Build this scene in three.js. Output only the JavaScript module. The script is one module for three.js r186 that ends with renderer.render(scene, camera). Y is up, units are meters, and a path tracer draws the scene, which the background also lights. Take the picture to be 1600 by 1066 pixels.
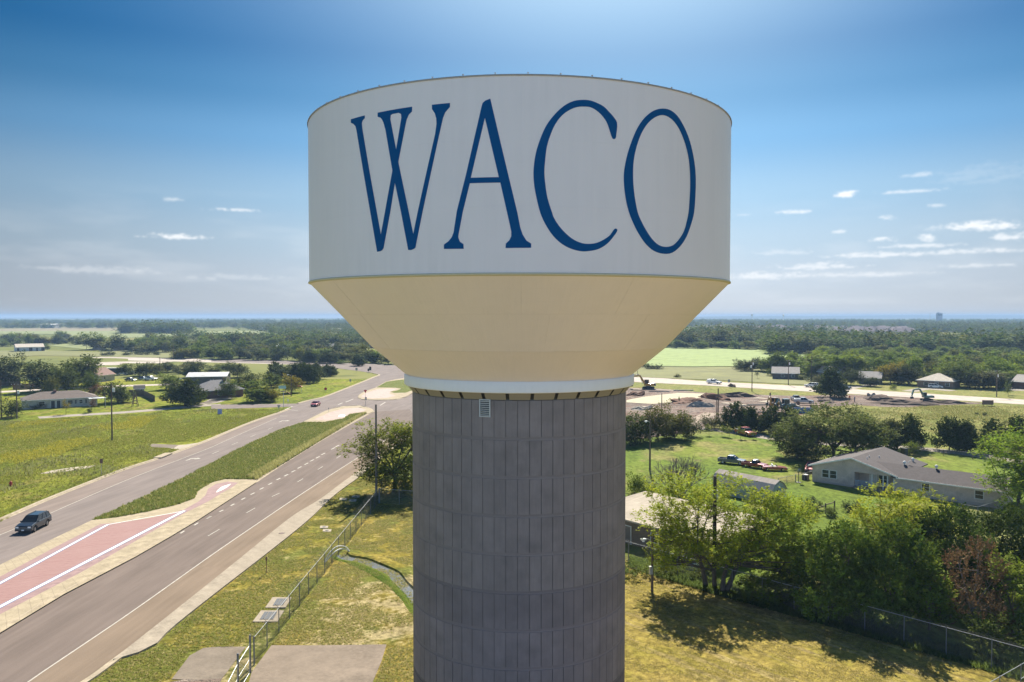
import * as THREE from 'three';
import { MarchingCubes } from 'three/addons/objects/MarchingCubes.js';
import { mergeGeometries } from 'three/addons/utils/BufferGeometryUtils.js';

// ---------------------------------------------------------------- camera, sky, sun, exposure
const scene = new THREE.Scene();
const EYE = 26, FOCAL = 1250, PITCH = Math.atan(39 / FOCAL);
const camera = new THREE.PerspectiveCamera(2 * Math.atan(533 / FOCAL) * 180 / Math.PI, 1600 / 1066, 0.5, 40000);
camera.position.set(0, EYE, 0);
camera.rotation.x = -PITCH;
const SUN_AZ = 7.5 * Math.PI / 180, SUN_EL = 41 * Math.PI / 180;   // right of straight ahead, above the horizon
const sunDir = new THREE.Vector3(Math.sin(SUN_AZ) * Math.cos(SUN_EL), Math.sin(SUN_EL), -Math.cos(SUN_AZ) * Math.cos(SUN_EL));
const sun = new THREE.DirectionalLight(new THREE.Color().setRGB(1.0, 0.925, 0.79), 5);
sun.position.copy(sunDir).multiplyScalar(400).add(new THREE.Vector3(0, 0, -100));
sun.target.position.set(0, 0, -100);
sun.castShadow = true;
sun.shadow.radius = 1;
sun.shadow.mapSize.set(4096, 4096);
Object.assign(sun.shadow.camera, { left: -300, right: 300, top: 300, bottom: -300, near: 1, far: 1200 });
scene.add(sun, sun.target);
const EXPOSURE = 2.12;
scene.fog = new THREE.FogExp2(new THREE.Color().setRGB(0.43, 0.66, 1.0), 0.00018);

// ---------------------------------------------------------------- random numbers and noise
function rngOf(seed) { let a = seed >>> 0; return () => { a = (a + 0x6D2B79F5) | 0; let t = Math.imul(a ^ (a >>> 15), 1 | a); t = (t + Math.imul(t ^ (t >>> 7), 61 | t)) ^ t; return ((t ^ (t >>> 14)) >>> 0) / 4294967296; }; }
const HASH = new Float32Array(65536); { const r = rngOf(77); for (let i = 0; i < 65536; i++) HASH[i] = r(); }
function vnoise(x, y, o = 0) {
  const ix = Math.floor(x), iy = Math.floor(y); let fx = x - ix, fy = y - iy;
  fx = fx * fx * (3 - 2 * fx); fy = fy * fy * (3 - 2 * fy);
  const a = ((ix & 255) | ((iy & 255) << 8)), k = o * 7919;
  const i1 = ((ix + 1) & 255) | ((iy & 255) << 8), i2 = (ix & 255) | (((iy + 1) & 255) << 8), i3 = ((ix + 1) & 255) | (((iy + 1) & 255) << 8);
  const p = HASH[(a + k) & 65535], q = HASH[(i1 + k) & 65535], r = HASH[(i2 + k) & 65535], s = HASH[(i3 + k) & 65535];
  return p + (q - p) * fx + (r - p) * fy + (p - q - r + s) * fx * fy;
}
function fbm(x, y, n = 4, o = 0) { let s = 0, a = 0.5, w = 0; for (let i = 0; i < n; i++) { s += a * vnoise(x, y, o + i); w += a; a *= 0.5; x = x * 2.03 + 17.1; y = y * 2.03 + 5.7; } return s / w; }
const clamp = THREE.MathUtils.clamp, lerp = THREE.MathUtils.lerp, smooth = THREE.MathUtils.smoothstep;
const mix3 = (a, b, t) => [lerp(a[0], b[0], t), lerp(a[1], b[1], t), lerp(a[2], b[2], t)];

// ---------------------------------------------------------------- sky: clear air, thin low cloud
{
  const W = 4096, H = 2048, data = new Float32Array(W * H * 4);
  const deg = Math.PI / 180, SKY = 0.70;
  const stops = [[-90, [0.40, 0.42, 0.40]], [0, [0.76, 0.80, 0.85]], [2.5, [0.66, 0.76, 0.87]], [5, [0.53, 0.69, 0.84]], [8, [0.37, 0.58, 0.79]], [12, [0.16, 0.385, 0.67]], [15, [0.065, 0.24, 0.49]], [18, [0.018, 0.15, 0.38]], [22, [0.018, 0.14, 0.36]], [30, [0.015, 0.10, 0.29]], [91, [0.025, 0.10, 0.26]]];
  // low wisps and small cumulus: azimuth (deg, right of ahead), elevation, half width, half height, strength
  const puffs = [[-22.8, 5.2, 2.2, 0.22, 0.85], [-19.2, 7.1, 1.8, 0.13, 0.6], [-23.0, 7.6, 0.7, 0.12, 0.45], [-27.5, 2.9, 4.5, 0.35, 0.25], [-19, 2.6, 3.5, 0.3, 0.2],
    [22.6, 7.95, 0.85, 0.26, 1], [19.2, 6.95, 1.1, 0.2, 0.8], [26.2, 7.9, 2.2, 0.13, 0.55], [27.0, 8.9, 1.2, 0.2, 0.4], [25.0, 6.3, 0.6, 0.2, 0.6], [24.9, 4.95, 1.1, 0.22, 0.8], [27.3, 4.9, 0.7, 0.32, 0.75],
    [30.3, 5.5, 2.9, 0.4, 0.9], [31.8, 4.8, 1.3, 0.3, 0.7], [27.0, 4.45, 2.6, 0.16, 0.6], [24.5, 3.95, 3.2, 0.22, 0.65], [29.5, 4.0, 3.4, 0.22, 0.55], [21.0, 3.3, 2.7, 0.3, 0.6], [17.5, 2.7, 3.2, 0.35, 0.55], [24.0, 2.7, 4.5, 0.2, 0.4], [30, 3.1, 2.5, 0.14, 0.4],
    [18.8, 4.3, 2.2, 0.25, 0.28], [22.2, 5.55, 0.5, 0.13, 0.6], [27.9, 6.9, 0.7, 0.14, 0.45], [16.2, 6.9, 0.6, 0.1, 0.35], [30.5, 8.6, 3, 0.8, 0.12]];
  for (let row = 0; row < H; row++) {
    const el = ((row + 0.5) / H - 0.5) * Math.PI, eld = el / deg, y = Math.sin(el), ce = Math.cos(el);
    let k = 1; while (eld > stops[k][0]) k++;
    const t = (eld - stops[k - 1][0]) / (stops[k][0] - stops[k - 1][0]);
    const base = mix3(stops[k - 1][1], stops[k][1], t * t * (3 - 2 * t) * 0.5 + t * 0.5);
    for (let col = 0; col < W; col++) {
      const r = ((col + 0.5) / W - 0.5) * 2 * Math.PI, x = Math.cos(r) * ce, z = Math.sin(r) * ce;
      const g = Math.acos(clamp(x * sunDir.x + y * sunDir.y + z * sunDir.z, -1, 1)) / deg;
      const glow = Math.exp(-g * g / 320) * 1.0, wide = 0.28 + 0.80 * Math.exp(-Math.pow(g / 43, 3)) + 1.05 * smooth(g, 60, 115);  // last term brightens the sky behind the camera, added fill for the shaded tank
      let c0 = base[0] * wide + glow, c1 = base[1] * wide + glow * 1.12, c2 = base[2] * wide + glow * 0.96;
      const az = Math.atan2(x, -z) / deg;
      if (eld > 0.8 && eld < 11 && Math.abs(az) < 48) {
        let a = 0;
        for (const [pa, pe, pw, ph, ps] of puffs) {
          const u = (az - pa) / pw, v = (eld - pe) / ph; if (Math.abs(u) > 1.6 || Math.abs(v) > 2.2) continue;
          const n = 0.62 * fbm(az * 1.7 + pa, eld * 7.5 + pe * 3, 5, 3) + 0.38 * fbm(az * 6.5 + pa, eld * 17, 4, 6), d = u * u + (v > 0 ? v * v : v * v * 1.8);
          a = 1 - (1 - a) * (1 - ps * Math.pow(smooth(n * 1.4 - d * 0.40, 0.24, 0.80), 1.2));
        }
        const veil = 0.10 * smooth(fbm(az * 0.22, eld * 1.1, 4, 9), 0.45, 0.8) * smooth(10 - eld, 0, 6);
        a = Math.min(1, a * 0.85 + veil);
        c0 = lerp(c0, 0.80, a); c1 = lerp(c1, 0.80, a); c2 = lerp(c2, 0.80, a);
      }
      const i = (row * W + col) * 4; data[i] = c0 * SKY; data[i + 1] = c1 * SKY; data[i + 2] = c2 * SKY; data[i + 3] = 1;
    }
  }
  const sky = new THREE.DataTexture(data, W, H, THREE.RGBAFormat, THREE.FloatType);
  sky.mapping = THREE.EquirectangularReflectionMapping; sky.magFilter = THREE.LinearFilter; sky.needsUpdate = true;
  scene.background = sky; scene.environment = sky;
}

// ---------------------------------------------------------------- places: the ground point (or the point at height h) seen at a pixel of the 1600 x 1066 photograph
const CP = Math.cos(PITCH), SP = Math.sin(PITCH);
function G(px, py, h = 0) {
  const u = (px - 800) / FOCAL, v = (533 - py) / FOCAL, dy = v * CP - SP, dz = v * SP + CP, t = (EYE - h) / -dy;
  return new THREE.Vector3(u * t, h, -dz * t);
}
const hTop = (p, py) => { const v = (533 - py) / FOCAL; return EYE + -p.z * (v * CP - SP) / (v * SP + CP); };   // height of what is seen at row py above ground point p

// ---------------------------------------------------------------- objects
const used = new Map();
function numbered(name) { const n = used.get(name) ?? 0; used.set(name, n + 1); return n ? `${name}_${String(n).padStart(3, '0')}` : name; }
function tag(o, label, category, group, kind) {
  if (label) o.userData.label = label; if (category) o.userData.category = category;
  if (group) o.userData.group = group; if (kind) o.userData.kind = kind; return o;
}
function thing(name, label, category, p = [0, 0, 0], turn = 0, group) {
  const o = new THREE.Group(); o.name = numbered(name); scene.add(o);
  if (p.isVector3) o.position.copy(p); else o.position.set(...p); o.rotation.y = turn;
  return tag(o, label, category, group);
}
function mesh(name, geo, mat, parent = scene) {
  const m = new THREE.Mesh(Array.isArray(geo) ? M(geo) : geo, mat); m.name = parent === scene ? numbered(name) : name;
  m.castShadow = m.receiveShadow = true; parent.add(m); return m;
}
function struct(name, geo, mat) { const m = mesh(name, geo, mat); m.userData.kind = 'structure'; return m; }
function copyOf(o, name, p, turn, label, group, scale) {
  const c = o.clone(); c.name = numbered(name); scene.add(c); c.position.copy(p); if (turn !== undefined) c.rotation.y = turn;
  c.userData = { ...o.userData }; if (label) c.userData.label = label; if (group) c.userData.group = group; if (scale) c.scale.set(...[].concat(scale, scale, scale).slice(0, 3));
  return c;
}
// geometry helpers; everything is unindexed with position, normal, uv
function flat(g) { g = g.index ? g.toNonIndexed() : g; for (const k of Object.keys(g.attributes)) if (!['position', 'normal', 'uv'].includes(k)) g.deleteAttribute(k); return g; }
function M(list) { list = list.filter(Boolean).map(flat); return list.length === 1 ? list[0] : mergeGeometries(list); }
function move(g, x = 0, y = 0, z = 0, ry = 0, rx = 0, rz = 0) {
  if (rx || rz) g.applyMatrix4(new THREE.Matrix4().makeRotationFromEuler(new THREE.Euler(rx, 0, rz))); if (ry) g.rotateY(ry); return g.translate(x, y, z);
}
function uvBox(g, s = 1) {      // uv in metres, by the axis each face looks along
  g = flat(g); const p = g.attributes.position, n = p.count, uv = new Float32Array(n * 2);
  for (let i = 0; i < n; i += 3) {
    const ax = p.getX(i + 1) - p.getX(i), ay = p.getY(i + 1) - p.getY(i), az = p.getZ(i + 1) - p.getZ(i), bx = p.getX(i + 2) - p.getX(i), by = p.getY(i + 2) - p.getY(i), bz = p.getZ(i + 2) - p.getZ(i);
    const nx = Math.abs(ay * bz - az * by), ny = Math.abs(az * bx - ax * bz), nz = Math.abs(ax * by - ay * bx);
    for (let k = i; k < i + 3; k++) {
      const [a, b] = ny >= nx && ny >= nz ? [p.getX(k), p.getZ(k)] : nx > nz ? [p.getZ(k), p.getY(k)] : [p.getX(k), p.getY(k)];
      uv[k * 2] = a * s; uv[k * 2 + 1] = b * s;
    }
  }
  g.setAttribute('uv', new THREE.BufferAttribute(uv, 2)); return g;
}
const box = (w, h, d, x = 0, y = 0, z = 0, ry = 0, rx = 0, rz = 0) => uvBox(move(new THREE.BoxGeometry(w, h, d), x, y, z, ry, rx, rz));
const cyl = (r0, r1, h, x = 0, y = 0, z = 0, n = 10, rx = 0, rz = 0, open = false) => move(flat(new THREE.CylinderGeometry(r1, r0, h, n, 1, open)), x, y, z, 0, rx, rz);
function rod(a, b, r0, r1 = r0, n = 6) {  // a tapered bar between two points
  a = new THREE.Vector3(...(a.isVector3 ? a.toArray() : a)); b = new THREE.Vector3(...(b.isVector3 ? b.toArray() : b));
  const d = b.clone().sub(a), g = new THREE.CylinderGeometry(r1, r0, d.length(), n, 1);
  g.applyQuaternion(new THREE.Quaternion().setFromUnitVectors(new THREE.Vector3(0, 1, 0), d.clone().normalize())); g.translate((a.x + b.x) / 2, (a.y + b.y) / 2, (a.z + b.z) / 2);
  return flat(g);
}
function bar(a, b, w, h) {   // a square bar between two points
  const va = new THREE.Vector3(...a), vb = new THREE.Vector3(...b), d = vb.clone().sub(va), g = new THREE.BoxGeometry(w, h, d.length());
  g.applyMatrix4(new THREE.Matrix4().lookAt(vb, va, new THREE.Vector3(0, 1, 0))); g.translate((a[0] + b[0]) / 2, (a[1] + b[1]) / 2, (a[2] + b[2]) / 2);
  return uvBox(g);
}
const tube = (pts, r, n = 24, s = 5) => flat(new THREE.TubeGeometry(new THREE.CatmullRomCurve3(pts.map((p) => p.isVector3 ? p : new THREE.Vector3(...p))), n, r, s));
function faces(tris) {   // triangles or quads given as lists of [x,y,z], counter-clockwise from outside
  const out = []; for (const f of tris) for (let i = 1; i + 1 < f.length; i++) out.push(...f[0], ...f[i], ...f[i + 1]);
  const g = new THREE.BufferGeometry(); g.setAttribute('position', new THREE.Float32BufferAttribute(out, 3)); g.computeVertexNormals(); return uvBox(g);
}
// flat polygon on the ground, uv in metres, cut fine enough (edge) to follow height(x, z)
function plot(pts, y = 0, edge = 0, height) {
  const v2 = pts.map((p) => new THREE.Vector2(p.x, p.z));
  if (THREE.ShapeUtils.isClockWise(v2)) v2.reverse();
  let tri = THREE.ShapeUtils.triangulateShape(v2, []).map((t) => t.map((i) => [v2[i].x, v2[i].y]));
  if (edge) {
    for (let pass = 0; pass < 12; pass++) {
      let again = false; const next = [];
      for (const [a, b, c] of tri) {
        const l = [Math.hypot(a[0] - b[0], a[1] - b[1]), Math.hypot(b[0] - c[0], b[1] - c[1]), Math.hypot(c[0] - a[0], c[1] - a[1])], m = Math.max(...l);
        if (m <= edge) { next.push([a, b, c]); continue; }
        again = true; const k = l.indexOf(m), T = [a, b, c], p = T[k], q = T[(k + 1) % 3], r = T[(k + 2) % 3], h = [(p[0] + q[0]) / 2, (p[1] + q[1]) / 2];
        next.push([p, h, r], [h, q, r]);
      }
      tri = next; if (!again) break;
    }
  }
  const pos = new Float32Array(tri.length * 9), uv = new Float32Array(tri.length * 6); let i = 0, j = 0;
  for (const t of tri) for (const k of [0, 2, 1]) { const [x, z] = t[k]; pos[i++] = x; pos[i++] = y + (height ? height(x, z) : 0); pos[i++] = z; uv[j++] = x; uv[j++] = -z; }
  const g = new THREE.BufferGeometry(); g.setAttribute('position', new THREE.BufferAttribute(pos, 3)); g.setAttribute('uv', new THREE.BufferAttribute(uv, 2)); g.computeVertexNormals(); return g;
}
// ribbon along a ground line: profile points [offset to the right, height]
function along(pts, prof, closed = false) {
  const n = pts.length, rows = [];
  for (let i = 0; i < n; i++) {
    const a = pts[closed ? (i + n - 1) % n : Math.max(0, i - 1)], b = pts[closed ? (i + 1) % n : Math.min(n - 1, i + 1)];
    const dx = b.x - a.x, dz = b.z - a.z, l = Math.hypot(dx, dz) || 1, rx = -dz / l, rz = dx / l;
    rows.push(prof.map(([o, h]) => [pts[i].x + rx * o, h, pts[i].z + rz * o]));
  }
  const f = [];
  for (let i = 0; i < (closed ? n : n - 1); i++) for (let k = 0; k + 1 < prof.length; k++) { const A = rows[i], B = rows[(i + 1) % n]; f.push([A[k], A[k + 1], B[k + 1], B[k]]); }
  return faces(f);
}
const smoothLine = (pts, n) => new THREE.CatmullRomCurve3(pts.map((p) => new THREE.Vector3(p.x, 0, p.z)), false, 'centripetal').getSpacedPoints(n);
const L = (...px) => px.map(([x, y]) => G(x, y));      // a line or outline read off the photograph, on the ground

// ---------------------------------------------------------------- materials
const enc = (c) => { c = clamp(c, 0, 1); return Math.round(255 * (c <= 0.0031308 ? c * 12.92 : 1.055 * Math.pow(c, 1 / 2.4) - 0.055)); };
function tex(w, h, fn, wrap = true) {        // fn(column, row) gives a linear colour
  const d = new Uint8Array(w * h * 4); let i = 0;
  for (let y = 0; y < h; y++) for (let x = 0; x < w; x++) { const c = fn(x, y); d[i++] = enc(c[0]); d[i++] = enc(c[1]); d[i++] = enc(c[2]); d[i++] = 255; }
  const t = new THREE.DataTexture(d, w, h); t.colorSpace = THREE.SRGBColorSpace; t.magFilter = THREE.LinearFilter; t.needsUpdate = true;
  if (wrap) t.wrapS = t.wrapT = THREE.RepeatWrapping; return t;
}
function grey(w, h, fn) {                    // values 0..1 for bump and alpha
  const d = new Uint8Array(w * h * 4); let i = 0;
  for (let y = 0; y < h; y++) for (let x = 0; x < w; x++) { const c = clamp(Math.round(fn(x, y) * 255), 0, 255); d[i++] = c; d[i++] = c; d[i++] = c; d[i++] = 255; }
  const t = new THREE.DataTexture(d, w, h); t.magFilter = THREE.LinearFilter; t.wrapS = t.wrapT = THREE.RepeatWrapping; t.needsUpdate = true; return t;
}
const mapOf = (x0, x1, d0, d1, w, h, fn) => {   // a ground colour map over a stretch of land, d metres ahead
  const t = tex(w, h, (i, j) => fn(lerp(x0, x1, (i + 0.5) / w), lerp(d0, d1, (j + 0.5) / h)), false);
  t.repeat.set(1 / (x1 - x0), 1 / (d1 - d0)); t.offset.set(-x0 / (x1 - x0), -d0 / (d1 - d0)); return t;
};
const dull = (c, more = {}) => new THREE.MeshPhysicalMaterial({ color: lin(...c), roughness: 1, specularIntensity: 0.25, ...more });
const again = (t, sx, sy = sx, rot = 0) => { const c = t.clone(); c.repeat.set(1 / sx, 1 / sy); c.rotation = rot; c.needsUpdate = true; return c; };
const lin = (r, g, b) => new THREE.Color().setRGB(r, g, b);
const std = (c, roughness = 0.85, more = {}) => new THREE.MeshStandardMaterial({ color: Array.isArray(c) ? lin(...c) : c, roughness, ...more });
const wrapN = (u, v, n, per, o) => {           // noise that tiles: blends four shifted copies
  const fx = u / per, fy = v / per, f = (a, b) => fbm(a, b, n, o);
  return f(u, v) * (1 - fx) * (1 - fy) + f(u - per, v) * fx * (1 - fy) + f(u, v - per) * (1 - fx) * fy + f(u - per, v - per) * fx * fy;
};
const spread = (n, k = 2) => clamp((n - 0.5) * k + 0.5, 0, 1);

const bumpGrass = grey(512, 512, (x, y) => spread(wrapN(x / 7, y / 7, 3, 512 / 7, 1), 1.6) * 0.6 + 0.4 * HASH[(x * 31 + y * 517) & 65535]);
const bumpGrain = grey(512, 512, (x, y) => spread(wrapN(x / 12, y / 12, 4, 512 / 12, 4), 1.5) * 0.6 + 0.4 * HASH[(x * 131 + y * 917) & 65535]);
const GREEN = [0.105, 0.145, 0.026], LIME = [0.17, 0.215, 0.035], OLIVE = [0.18, 0.165, 0.042], STRAW = [0.37, 0.30, 0.155], DIRT = [0.33, 0.26, 0.175], DARKG = [0.055, 0.085, 0.02];
const speck = (x, d, s, o) => HASH[((Math.floor(x / s) * 73856093) ^ (Math.floor(d / s) * 19349663) ^ (o * 83492791)) & 65535];
function nearLand(x, d) {
  const fine = fbm(x / 0.34, d / 0.34, 3, 21), mid = fbm(x / 1.7, d / 1.7, 4, 31), big = fbm(x / 9, d / 9, 3, 41);
  let c;
  if (x > 2 && d > 83.6 - (x - 12.3) * 1.108 + 0.6) return rightLand(x, d);
  if (x > 2) {                       // mown dry lawn right of the tower, with raked lines of cut grass
    const a = x * 0.66 - d * -0.0 - d * 0.0, across = x * 0.75 + d * 0.66, along_ = x * 0.66 - d * 0.75;
    const rows = fbm(across / 0.75 + 0.4 * mid, along_ / 9, 3, 51), rows2 = fbm(across / 0.28, along_ / 2.6, 3, 57);
    c = mix3([0.28, 0.225, 0.045], [0.35, 0.265, 0.075], spread(big, 1.8));
    c = mix3(c, [0.22, 0.195, 0.03], 0.55 * smooth(mid, 0.46, 0.7));
    c = mix3(c, [0.44, 0.34, 0.16], 0.55 * smooth(rows * 0.62 + rows2 * 0.38 + 0.12 * (big - 0.5), 0.55, 0.7));
    c = mix3(c, [0.13, 0.105, 0.045], 0.4 * smooth(rows2, 0.56, 0.74));
  } else {
    const inside = x > -19;
    c = inside ? mix3([0.225, 0.19, 0.026], [0.29, 0.22, 0.05], spread(big, 2)) : mix3([0.19, 0.175, 0.022], [0.28, 0.22, 0.05], spread(big * 0.6 + mid * 0.4, 2.2));
    c = mix3(c, [0.125, 0.15, 0.028], 0.8 * smooth(fbm(x / 4, d / 4, 3, 61), 0.5, 0.68));
    // worn, bare patches
    const bare = Math.max(smooth(9 - Math.hypot((x + 12) * 1.0, (d - 69) * 0.55), 0, 6), inside ? 0 : smooth(61 - d, -4, 6) * smooth(x, -29, -20) * 0.9, inside ? 0 : smooth(58 - d, 0, 5), 0);
    c = mix3(c, STRAW, smooth(bare * 0.42 + mid * 0.55 + fine * 0.32, 0.66, 0.9) * 0.9);
    c = mix3(c, STRAW, 0.55 * smooth(fine * 0.5 + mid * 0.5, 0.6, 0.75));
  }
  const f = 0.62 + 0.76 * spread(fine, 1.8), s = 0.82 + 0.36 * speck(x, d, 0.06, 3);
  return [c[0] * f * s, c[1] * f * s, c[2] * f * s];
}
function fieldLand(x, d) {            // rough meadow left of the road, with yellow weeds
  const fine = fbm(x / 0.6, d / 1.0, 3, 22), mid = fbm(x / 5, d / 9, 4, 32), big = fbm(x / 26, d / 44, 3, 42);
  let c = mix3([0.165, 0.20, 0.018], [0.235, 0.24, 0.03], spread(big, 2.4));
  c = mix3(c, [0.11, 0.14, 0.014], 0.75 * smooth(mid, 0.48, 0.66));
  c = mix3(c, [0.26, 0.215, 0.06], 0.6 * smooth(fbm(x / 3, d / 5, 4, 72), 0.56, 0.72));
  const weeds = smooth(fbm(x / 13 + 4, d / 22, 3, 82), 0.52, 0.68);
  c = mix3(c, [0.27, 0.25, 0.02], weeds * 0.32 * smooth(fine, 0.45, 0.7));
  const f = 0.66 + 0.68 * spread(fine, 1.8);
  return [c[0] * f, c[1] * f, c[2] * f];
}
function rightLand(x, d) {            // lawns and paddocks on the right
  const fine = fbm(x / 0.5, d / 0.8, 3, 23), mid = fbm(x / 4, d / 6, 4, 33), big = fbm(x / 18, d / 26, 3, 43);
  let c = mix3([0.105, 0.165, 0.022], [0.17, 0.205, 0.034], spread(big, 2.2));
  c = mix3(c, [0.26, 0.22, 0.09], 0.65 * smooth(mid * 0.7 + big * 0.3, 0.53, 0.68));
  c = mix3(c, [0.10, 0.15, 0.024], 0.5 * smooth(fbm(x / 9, d / 14, 3, 63), 0.5, 0.66));
  if (d > 168) c = mix3(c, mix3([0.24, 0.22, 0.075], [0.17, 0.19, 0.05], spread(mid, 2)), smooth(d, 168, 182));
  const f = 0.72 + 0.56 * spread(fine, 1.8);
  return [c[0] * f, c[1] * f, c[2] * f];
}
const landMat = (map, b = 0.05, s = 3) => new THREE.MeshPhysicalMaterial({ map, roughness: 1, specularIntensity: 0.15, bumpMap: again(bumpGrass, s), bumpScale: b });
const m_near = landMat(mapOf(-50, 50, 44, 126, 2048, 1680, nearLand), 0.07);
const m_field = landMat(mapOf(-280, -20, 70, 330, 2048, 1536, fieldLand), 0.12, 5);
const m_right = landMat(mapOf(0, 200, 70, 330, 2048, 1536, rightLand), 0.06, 5);
const m_far = new THREE.MeshPhysicalMaterial({ roughness: 1, specularIntensity: 0.15, map: again(tex(1024, 1024, (x, y) => {
  const a = wrapN(x / 90, y / 90, 4, 1024 / 90, 11), b = wrapN(x / 14, y / 14, 4, 1024 / 14, 12);
  let c = mix3([0.125, 0.15, 0.036], [0.23, 0.22, 0.072], spread(a, 2.6)); c = mix3(c, [0.07, 0.095, 0.028], smooth(b, 0.5, 0.7) * 0.7);
  return c;
}), 900) });
const m_median = landMat(again(tex(512, 512, (x, y) => {
  const a = wrapN(x / 60, y / 60, 4, 512 / 60, 13), b = wrapN(x / 5, y / 5, 3, 512 / 5, 14);
  const c = mix3(mix3([0.10, 0.14, 0.028], [0.17, 0.175, 0.045], spread(a, 2.2)), [0.30, 0.27, 0.13], 0.4 * smooth(b, 0.55, 0.75)); const f = 0.7 + 0.6 * spread(b, 1.8);
  return [c[0] * f, c[1] * f, c[2] * f];
}), 22), 0.1);
// asphalt: weathered grey with streaks that run along the carriageway
const asphaltTex = tex(1024, 1024, (x, y) => {
  const streak = wrapN(x / 26, y / 160, 4, 1024 / 26, 15), blot = wrapN(x / 130, y / 130, 4, 1024 / 130, 16), g = HASH[(x * 97 + y * 1013) & 65535];
  const v = 0.86 + 0.20 * spread(streak, 2) + 0.16 * (spread(blot, 2) - 0.5) + 0.16 * (g - 0.5); return [v * 0.86, v * 0.86, v * 0.86];
});
const road = (c, rot) => dull(c, { map: again(asphaltTex, 15, 40, rot), bumpMap: again(bumpGrain, 1.5), bumpScale: 0.006 });
const m_asphalt = road([0.205, 0.163, 0.141], -0.06), m_asphalt2 = road([0.245, 0.205, 0.188], -0.13), m_shoulder = road([0.25, 0.19, 0.14], -0.06), m_shoulder2 = road([0.265, 0.213, 0.185], -0.13);
const m_highway = dull([0.56, 0.49, 0.43], { map: again(asphaltTex, 40, 14), bumpMap: again(bumpGrain, 2), bumpScale: 0.005 });
const blotTex = tex(1024, 1024, (x, y) => {
  const a = wrapN(x / 150, y / 150, 5, 1024 / 150, 17), b = wrapN(x / 20, y / 20, 4, 1024 / 20, 18), g = HASH[(x * 57 + y * 1511) & 65535];
  const v = 0.80 + 0.30 * (spread(a, 2.2) - 0.5) + 0.22 * (spread(b, 2) - 0.5) + 0.08 * (g - 0.5); return [v, v * 0.985, v * 0.955];
});
const concrete = (c, s = 9, more = {}) => dull(c, { map: again(blotTex, s), bumpMap: again(bumpGrain, 1.2), bumpScale: 0.004, ...more });
const m_kerb = concrete([0.48, 0.41, 0.31], 5), m_walk = concrete([0.41, 0.355, 0.285], 6), m_border = concrete([0.46, 0.39, 0.28], 6), m_pad = concrete([0.28, 0.23, 0.185], 11), m_pad2 = concrete([0.255, 0.215, 0.175], 7), m_slabwhite = concrete([0.50, 0.44, 0.36], 8);
const m_brick = std([0.53, 0.46, 0.47], 0.85, { map: again(tex(1024, 1024, (x, y) => {         // brick pavers in straight courses, bleached in places
  const row = Math.floor(y / 16), off = (row & 1) * 32, k = HASH[(Math.floor((x + off) / 64) * 131 + row * 997) & 65535], joint = y % 16 < 2 || (x + off) % 64 < 2;
  const blot = wrapN(x / 120, y / 60, 4, 1024 / 120, 19), b2 = wrapN(x / 220, y / 8, 3, 1024 / 220, 20);
  let c = mix3([0.44, 0.235, 0.205], [0.55, 0.33, 0.30], k * 0.6 + 0.4 * spread(blot, 2)); c = mix3(c, [0.62, 0.45, 0.40], 0.6 * smooth(b2 * 0.55 + blot * 0.45, 0.5, 0.68)); if (joint) c = mix3(c, [0.36, 0.27, 0.24], 0.6);
  return c;
}), 4.8, 4.8, 0.5) });
const m_mauve = std([0.33, 0.21, 0.21], 0.85, { map: again(blotTex, 4) }), m_paleBrick = std([0.44, 0.33, 0.295], 0.85, { map: again(blotTex, 6) });
const m_white = std([0.78, 0.77, 0.73], 0.7), m_paint = std([0.50, 0.47, 0.42], 0.8, { map: again(blotTex, 3) }), m_yellow = std([0.62, 0.42, 0.06], 0.7), m_bluePaint = std([0.12, 0.16, 0.30], 0.7);
const m_dirt = std([1, 1, 1], 0.95, { map: again(tex(1024, 1024, (x, y) => {
  const a = wrapN(x / 100, y / 100, 5, 1024 / 100, 24), b = wrapN(x / 16, y / 16, 4, 1024 / 16, 25);
  const s = wrapN(x / 70, y / 14, 4, 1024 / 70, 39); let c = mix3([0.105, 0.066, 0.05], [0.25, 0.185, 0.142], spread(a * 0.6 + b * 0.4, 2.8)); c = mix3(c, [0.22, 0.105, 0.065], 0.7 * smooth(s, 0.5, 0.66)); c = mix3(c, [0.40, 0.33, 0.27], 0.5 * smooth(1 - s, 0.56, 0.7)); return mix3(c, [0.05, 0.034, 0.028], 0.85 * smooth(b, 0.54, 0.68));
}), 46), bumpMap: again(bumpGrass, 14), bumpScale: 0.35 });
const m_gravel = std([0.36, 0.315, 0.265], 0.95, { map: again(blotTex, 7), bumpMap: again(bumpGrain, 1), bumpScale: 0.03 });
const m_steel = std([0.42, 0.43, 0.44], 0.42, { metalness: 0.85 }), m_galv = std([0.50, 0.52, 0.53], 0.5, { metalness: 0.7 }), m_dark = std([0.03, 0.03, 0.032], 0.6), m_black = std([0.012, 0.012, 0.013], 0.5), m_rubber = std([0.02, 0.02, 0.02], 0.9);
const m_glass = new THREE.MeshPhysicalMaterial({ color: lin(0.02, 0.025, 0.03), roughness: 0.06, specularIntensity: 1, ior: 1.5 });
const m_chrome = std([0.55, 0.55, 0.55], 0.18, { metalness: 1 }), m_wood = std([0.115, 0.082, 0.058], 0.9), m_woodRed = std([0.16, 0.085, 0.055], 0.85), m_woodGrey = std([0.20, 0.165, 0.135], 0.9);

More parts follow.
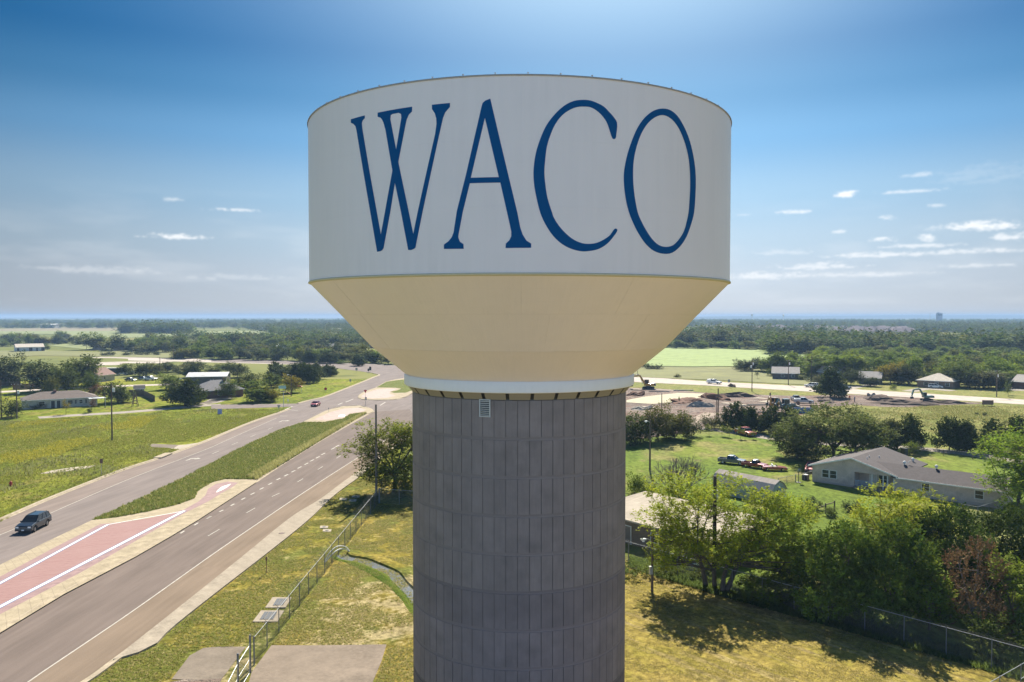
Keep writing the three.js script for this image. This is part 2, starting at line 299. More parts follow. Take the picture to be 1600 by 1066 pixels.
// ---------------------------------------------------------------- the land
struct('ground', plot([[-14000, 300], [14000, 300], [14000, -9500], [-14000, -9500]].map(([x, z]) => ({ x, z })), 0), m_far);
const bounds = (x0, x1, d0, d1) => [[x0, d0], [x1, d0], [x1, d1], [x0, d1]].map(([x, d]) => ({ x, z: -d }));
struct('meadow', plot(bounds(-280, -20, 70, 330), 0.02), m_field);
struct('pasture', plot(bounds(0, 200, 110, 330), 0.02), m_right);
struct('lawn', plot(bounds(-50, 50, 44, 126), 0.04), m_near);
// the tower's compound goes on below and behind the camera: dry mown grass and a concrete yard
struct('lawn', plot(bounds(-19, 60, -70, 44), 0.04), landMat(again(tex(512, 512, (x, y) => { const a = wrapN(x / 70, y / 70, 4, 512 / 70, 45), b = wrapN(x / 6, y / 6, 3, 512 / 6, 46), f = 0.75 + 0.5 * spread(b, 1.8), c = mix3([0.19, 0.175, 0.045], [0.36, 0.29, 0.135], spread(a, 2)); return [c[0] * f, c[1] * f, c[2] * f]; }), 26), 0.05));
struct('yard', plot(bounds(-16, 20, 8, 36), 0.06), m_pad);

// ---------------------------------------------------------------- roads
const Y_ROAD = 0.06, m_tar = dull([0.09, 0.075, 0.066]);
// left carriageway, outer kerb line from the near left up to the side street, then on to the far crossing
const kerbA = L([-130, 868], [0, 816], [66, 787], [132, 760], [194, 736], [252, 717], [285, 705], [330, 688], [351, 679], [401, 658.5], [440, 645], [455, 639.5]);
const kerbB = L([468, 631], [486, 626], [504, 622], [539, 609], [584, 590.5], [594, 586], [585, 583.5]);
const innerA = L([-130, 945], [0, 885], [66, 852], [142, 815.5], [227, 776], [330, 725.4], [374, 701.5], [437.5, 671.5], [473, 660.8], [508, 643], [535, 635.6], [562, 634.6], [580, 639], [585, 644]);
const innerB = L([585, 644], [575.6, 648.5], [501, 690.5], [437.5, 730], [401, 754.7], [310, 814], [267, 840], [212, 872], [100, 931], [0, 992], [-130, 1066]);
const kerbR = L([40, 1118], [127.5, 1066], [176, 1031], [231.6, 989], [340, 902], [384.4, 866], [458.7, 806], [497, 782.5], [535, 754.7], [582, 721], [620, 695], [660, 668]);
{
  // one sheet of asphalt under everything; its outline runs round both carriageways and the crossing
  const out = [...kerbA, ...L([455, 636], [330, 640], [330, 633], [468, 631]), ...kerbB, ...L([560, 580], [490, 571], [420, 568], [330, 565.5], [330, 561.5], [430, 563], [520, 567], [580, 569.5], [640, 572], [720, 580], [760, 612]), ...[...kerbR].reverse(), ...L([-130, 1150])];
  struct('road', plot(out, Y_ROAD), m_asphalt2);
  const rightWay = [...innerB, ...L([-130, 1150]), ...kerbR, ...L([640, 640])];
  struct('road', plot(rightWay, Y_ROAD + 0.006), m_asphalt);
  // dusty outer lane between the edge line and the right kerb
  const edge = L([0, 1099], [45.7, 1066], [197.6, 963], [340, 862], [416, 810], [486, 763], [548, 723], [600, 690], [640, 664]);
  struct('road', plot([...edge, ...[...kerbR].reverse()], Y_ROAD + 0.012), m_shoulder);
  const edgeL = L([-130, 888], [0, 837], [76, 804], [198, 751], [330, 699.6], [351, 690], [400, 668], [432, 654]);
  struct('road', plot([...kerbA.slice(0, -1), ...[...edgeL].reverse()], Y_ROAD + 0.008), m_shoulder2);
  // highway that crosses behind the tower
  const hwA = L([640, 569.5], [760, 575], [985, 587.5], [1100, 596], [1250, 603.5], [1400, 612.5], [1600, 625], [1800, 640]), hwB = L([1800, 652], [1600, 632.5], [1400, 620], [1250, 611.5], [1100, 602.5], [985, 597], [760, 582], [640, 576]);
  struct('highway', plot([...hwA, ...hwB], 0.07), m_highway);
  struct('highway', plot(L([200, 559.5], [340, 561.5], [480, 565.5], [600, 570], [600, 574], [480, 570.5], [330, 566.5], [200, 563.5]), 0.055), m_highway);
  // lane and highway paint
  const line = (pts, w, y) => along(pts, [[-w / 2, y], [w / 2, y]]);
  const markA = line(smoothLine(edge, 60), 0.13, Y_ROAD + 0.018), markB = line(smoothLine(edgeL, 50), 0.13, Y_ROAD + 0.018);
  const seg = (x0, y0, x1, y1, w, y = Y_ROAD + 0.02) => line(L([x0, y0], [x1, y1]), w, y);
  const z4 = (u, v) => [310 + u / 4.706, 640 + v / 4.706];
  const dash = [[70, 935, 155, 885], [352, 765, 417, 728], [540, 645, 597, 618], [727, 537, 770, 512], [878, 445, 915, 422], [1015, 362, 1045, 343]].map(([a, b, c, d]) => seg(...z4(a, b), ...z4(c, d), 0.13));
  const dots = [[80, 797], [168, 750], [250, 705], [330, 660], [398, 623], [465, 585], [527, 550], [588, 515], [645, 487], [697, 458], [743, 430], [793, 403], [835, 378], [878, 355], [917, 330], [990, 290], [1020, 272]].map(([a, b]) => seg(...z4(a - 14, b + 7), ...z4(a + 14, b - 7), 0.26));
  const dots2 = [[284.8, 832.7], [306.5, 820], [326, 809.6]].map(([a, b]) => seg(a - 3, b + 2, a + 3, b - 2, 0.24));
  const dashL = [[100, 330, 150, 308], [245, 262, 290, 244], [380, 205, 420, 188], [510, 150, 545, 135]].map(([a, b, c, d]) => seg(...z4(a, b), ...z4(c, d), 0.13));
  struct('road_marking', markA, m_paint); struct('road_marking', markB, m_paint);
  for (const d of [...dash, ...dots, ...dots2, ...dashL]) struct('road_marking', d, m_paint);
  for (const [a, b, c, d] of [[445, 640.5, 457, 635.5], [437, 650.5, 449, 650.8], [453, 641, 465, 642], [540, 629, 552, 624], [528, 633, 535, 630], [594, 634, 602, 629], [606, 626, 613, 622]]) struct('road_marking', seg(a, b, c, d, 0.35), m_paint);
  for (const [cx, cy, s] of [[297, 718, 1], [440, 658.5, 1.1]]) {      // right-turn arrows
    const p = G(cx, cy), a = Math.atan2(kerbA[6].x - kerbA[7].x, kerbA[6].z - kerbA[7].z);
    const sh = new THREE.Shape(); [[-0.15, -1.7], [0.15, -1.7], [0.15, 0.1], [0.9, 0.1], [0.9, -0.4], [1.75, 0.45], [0.9, 1.3], [0.9, 0.75], [-0.15, 0.75]].forEach(([x, y], i) => i ? sh.lineTo(x * s, y * s) : sh.moveTo(x * s, y * s));
    const g = flat(new THREE.ShapeGeometry(sh)); g.rotateX(-Math.PI / 2); g.rotateY(a + Math.PI + Math.PI); g.translate(p.x, Y_ROAD + 0.02, p.z); struct('turn_arrow', g, m_paint);
  }
  const hm = smoothLine(L([985, 592], [1100, 599], [1250, 607], [1400, 616], [1600, 628.5], [1800, 646]), 80); struct('highway_marking', line(hm, 0.25, 0.08), m_yellow);
  for (const [a, b, c, d] of [[393, 667, 438, 672], [520, 682, 560, 715], [470, 655, 500, 644]]) struct('road_crack', line(L([a, b], [(a * 2 + c) / 3 + 1.2, (b * 2 + d) / 3], [(a + c * 2) / 3 - 0.8, (b + d * 2) / 3 + 0.4], [c, d]), 0.045, Y_ROAD + 0.0165), m_tar);
  struct('road_seam', line(smoothLine(L([0, 1038], [100, 979], [200, 925], [280, 876], [350, 832]), 30), 0.07, Y_ROAD + 0.012), m_asphalt);
}
// kerbs: a gutter and a real step
const kerbProf = (s, w = 0.34) => [[0, 0.062], [0.0, 0.075], [s * 0.3, 0.08], [s * 0.36, 0.19], [s * (0.36 + w), 0.2], [s * (0.37 + w), 0.02]];
struct('kerb', along(smoothLine(kerbA, 90), kerbProf(-1, 0.5)), m_kerb);
struct('kerb', along(smoothLine(kerbB, 60), kerbProf(-1, 0.5)), m_kerb);
struct('kerb', along(smoothLine(innerA, 150), kerbProf(1, 0.2)), m_kerb);
struct('kerb', along(smoothLine(innerB, 150), kerbProf(1, 0.24)), m_kerb);
struct('kerb', along(smoothLine(kerbR, 120), kerbProf(1, 0.3)), m_kerb);

// grass island between the carriageways, its concrete aprons and brick-paved ends
const Y_ISL = 0.2;
const gIsland = L([143, 815], [178, 811.5], [233, 801.5], [278.6, 790.4], [303, 781], [309.6, 768.7], [331, 755.8], [352.5, 750.5], [400, 751], [437, 729], [500, 690], [573, 646.5], [560, 647.5], [547, 649], [537, 655.5], [506, 661.6], [474.5, 661.2], [438.5, 672], [374, 702.5], [330, 726.4], [227, 777]);
struct('median', plot(gIsland, Y_ISL, 6), m_median);
{
  const apron = [...L([-130, 946], [0, 885.5], [66, 852.5], [143, 815.5], [178, 811.5], [233, 801.5], [278.6, 790.4], [303, 781], [309.6, 768.7], [331, 755.8], [352.5, 750.5], [400, 751.5], [401, 755.2], [310, 814.5], [267, 840.5], [212, 872.5], [100, 931.5], [0, 992.5], [-130, 1066.5])];
  struct('median_apron', plot(apron, Y_ISL - 0.005), m_border);
  // joints between the apron's slabs
  const J = []; const lo = smoothLine(L([0, 992], [100, 931], [212, 872], [310, 814], [390, 763]), 64), hi = smoothLine(L([-2, 963], [127.5, 897], [225, 840], [287, 802], [345, 772]), 64);
  for (let i = 1; i < 64; i += 2) { const a = lo[i], b = hi[i]; J.push(along([a, new THREE.Vector3(lerp(a.x, b.x, 0.94), 0, lerp(a.z, b.z, 0.94))], [[-0.012, Y_ISL + 0.001], [0.012, Y_ISL + 0.001]])); }
  const lo2 = smoothLine(L([0, 886], [66, 853], [143, 816]), 30), hi2 = smoothLine(L([8, 900], [82, 860], [157, 822]), 30); for (let i = 1; i < 30; i += 2) J.push(along([lo2[i], hi2[i]], [[-0.012, Y_ISL + 0.001], [0.012, Y_ISL + 0.001]]));
  struct('apron_joint', M(J), dull([0.24, 0.2, 0.15]));
  const pink = L([-130, 973], [8, 900], [82, 860], [157, 821.5], [200, 817.5], [240, 811], [287, 799], [310, 786], [321, 776], [325, 766], [337, 758.5], [356, 754.5], [372, 756.5], [362, 764], [345, 773.5], [325, 786], [287, 805], [225, 840.5], [127.5, 897], [0, 963.5], [-130, 1033]);
  struct('paver_border', plot(pink, Y_ISL), m_mauve);
  const triIn = L([-130, 985], [22.7, 901], [168, 824], [280, 803.5], [101, 899], [0, 950], [-130, 1018]);
  struct('brick_paving', plot(triIn, Y_ISL + 0.005), m_brick);
  const band = (p, q, w, m, y) => struct('paving_band', along(L(p, q), [[-w / 2, y], [w / 2, y]]), m);
  for (const [p, q, w] of [[[-130, 986], [168, 822.6], 0.28], [[-130, 1020], [288, 800.6], 0.36]]) { band(p, q, w, m_white, Y_ISL + 0.013); band(p, q, w + 0.26, m_bluePaint, Y_ISL + 0.009); }
  band([168, 822.4], [285, 801.6], 0.2, m_white, Y_ISL + 0.011);
  struct('paving_band', plot(L([337.4, 772], [340, 768], [347, 762.5], [361, 758.2], [355, 763.5], [346, 768.5]), Y_ISL + 0.009), m_white);
  // far end of the island
  struct('median_apron', plot(L([474, 660.4], [508, 643.2], [535, 636], [562, 635], [579, 639.5], [584, 644], [575, 648], [573, 646.5], [560, 647.5], [547, 649], [537, 655.5], [506, 661]), Y_ISL - 0.005), m_border);
  struct('brick_paving', plot(L([490, 657], [515, 645.5], [538, 639.5], [560, 638.2], [572, 641], [566, 645], [548, 647.5], [540, 652], [530, 655.8], [510, 658.6]), Y_ISL + 0.002), m_paleBrick);
  struct('paving_band', plot(L([528, 652], [532, 649], [537, 649], [540, 651], [536, 653]), Y_ISL + 0.006), m_white);
  // next island beyond the crossing lane
  const isl2 = L([559, 622], [561, 618], [569, 613], [586, 607], [603, 597], [618, 593.5], [660, 588], [700, 600], [650, 612], [634, 621], [615, 625.5], [590, 626], [566, 625]);
  struct('kerb', along(smoothLine([...isl2, isl2[0]], 80), kerbProf(1, 0.2)), m_kerb);
  struct('median_apron', plot(isl2, Y_ISL - 0.005), m_border);
  struct('brick_paving', plot(L([563, 621.5], [570, 615.5], [588, 609.5], [607, 608], [620, 608.5], [612, 612.5], [608, 616], [618, 619.5], [604, 623], [580, 624]), Y_ISL + 0.002), m_paleBrick);
  struct('median', plot(L([588, 606.4], [604, 597.4], [620, 595], [660, 591], [690, 600], [650, 609], [634, 614.5], [616, 615], [609, 613.2], [619, 611.5], [627, 608.5], [618, 606.8]), Y_ISL + 0.004), m_median);
}
// sidewalk of poured slabs along the right kerb
{
  const inner = smoothLine(L([176.4, 1034], [231.6, 990.5], [340, 903.5], [384.4, 867.5], [458.7, 807.5], [497, 784], [535, 756.3], [566, 734], [600, 710]), 46);
  const outer = smoothLine(L([176.4, 1034.6], [233.7, 1016], [265.6, 986.6], [340, 927], [418.4, 866], [480, 816], [524.6, 774], [561, 747], [597, 716]), 46);
  const walk = thing('sidewalk', null, null); walk.userData.kind = 'structure';
  for (let i = 0; i < 46; i++) {
    const a = inner[i], b = inner[i + 1], c = outer[i + 1], d = outer[i], cut = (p, q, t) => [lerp(p.x, q.x, t), 0, lerp(p.z, q.z, t)];
    const P = [cut(a, b, 0.003), cut(a, b, 0.997), cut(d, c, 0.997), cut(d, c, 0.003)], top = P.map((p) => [p[0], 0.2, p[2]]), low = P.map((p) => [p[0], 0.02, p[2]]);
    mesh('slab', faces([top, [low[0], low[3], top[3], top[0]], [low[2], low[1], top[1], top[2]], [low[3], low[2], top[2], top[3]], [low[1], low[0], top[0], top[1]]]), m_walk, walk);
  }
}
// paved pads at the gate, and the driveway mouths on the left
struct('driveway', plot(L([393, 1052], [424, 1010], [500, 1010], [604, 1008.5], [596, 1035], [582, 1068], [575, 1100], [380, 1100]), 0.075, 4), m_pad);
struct('driveway', plot(L([296, 1026], [318, 1014], [340, 1012], [384, 1012], [347, 1062], [310, 1064], [268, 1063]), 0.07), m_pad2);
struct('driveway', plot(L([262, 1068], [300, 1061], [347, 1061.5], [330, 1100], [225, 1100]), 0.065), m_dirt);
struct('driveway', plot(L([284, 704], [262, 700.5], [238, 699.5], [233, 697], [238, 694.2], [279, 696], [290, 695.5], [312, 692], [330, 688]), 0.07), m_slabwhite);
struct('driveway', plot(L([238, 694.2], [279, 696], [272, 700.6], [262, 700.5], [238, 699.5], [233, 697]), 0.078), m_pad2);
struct('path', plot(L([61, 741], [80, 736], [112, 731], [150, 727.5], [140, 731.5], [110, 736.5], [80, 740.5]), 0.07), m_slabwhite);
// narrow lanes among the houses on the left
const lane = (pts, w, m = m_gravel) => struct('lane', along(smoothLine(pts, 40), [[-w / 2, 0.05], [w / 2, 0.05]]), m);
lane(L([60, 653], [130, 648.5], [190, 645], [250, 640], [310, 634.5], [345, 633]), 5);
lane(L([-20, 613.5], [40, 610.8], [86, 608], [130, 606], [200, 603], [250, 601.5], [290, 600]), 7, m_highway);
lane(L([150, 558.5], [190, 559], [270, 561.5], [300, 561]), 14, m_highway);
lane(L([155, 571], [175, 567], [200, 566.5], [260, 566.5]), 18, m_highway);
lane(L([310, 632], [330, 629], [345, 624], [355, 622]), 5);
lane(L([340, 622.5], [330, 628], [316, 631]), 4);
// right side: gravel drive, worn tracks
lane(L([1080, 668], [1120, 672], [1150, 676], [1200, 684], [1245, 690], [1300, 694], [1375, 697.5], [1440, 702], [1500, 708], [1560, 717], [1700, 735]), 4.4);
lane(L([1420, 612], [1450, 608], [1490, 611]), 5); lane(L([1370, 601], [1345, 604], [1325, 608]), 4); lane(L([1600, 611], [1582, 608], [1600, 603]), 6);
// earthworks along the highway
struct('bare_earth', plot(L([975, 606], [1020, 607], [1060, 610], [1120, 616], [1180, 617], [1240, 619], [1330, 617], [1380, 619.5], [1430, 622], [1480, 627], [1530, 629.5], [1538, 631.5], [1470, 633.5], [1420, 637], [1380, 636], [1330, 633], [1290, 637], [1250, 650], [1190, 652], [1120, 660], [1090, 672], [1060, 678], [975, 690]), 0.07, 8), m_dirt);
struct('earth_pad', plot(L([979, 626], [1010, 620], [1060, 614.5], [1100, 615.5], [1122, 618], [1100, 621], [1060, 628], [1020, 632], [979, 629.5]), 0.13), std([0.52, 0.47, 0.33], 0.95, { map: again(blotTex, 9) }));
struct('earth_pad', plot(L([1085, 668], [1110, 652], [1126, 646], [1100, 645], [1080, 655]), 0.09), std([0.34, 0.26, 0.2], 0.95, { map: again(blotTex, 12) }));
for (const [a, b, c, d] of [[985, 608, 1060, 611], [1130, 630, 1165, 634], [1180, 622, 1200, 624], [1190, 629, 1210, 626], [1000, 636, 1022, 638]]) struct('concrete_strip', along(L([a, b], [c, d]), [[-1.3, 0.15], [1.3, 0.15]]), m_slabwhite);
// fields far off
const fieldMat = (c, s = 60) => std(c, 1, { map: again(blotTex, s) });
const f_lime = fieldMat([0.29, 0.38, 0.12], 26), f_pale = fieldMat([0.235, 0.27, 0.085], 120), f_tan = fieldMat([0.27, 0.23, 0.12], 150), f_olive = fieldMat([0.20, 0.205, 0.062], 90);
const field = (m, h, ...px) => struct('field', plot(L(...px), h), m);
field(f_lime, 0.25, [960, 572], [985, 572], [1080, 573.5], [1150, 573], [1215, 566], [1290, 556], [1290, 548.5], [1150, 546], [1040, 543], [960, 542]);
field(f_olive, 0.16, [960, 588], [1050, 592], [1110, 594], [1200, 599], [1300, 604], [1300, 590], [1150, 574], [1080, 574], [960, 572]);
field(f_lime, 0.3, [1040, 530], [1095, 527.5], [1140, 524.5], [1200, 524.5], [1110, 520], [1060, 519.6], [1040, 524]);
field(f_lime, 0.3, [1480, 546], [1560, 547.5], [1600, 545], [1600, 541.5], [1520, 542]);
field(f_olive, 0.3, [1300, 512], [1360, 511.5], [1360, 508.5], [1310, 508.5]); field(f_olive, 0.3, [1500, 513.5], [1560, 514], [1560, 509.5], [1500, 510]);
field(f_tan, 0.3, [-40, 520], [100, 518], [200, 518], [300, 517.5], [300, 512.5], [100, 511.5], [-40, 515]);
field(f_pale, 0.32, [-40, 522], [90, 522.5], [110, 527], [190, 528.5], [260, 527], [330, 521.5], [420, 523], [560, 530], [560, 519.5], [420, 517], [330, 518], [190, 517.5], [80, 517.5], [-40, 518.5]);
field(f_pale, 0.2, [-40, 545], [25, 540], [75, 540], [140, 547], [180, 547], [200, 538], [130, 536.5], [30, 539], [-40, 541]);
field(f_olive, 0.2, [-40, 562], [60, 556], [160, 558], [280, 560], [280, 549], [200, 547], [150, 551], [70, 548], [20, 548], [-40, 550]);
field(f_pale, 0.26, [320, 537], [520, 536], [520, 530], [430, 527], [320, 530]);
// hills on the horizon
{
  const hill = (x0, x1, d, h, seed, steps) => { const top = []; for (let i = 0; i <= steps; i++) { const t = i / steps; top.push([lerp(x0, x1, t), h * Math.pow(Math.sin(Math.PI * clamp(t, 0.001, 0.999)), 0.6) * (0.8 + 0.35 * fbm(t * 7, seed, 3, 5))]); }
    const f = []; for (let i = 0; i < steps; i++) { const [a, ha] = top[i], [b, hb] = top[i + 1]; f.push([[a, -1, -d + 500], [b, -1, -d + 500], [b, hb, -d], [a, ha, -d]], [[a, ha, -d], [b, hb, -d], [b, -1, -d - 700], [a, -1, -d - 700]]); }
    return faces(f); };
  const m_hill = std([0.05, 0.07, 0.03], 1);
  struct('hills', hill(1500, 7500, 8200, 36, 1, 90), m_hill);
  struct('hills', hill(500, 3600, 7800, 24, 2, 60), m_hill);
  struct('hills', hill(-9000, 200, 8600, 9, 3, 90), m_hill);
}
// white glint of a lake under the ridge
struct('water', plot(L([1452, 501.4], [1532, 501.8], [1532, 500.7], [1452, 500.4]), 0.5), new THREE.MeshPhysicalMaterial({ color: lin(0.35, 0.4, 0.42), roughness: 0.25 }));

// ---------------------------------------------------------------- the water tower
{
  const TX = 0.38, TZ = -43.2, R = 10.97, RP = 5.73;           // tank and pedestal radii
  const Y0 = EYE + 1.7, Y1 = EYE + 9.62, YR = EYE - 3.1, YS = EYE - 3.6;
  const t = thing('water_tower', 'huge water tower, white drum with blue lettering over a cream cone and grey concrete shaft', 'water tower', [TX, 0, TZ]);
  // weathered steel paint: faint runs and plate waves
  const steelBump = grey(1024, 512, (x, y) => 0.5 + 0.35 * (spread(wrapN(x / 60, y / 60, 3, 1024 / 60, 26), 1.6) - 0.5) + (x % 128 < 2 || y % 171 < 2 ? 0.25 : 0));
  const runs = tex(1024, 512, (x, y) => { const a = wrapN(x / 9, y / 190, 3, 1024 / 9, 27), b = wrapN(x / 120, y / 90, 4, 1024 / 120, 28); const v = 0.965 - 0.055 * spread(a, 2) * spread(b, 2); return [v, v * 0.997, v * 0.985]; });
  const bands = (h) => again(runs, 69 / 3, h);
  const white = std([0.92, 0.80, 0.80], 0.42, { map: runs, bumpMap: steelBump, bumpScale: 0.012 }), cream = std([0.92, 0.745, 0.65], 0.42, { map: runs, bumpMap: steelBump, bumpScale: 0.012 });
  const lathe = (pts, n = 160) => { const g = new THREE.LatheGeometry(pts.map(([r, y]) => new THREE.Vector2(r, y)), n); const uv = g.attributes.uv; for (let i = 0; i < uv.count; i++) uv.setX(i, uv.getX(i) * 3); return g; };
  mesh('tank_drum', lathe([[R, Y0 + 0.05], [R, Y1]]), white, t);
  mesh('roof', lathe([[R + 0.03, Y1 - 0.03], [R + 0.045, Y1 + 0.03], [R - 0.1, Y1 + 0.06], [8, Y1 + 0.25], [4, Y1 + 0.42], [0, Y1 + 0.5]]), std([0.45, 0.37, 0.32], 0.6), t);
  mesh('drum_edge', lathe([[R + 0.005, Y0 + 0.05], [R + 0.05, Y0 + 0.02], [R + 0.05, Y0 - 0.05], [R - 0.1, Y0 - 0.09]]), std([0.62, 0.53, 0.36], 0.5), t);
  // cone of three courses of welded plates
  const C = [[R - 0.04, Y0 - 0.05], [9.42, EYE + 0.08], [7.85, EYE - 1.58], [6.02, YR]];
  const courses = [14, 12, 8];
  for (let k = 0; k < 3; k++) for (let i = 0; i < courses[k]; i++) {
    const a0 = (i + 0.25 * k) / courses[k] * 2 * Math.PI, a1 = (i + 1 + 0.25 * k) / courses[k] * 2 * Math.PI - 0.0003, n = Math.ceil(96 / courses[k]), [r0, y0] = C[k], [r1, y1] = C[k + 1];
    const g = new THREE.CylinderGeometry(r0 + (i % 2) * 0.004, r1 + (i % 2) * 0.004, y0 - y1 - 0.002, n, 1, true, a0, a1 - a0); g.translate(0, (y0 + y1) / 2, 0); mesh('cone_plate', g, cream, t);
  }
  mesh('skirt_ring', lathe([[6.02, YR + 0.05], [6.16, YR], [6.16, YS + 0.04], [6.13, YS], [5.9, YS], [5.9, YS + 0.2]]), std([0.90, 0.85, 0.85], 0.5, { map: runs }), t);
  // sloping soffit boards with dark slots between them
  const soffit = std([0.30, 0.245, 0.175], 0.8), slot = std([0.05, 0.045, 0.04], 0.9);
  mesh('slot_ring', lathe([[5.97, YS + 0.08], [5.66, YS - 0.36]]), slot, t);
  for (let i = 0; i < 32; i++) { const a = (i + 0.05) / 32 * 2 * Math.PI + 0.1, g = new THREE.CylinderGeometry(6.05, 5.78, 0.36, 5, 1, true, a, 2 * Math.PI / 32 * 0.86); g.translate(0, YS - 0.16, 0); mesh('soffit_panel', g, soffit, t); }
  // concrete shaft: 13 lifts of 64 cast panels, recessed joints
  const LIFT = 1.83, GAP = 0.13, TOP = YS - 0.36;
  const shaftMap = again(tex(1024, 1024, (x, y) => { const a = wrapN(x / 140, y / 140, 5, 1024 / 140, 34), b = wrapN(x / 10, y / 120, 4, 1024 / 10, 35), g = HASH[(x * 77 + y * 1213) & 65535]; const v = 0.82 + 0.26 * (spread(a, 2) - 0.5) + 0.08 * (spread(b, 2) - 0.5) + 0.07 * (g - 0.5); return [v, v, v]; }), 5);
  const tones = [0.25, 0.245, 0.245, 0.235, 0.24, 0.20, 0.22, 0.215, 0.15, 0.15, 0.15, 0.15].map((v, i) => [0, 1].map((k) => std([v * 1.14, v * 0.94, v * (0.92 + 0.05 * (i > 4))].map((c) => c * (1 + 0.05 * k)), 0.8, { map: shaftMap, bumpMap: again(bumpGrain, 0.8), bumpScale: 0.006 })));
  mesh('shaft_core', lathe([[RP - 0.03, TOP + 0.3], [RP - 0.03, 0]]), std([0.12, 0.118, 0.116], 0.85, { map: shaftMap }), t);
  const rest = [], N = 64, W = 2 * Math.PI / N, rr = rngOf(5);
  for (let k = 0; k < 12; k++) {
    const y1 = TOP - k * LIFT - (k ? GAP / 2 : 0), y0 = Math.max(0, TOP - (k + 1) * LIFT + GAP / 2);
    for (let i = 0; i < N; i++) {
      const a = (i + 0.5) * W - Math.PI - 0.02, front = Math.abs(a) < 1.5, wide = a > -0.37 && a < 0.12 ? 0.003 : 0.007;   // joints nearly closed in the middle strip
      const a0 = a - W / 2 + wide / RP, a1 = a + W / 2 - wide / RP, q = (r, y, b) => [r * Math.sin(b), y, r * Math.cos(b)], m = 0.022, ri = RP - 0.05, am = m / RP * 0.4;
      const P = [q(RP, y0 + m, a0 + am), q(RP, y0 + m, a), q(RP, y0 + m, a1 - am), q(RP, y1 - m, a1 - am), q(RP, y1 - m, a), q(RP, y1 - m, a0 + am)], B = [q(ri, y0 - 0.01, a0), q(ri, y0 - 0.01, a1), q(ri, y1 + 0.01, a1), q(ri, y1 + 0.01, a0)];
      const g = faces([[P[0], P[1], P[4], P[5]], [P[1], P[2], P[3], P[4]], [B[0], B[1], P[2], P[0]], [B[1], B[2], P[3], P[2]], [B[2], B[3], P[5], P[3]], [B[3], B[0], P[0], P[5]]]);
      const uv = g.attributes.uv, ps = g.attributes.position; for (let j = 0; j < uv.count; j++) uv.setXY(j, Math.atan2(ps.getX(j), ps.getZ(j)) * RP, ps.getY(j));
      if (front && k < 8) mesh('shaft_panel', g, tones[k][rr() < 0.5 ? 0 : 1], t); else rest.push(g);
    }
  }
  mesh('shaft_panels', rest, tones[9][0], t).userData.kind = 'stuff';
  for (let k = 1; k < 12; k++) { const y = TOP - k * LIFT; mesh('joint_band', lathe([[RP - 0.016, y + GAP / 2 + 0.02], [RP - 0.016, y - GAP / 2 - 0.02]]), tones[k][0], t); }
  // louvred vent near the top of the shaft
  { const v = new THREE.Group(); v.name = 'vent'; v.position.set(0, 0, 0); t.add(v);
    const a = Math.atan2(G(752.5, 638, 22).x - TX, 38) * 38 / RP * 0.985, yc = EYE - 4.35, place = (g) => { g.translate(0, yc, RP + 0.02); g.rotateY(a); return g; };
    mesh('frame', [place(box(0.05, 0.84, 0.12, -0.25)), place(box(0.05, 0.84, 0.12, 0.25)), place(box(0.45, 0.05, 0.08, 0, 0.395)), place(box(0.45, 0.05, 0.08, 0, -0.395))], std([0.5, 0.5, 0.5], 0.5), v);
    mesh('backing', place(box(0.45, 0.74, 0.012, 0, 0, 0)), m_black, v);
    for (let i = 0; i < 8; i++) mesh('slat', place(box(0.45, 0.034, 0.045, 0, 0.325 - i * 0.092, 0.03, 0, 0.25)), std([0.5, 0.5, 0.5], 0.5), v); }
  // lugs along the roof edge
  const lug = M([box(0.04, 0.06, 0.04, 0, 0.03, 0), box(0.07, 0.02, 0.07, 0, 0.06, 0)]);
  for (let i = 0; i < 52; i++) { const a = (i + 0.2) / 52 * 2 * Math.PI, m = mesh('roof_lug', lug, m_galv, t); m.position.set(Math.sin(a) * (R - 0.06), Y1 + 0.05, Math.cos(a) * (R - 0.06)); m.rotation.y = a; }
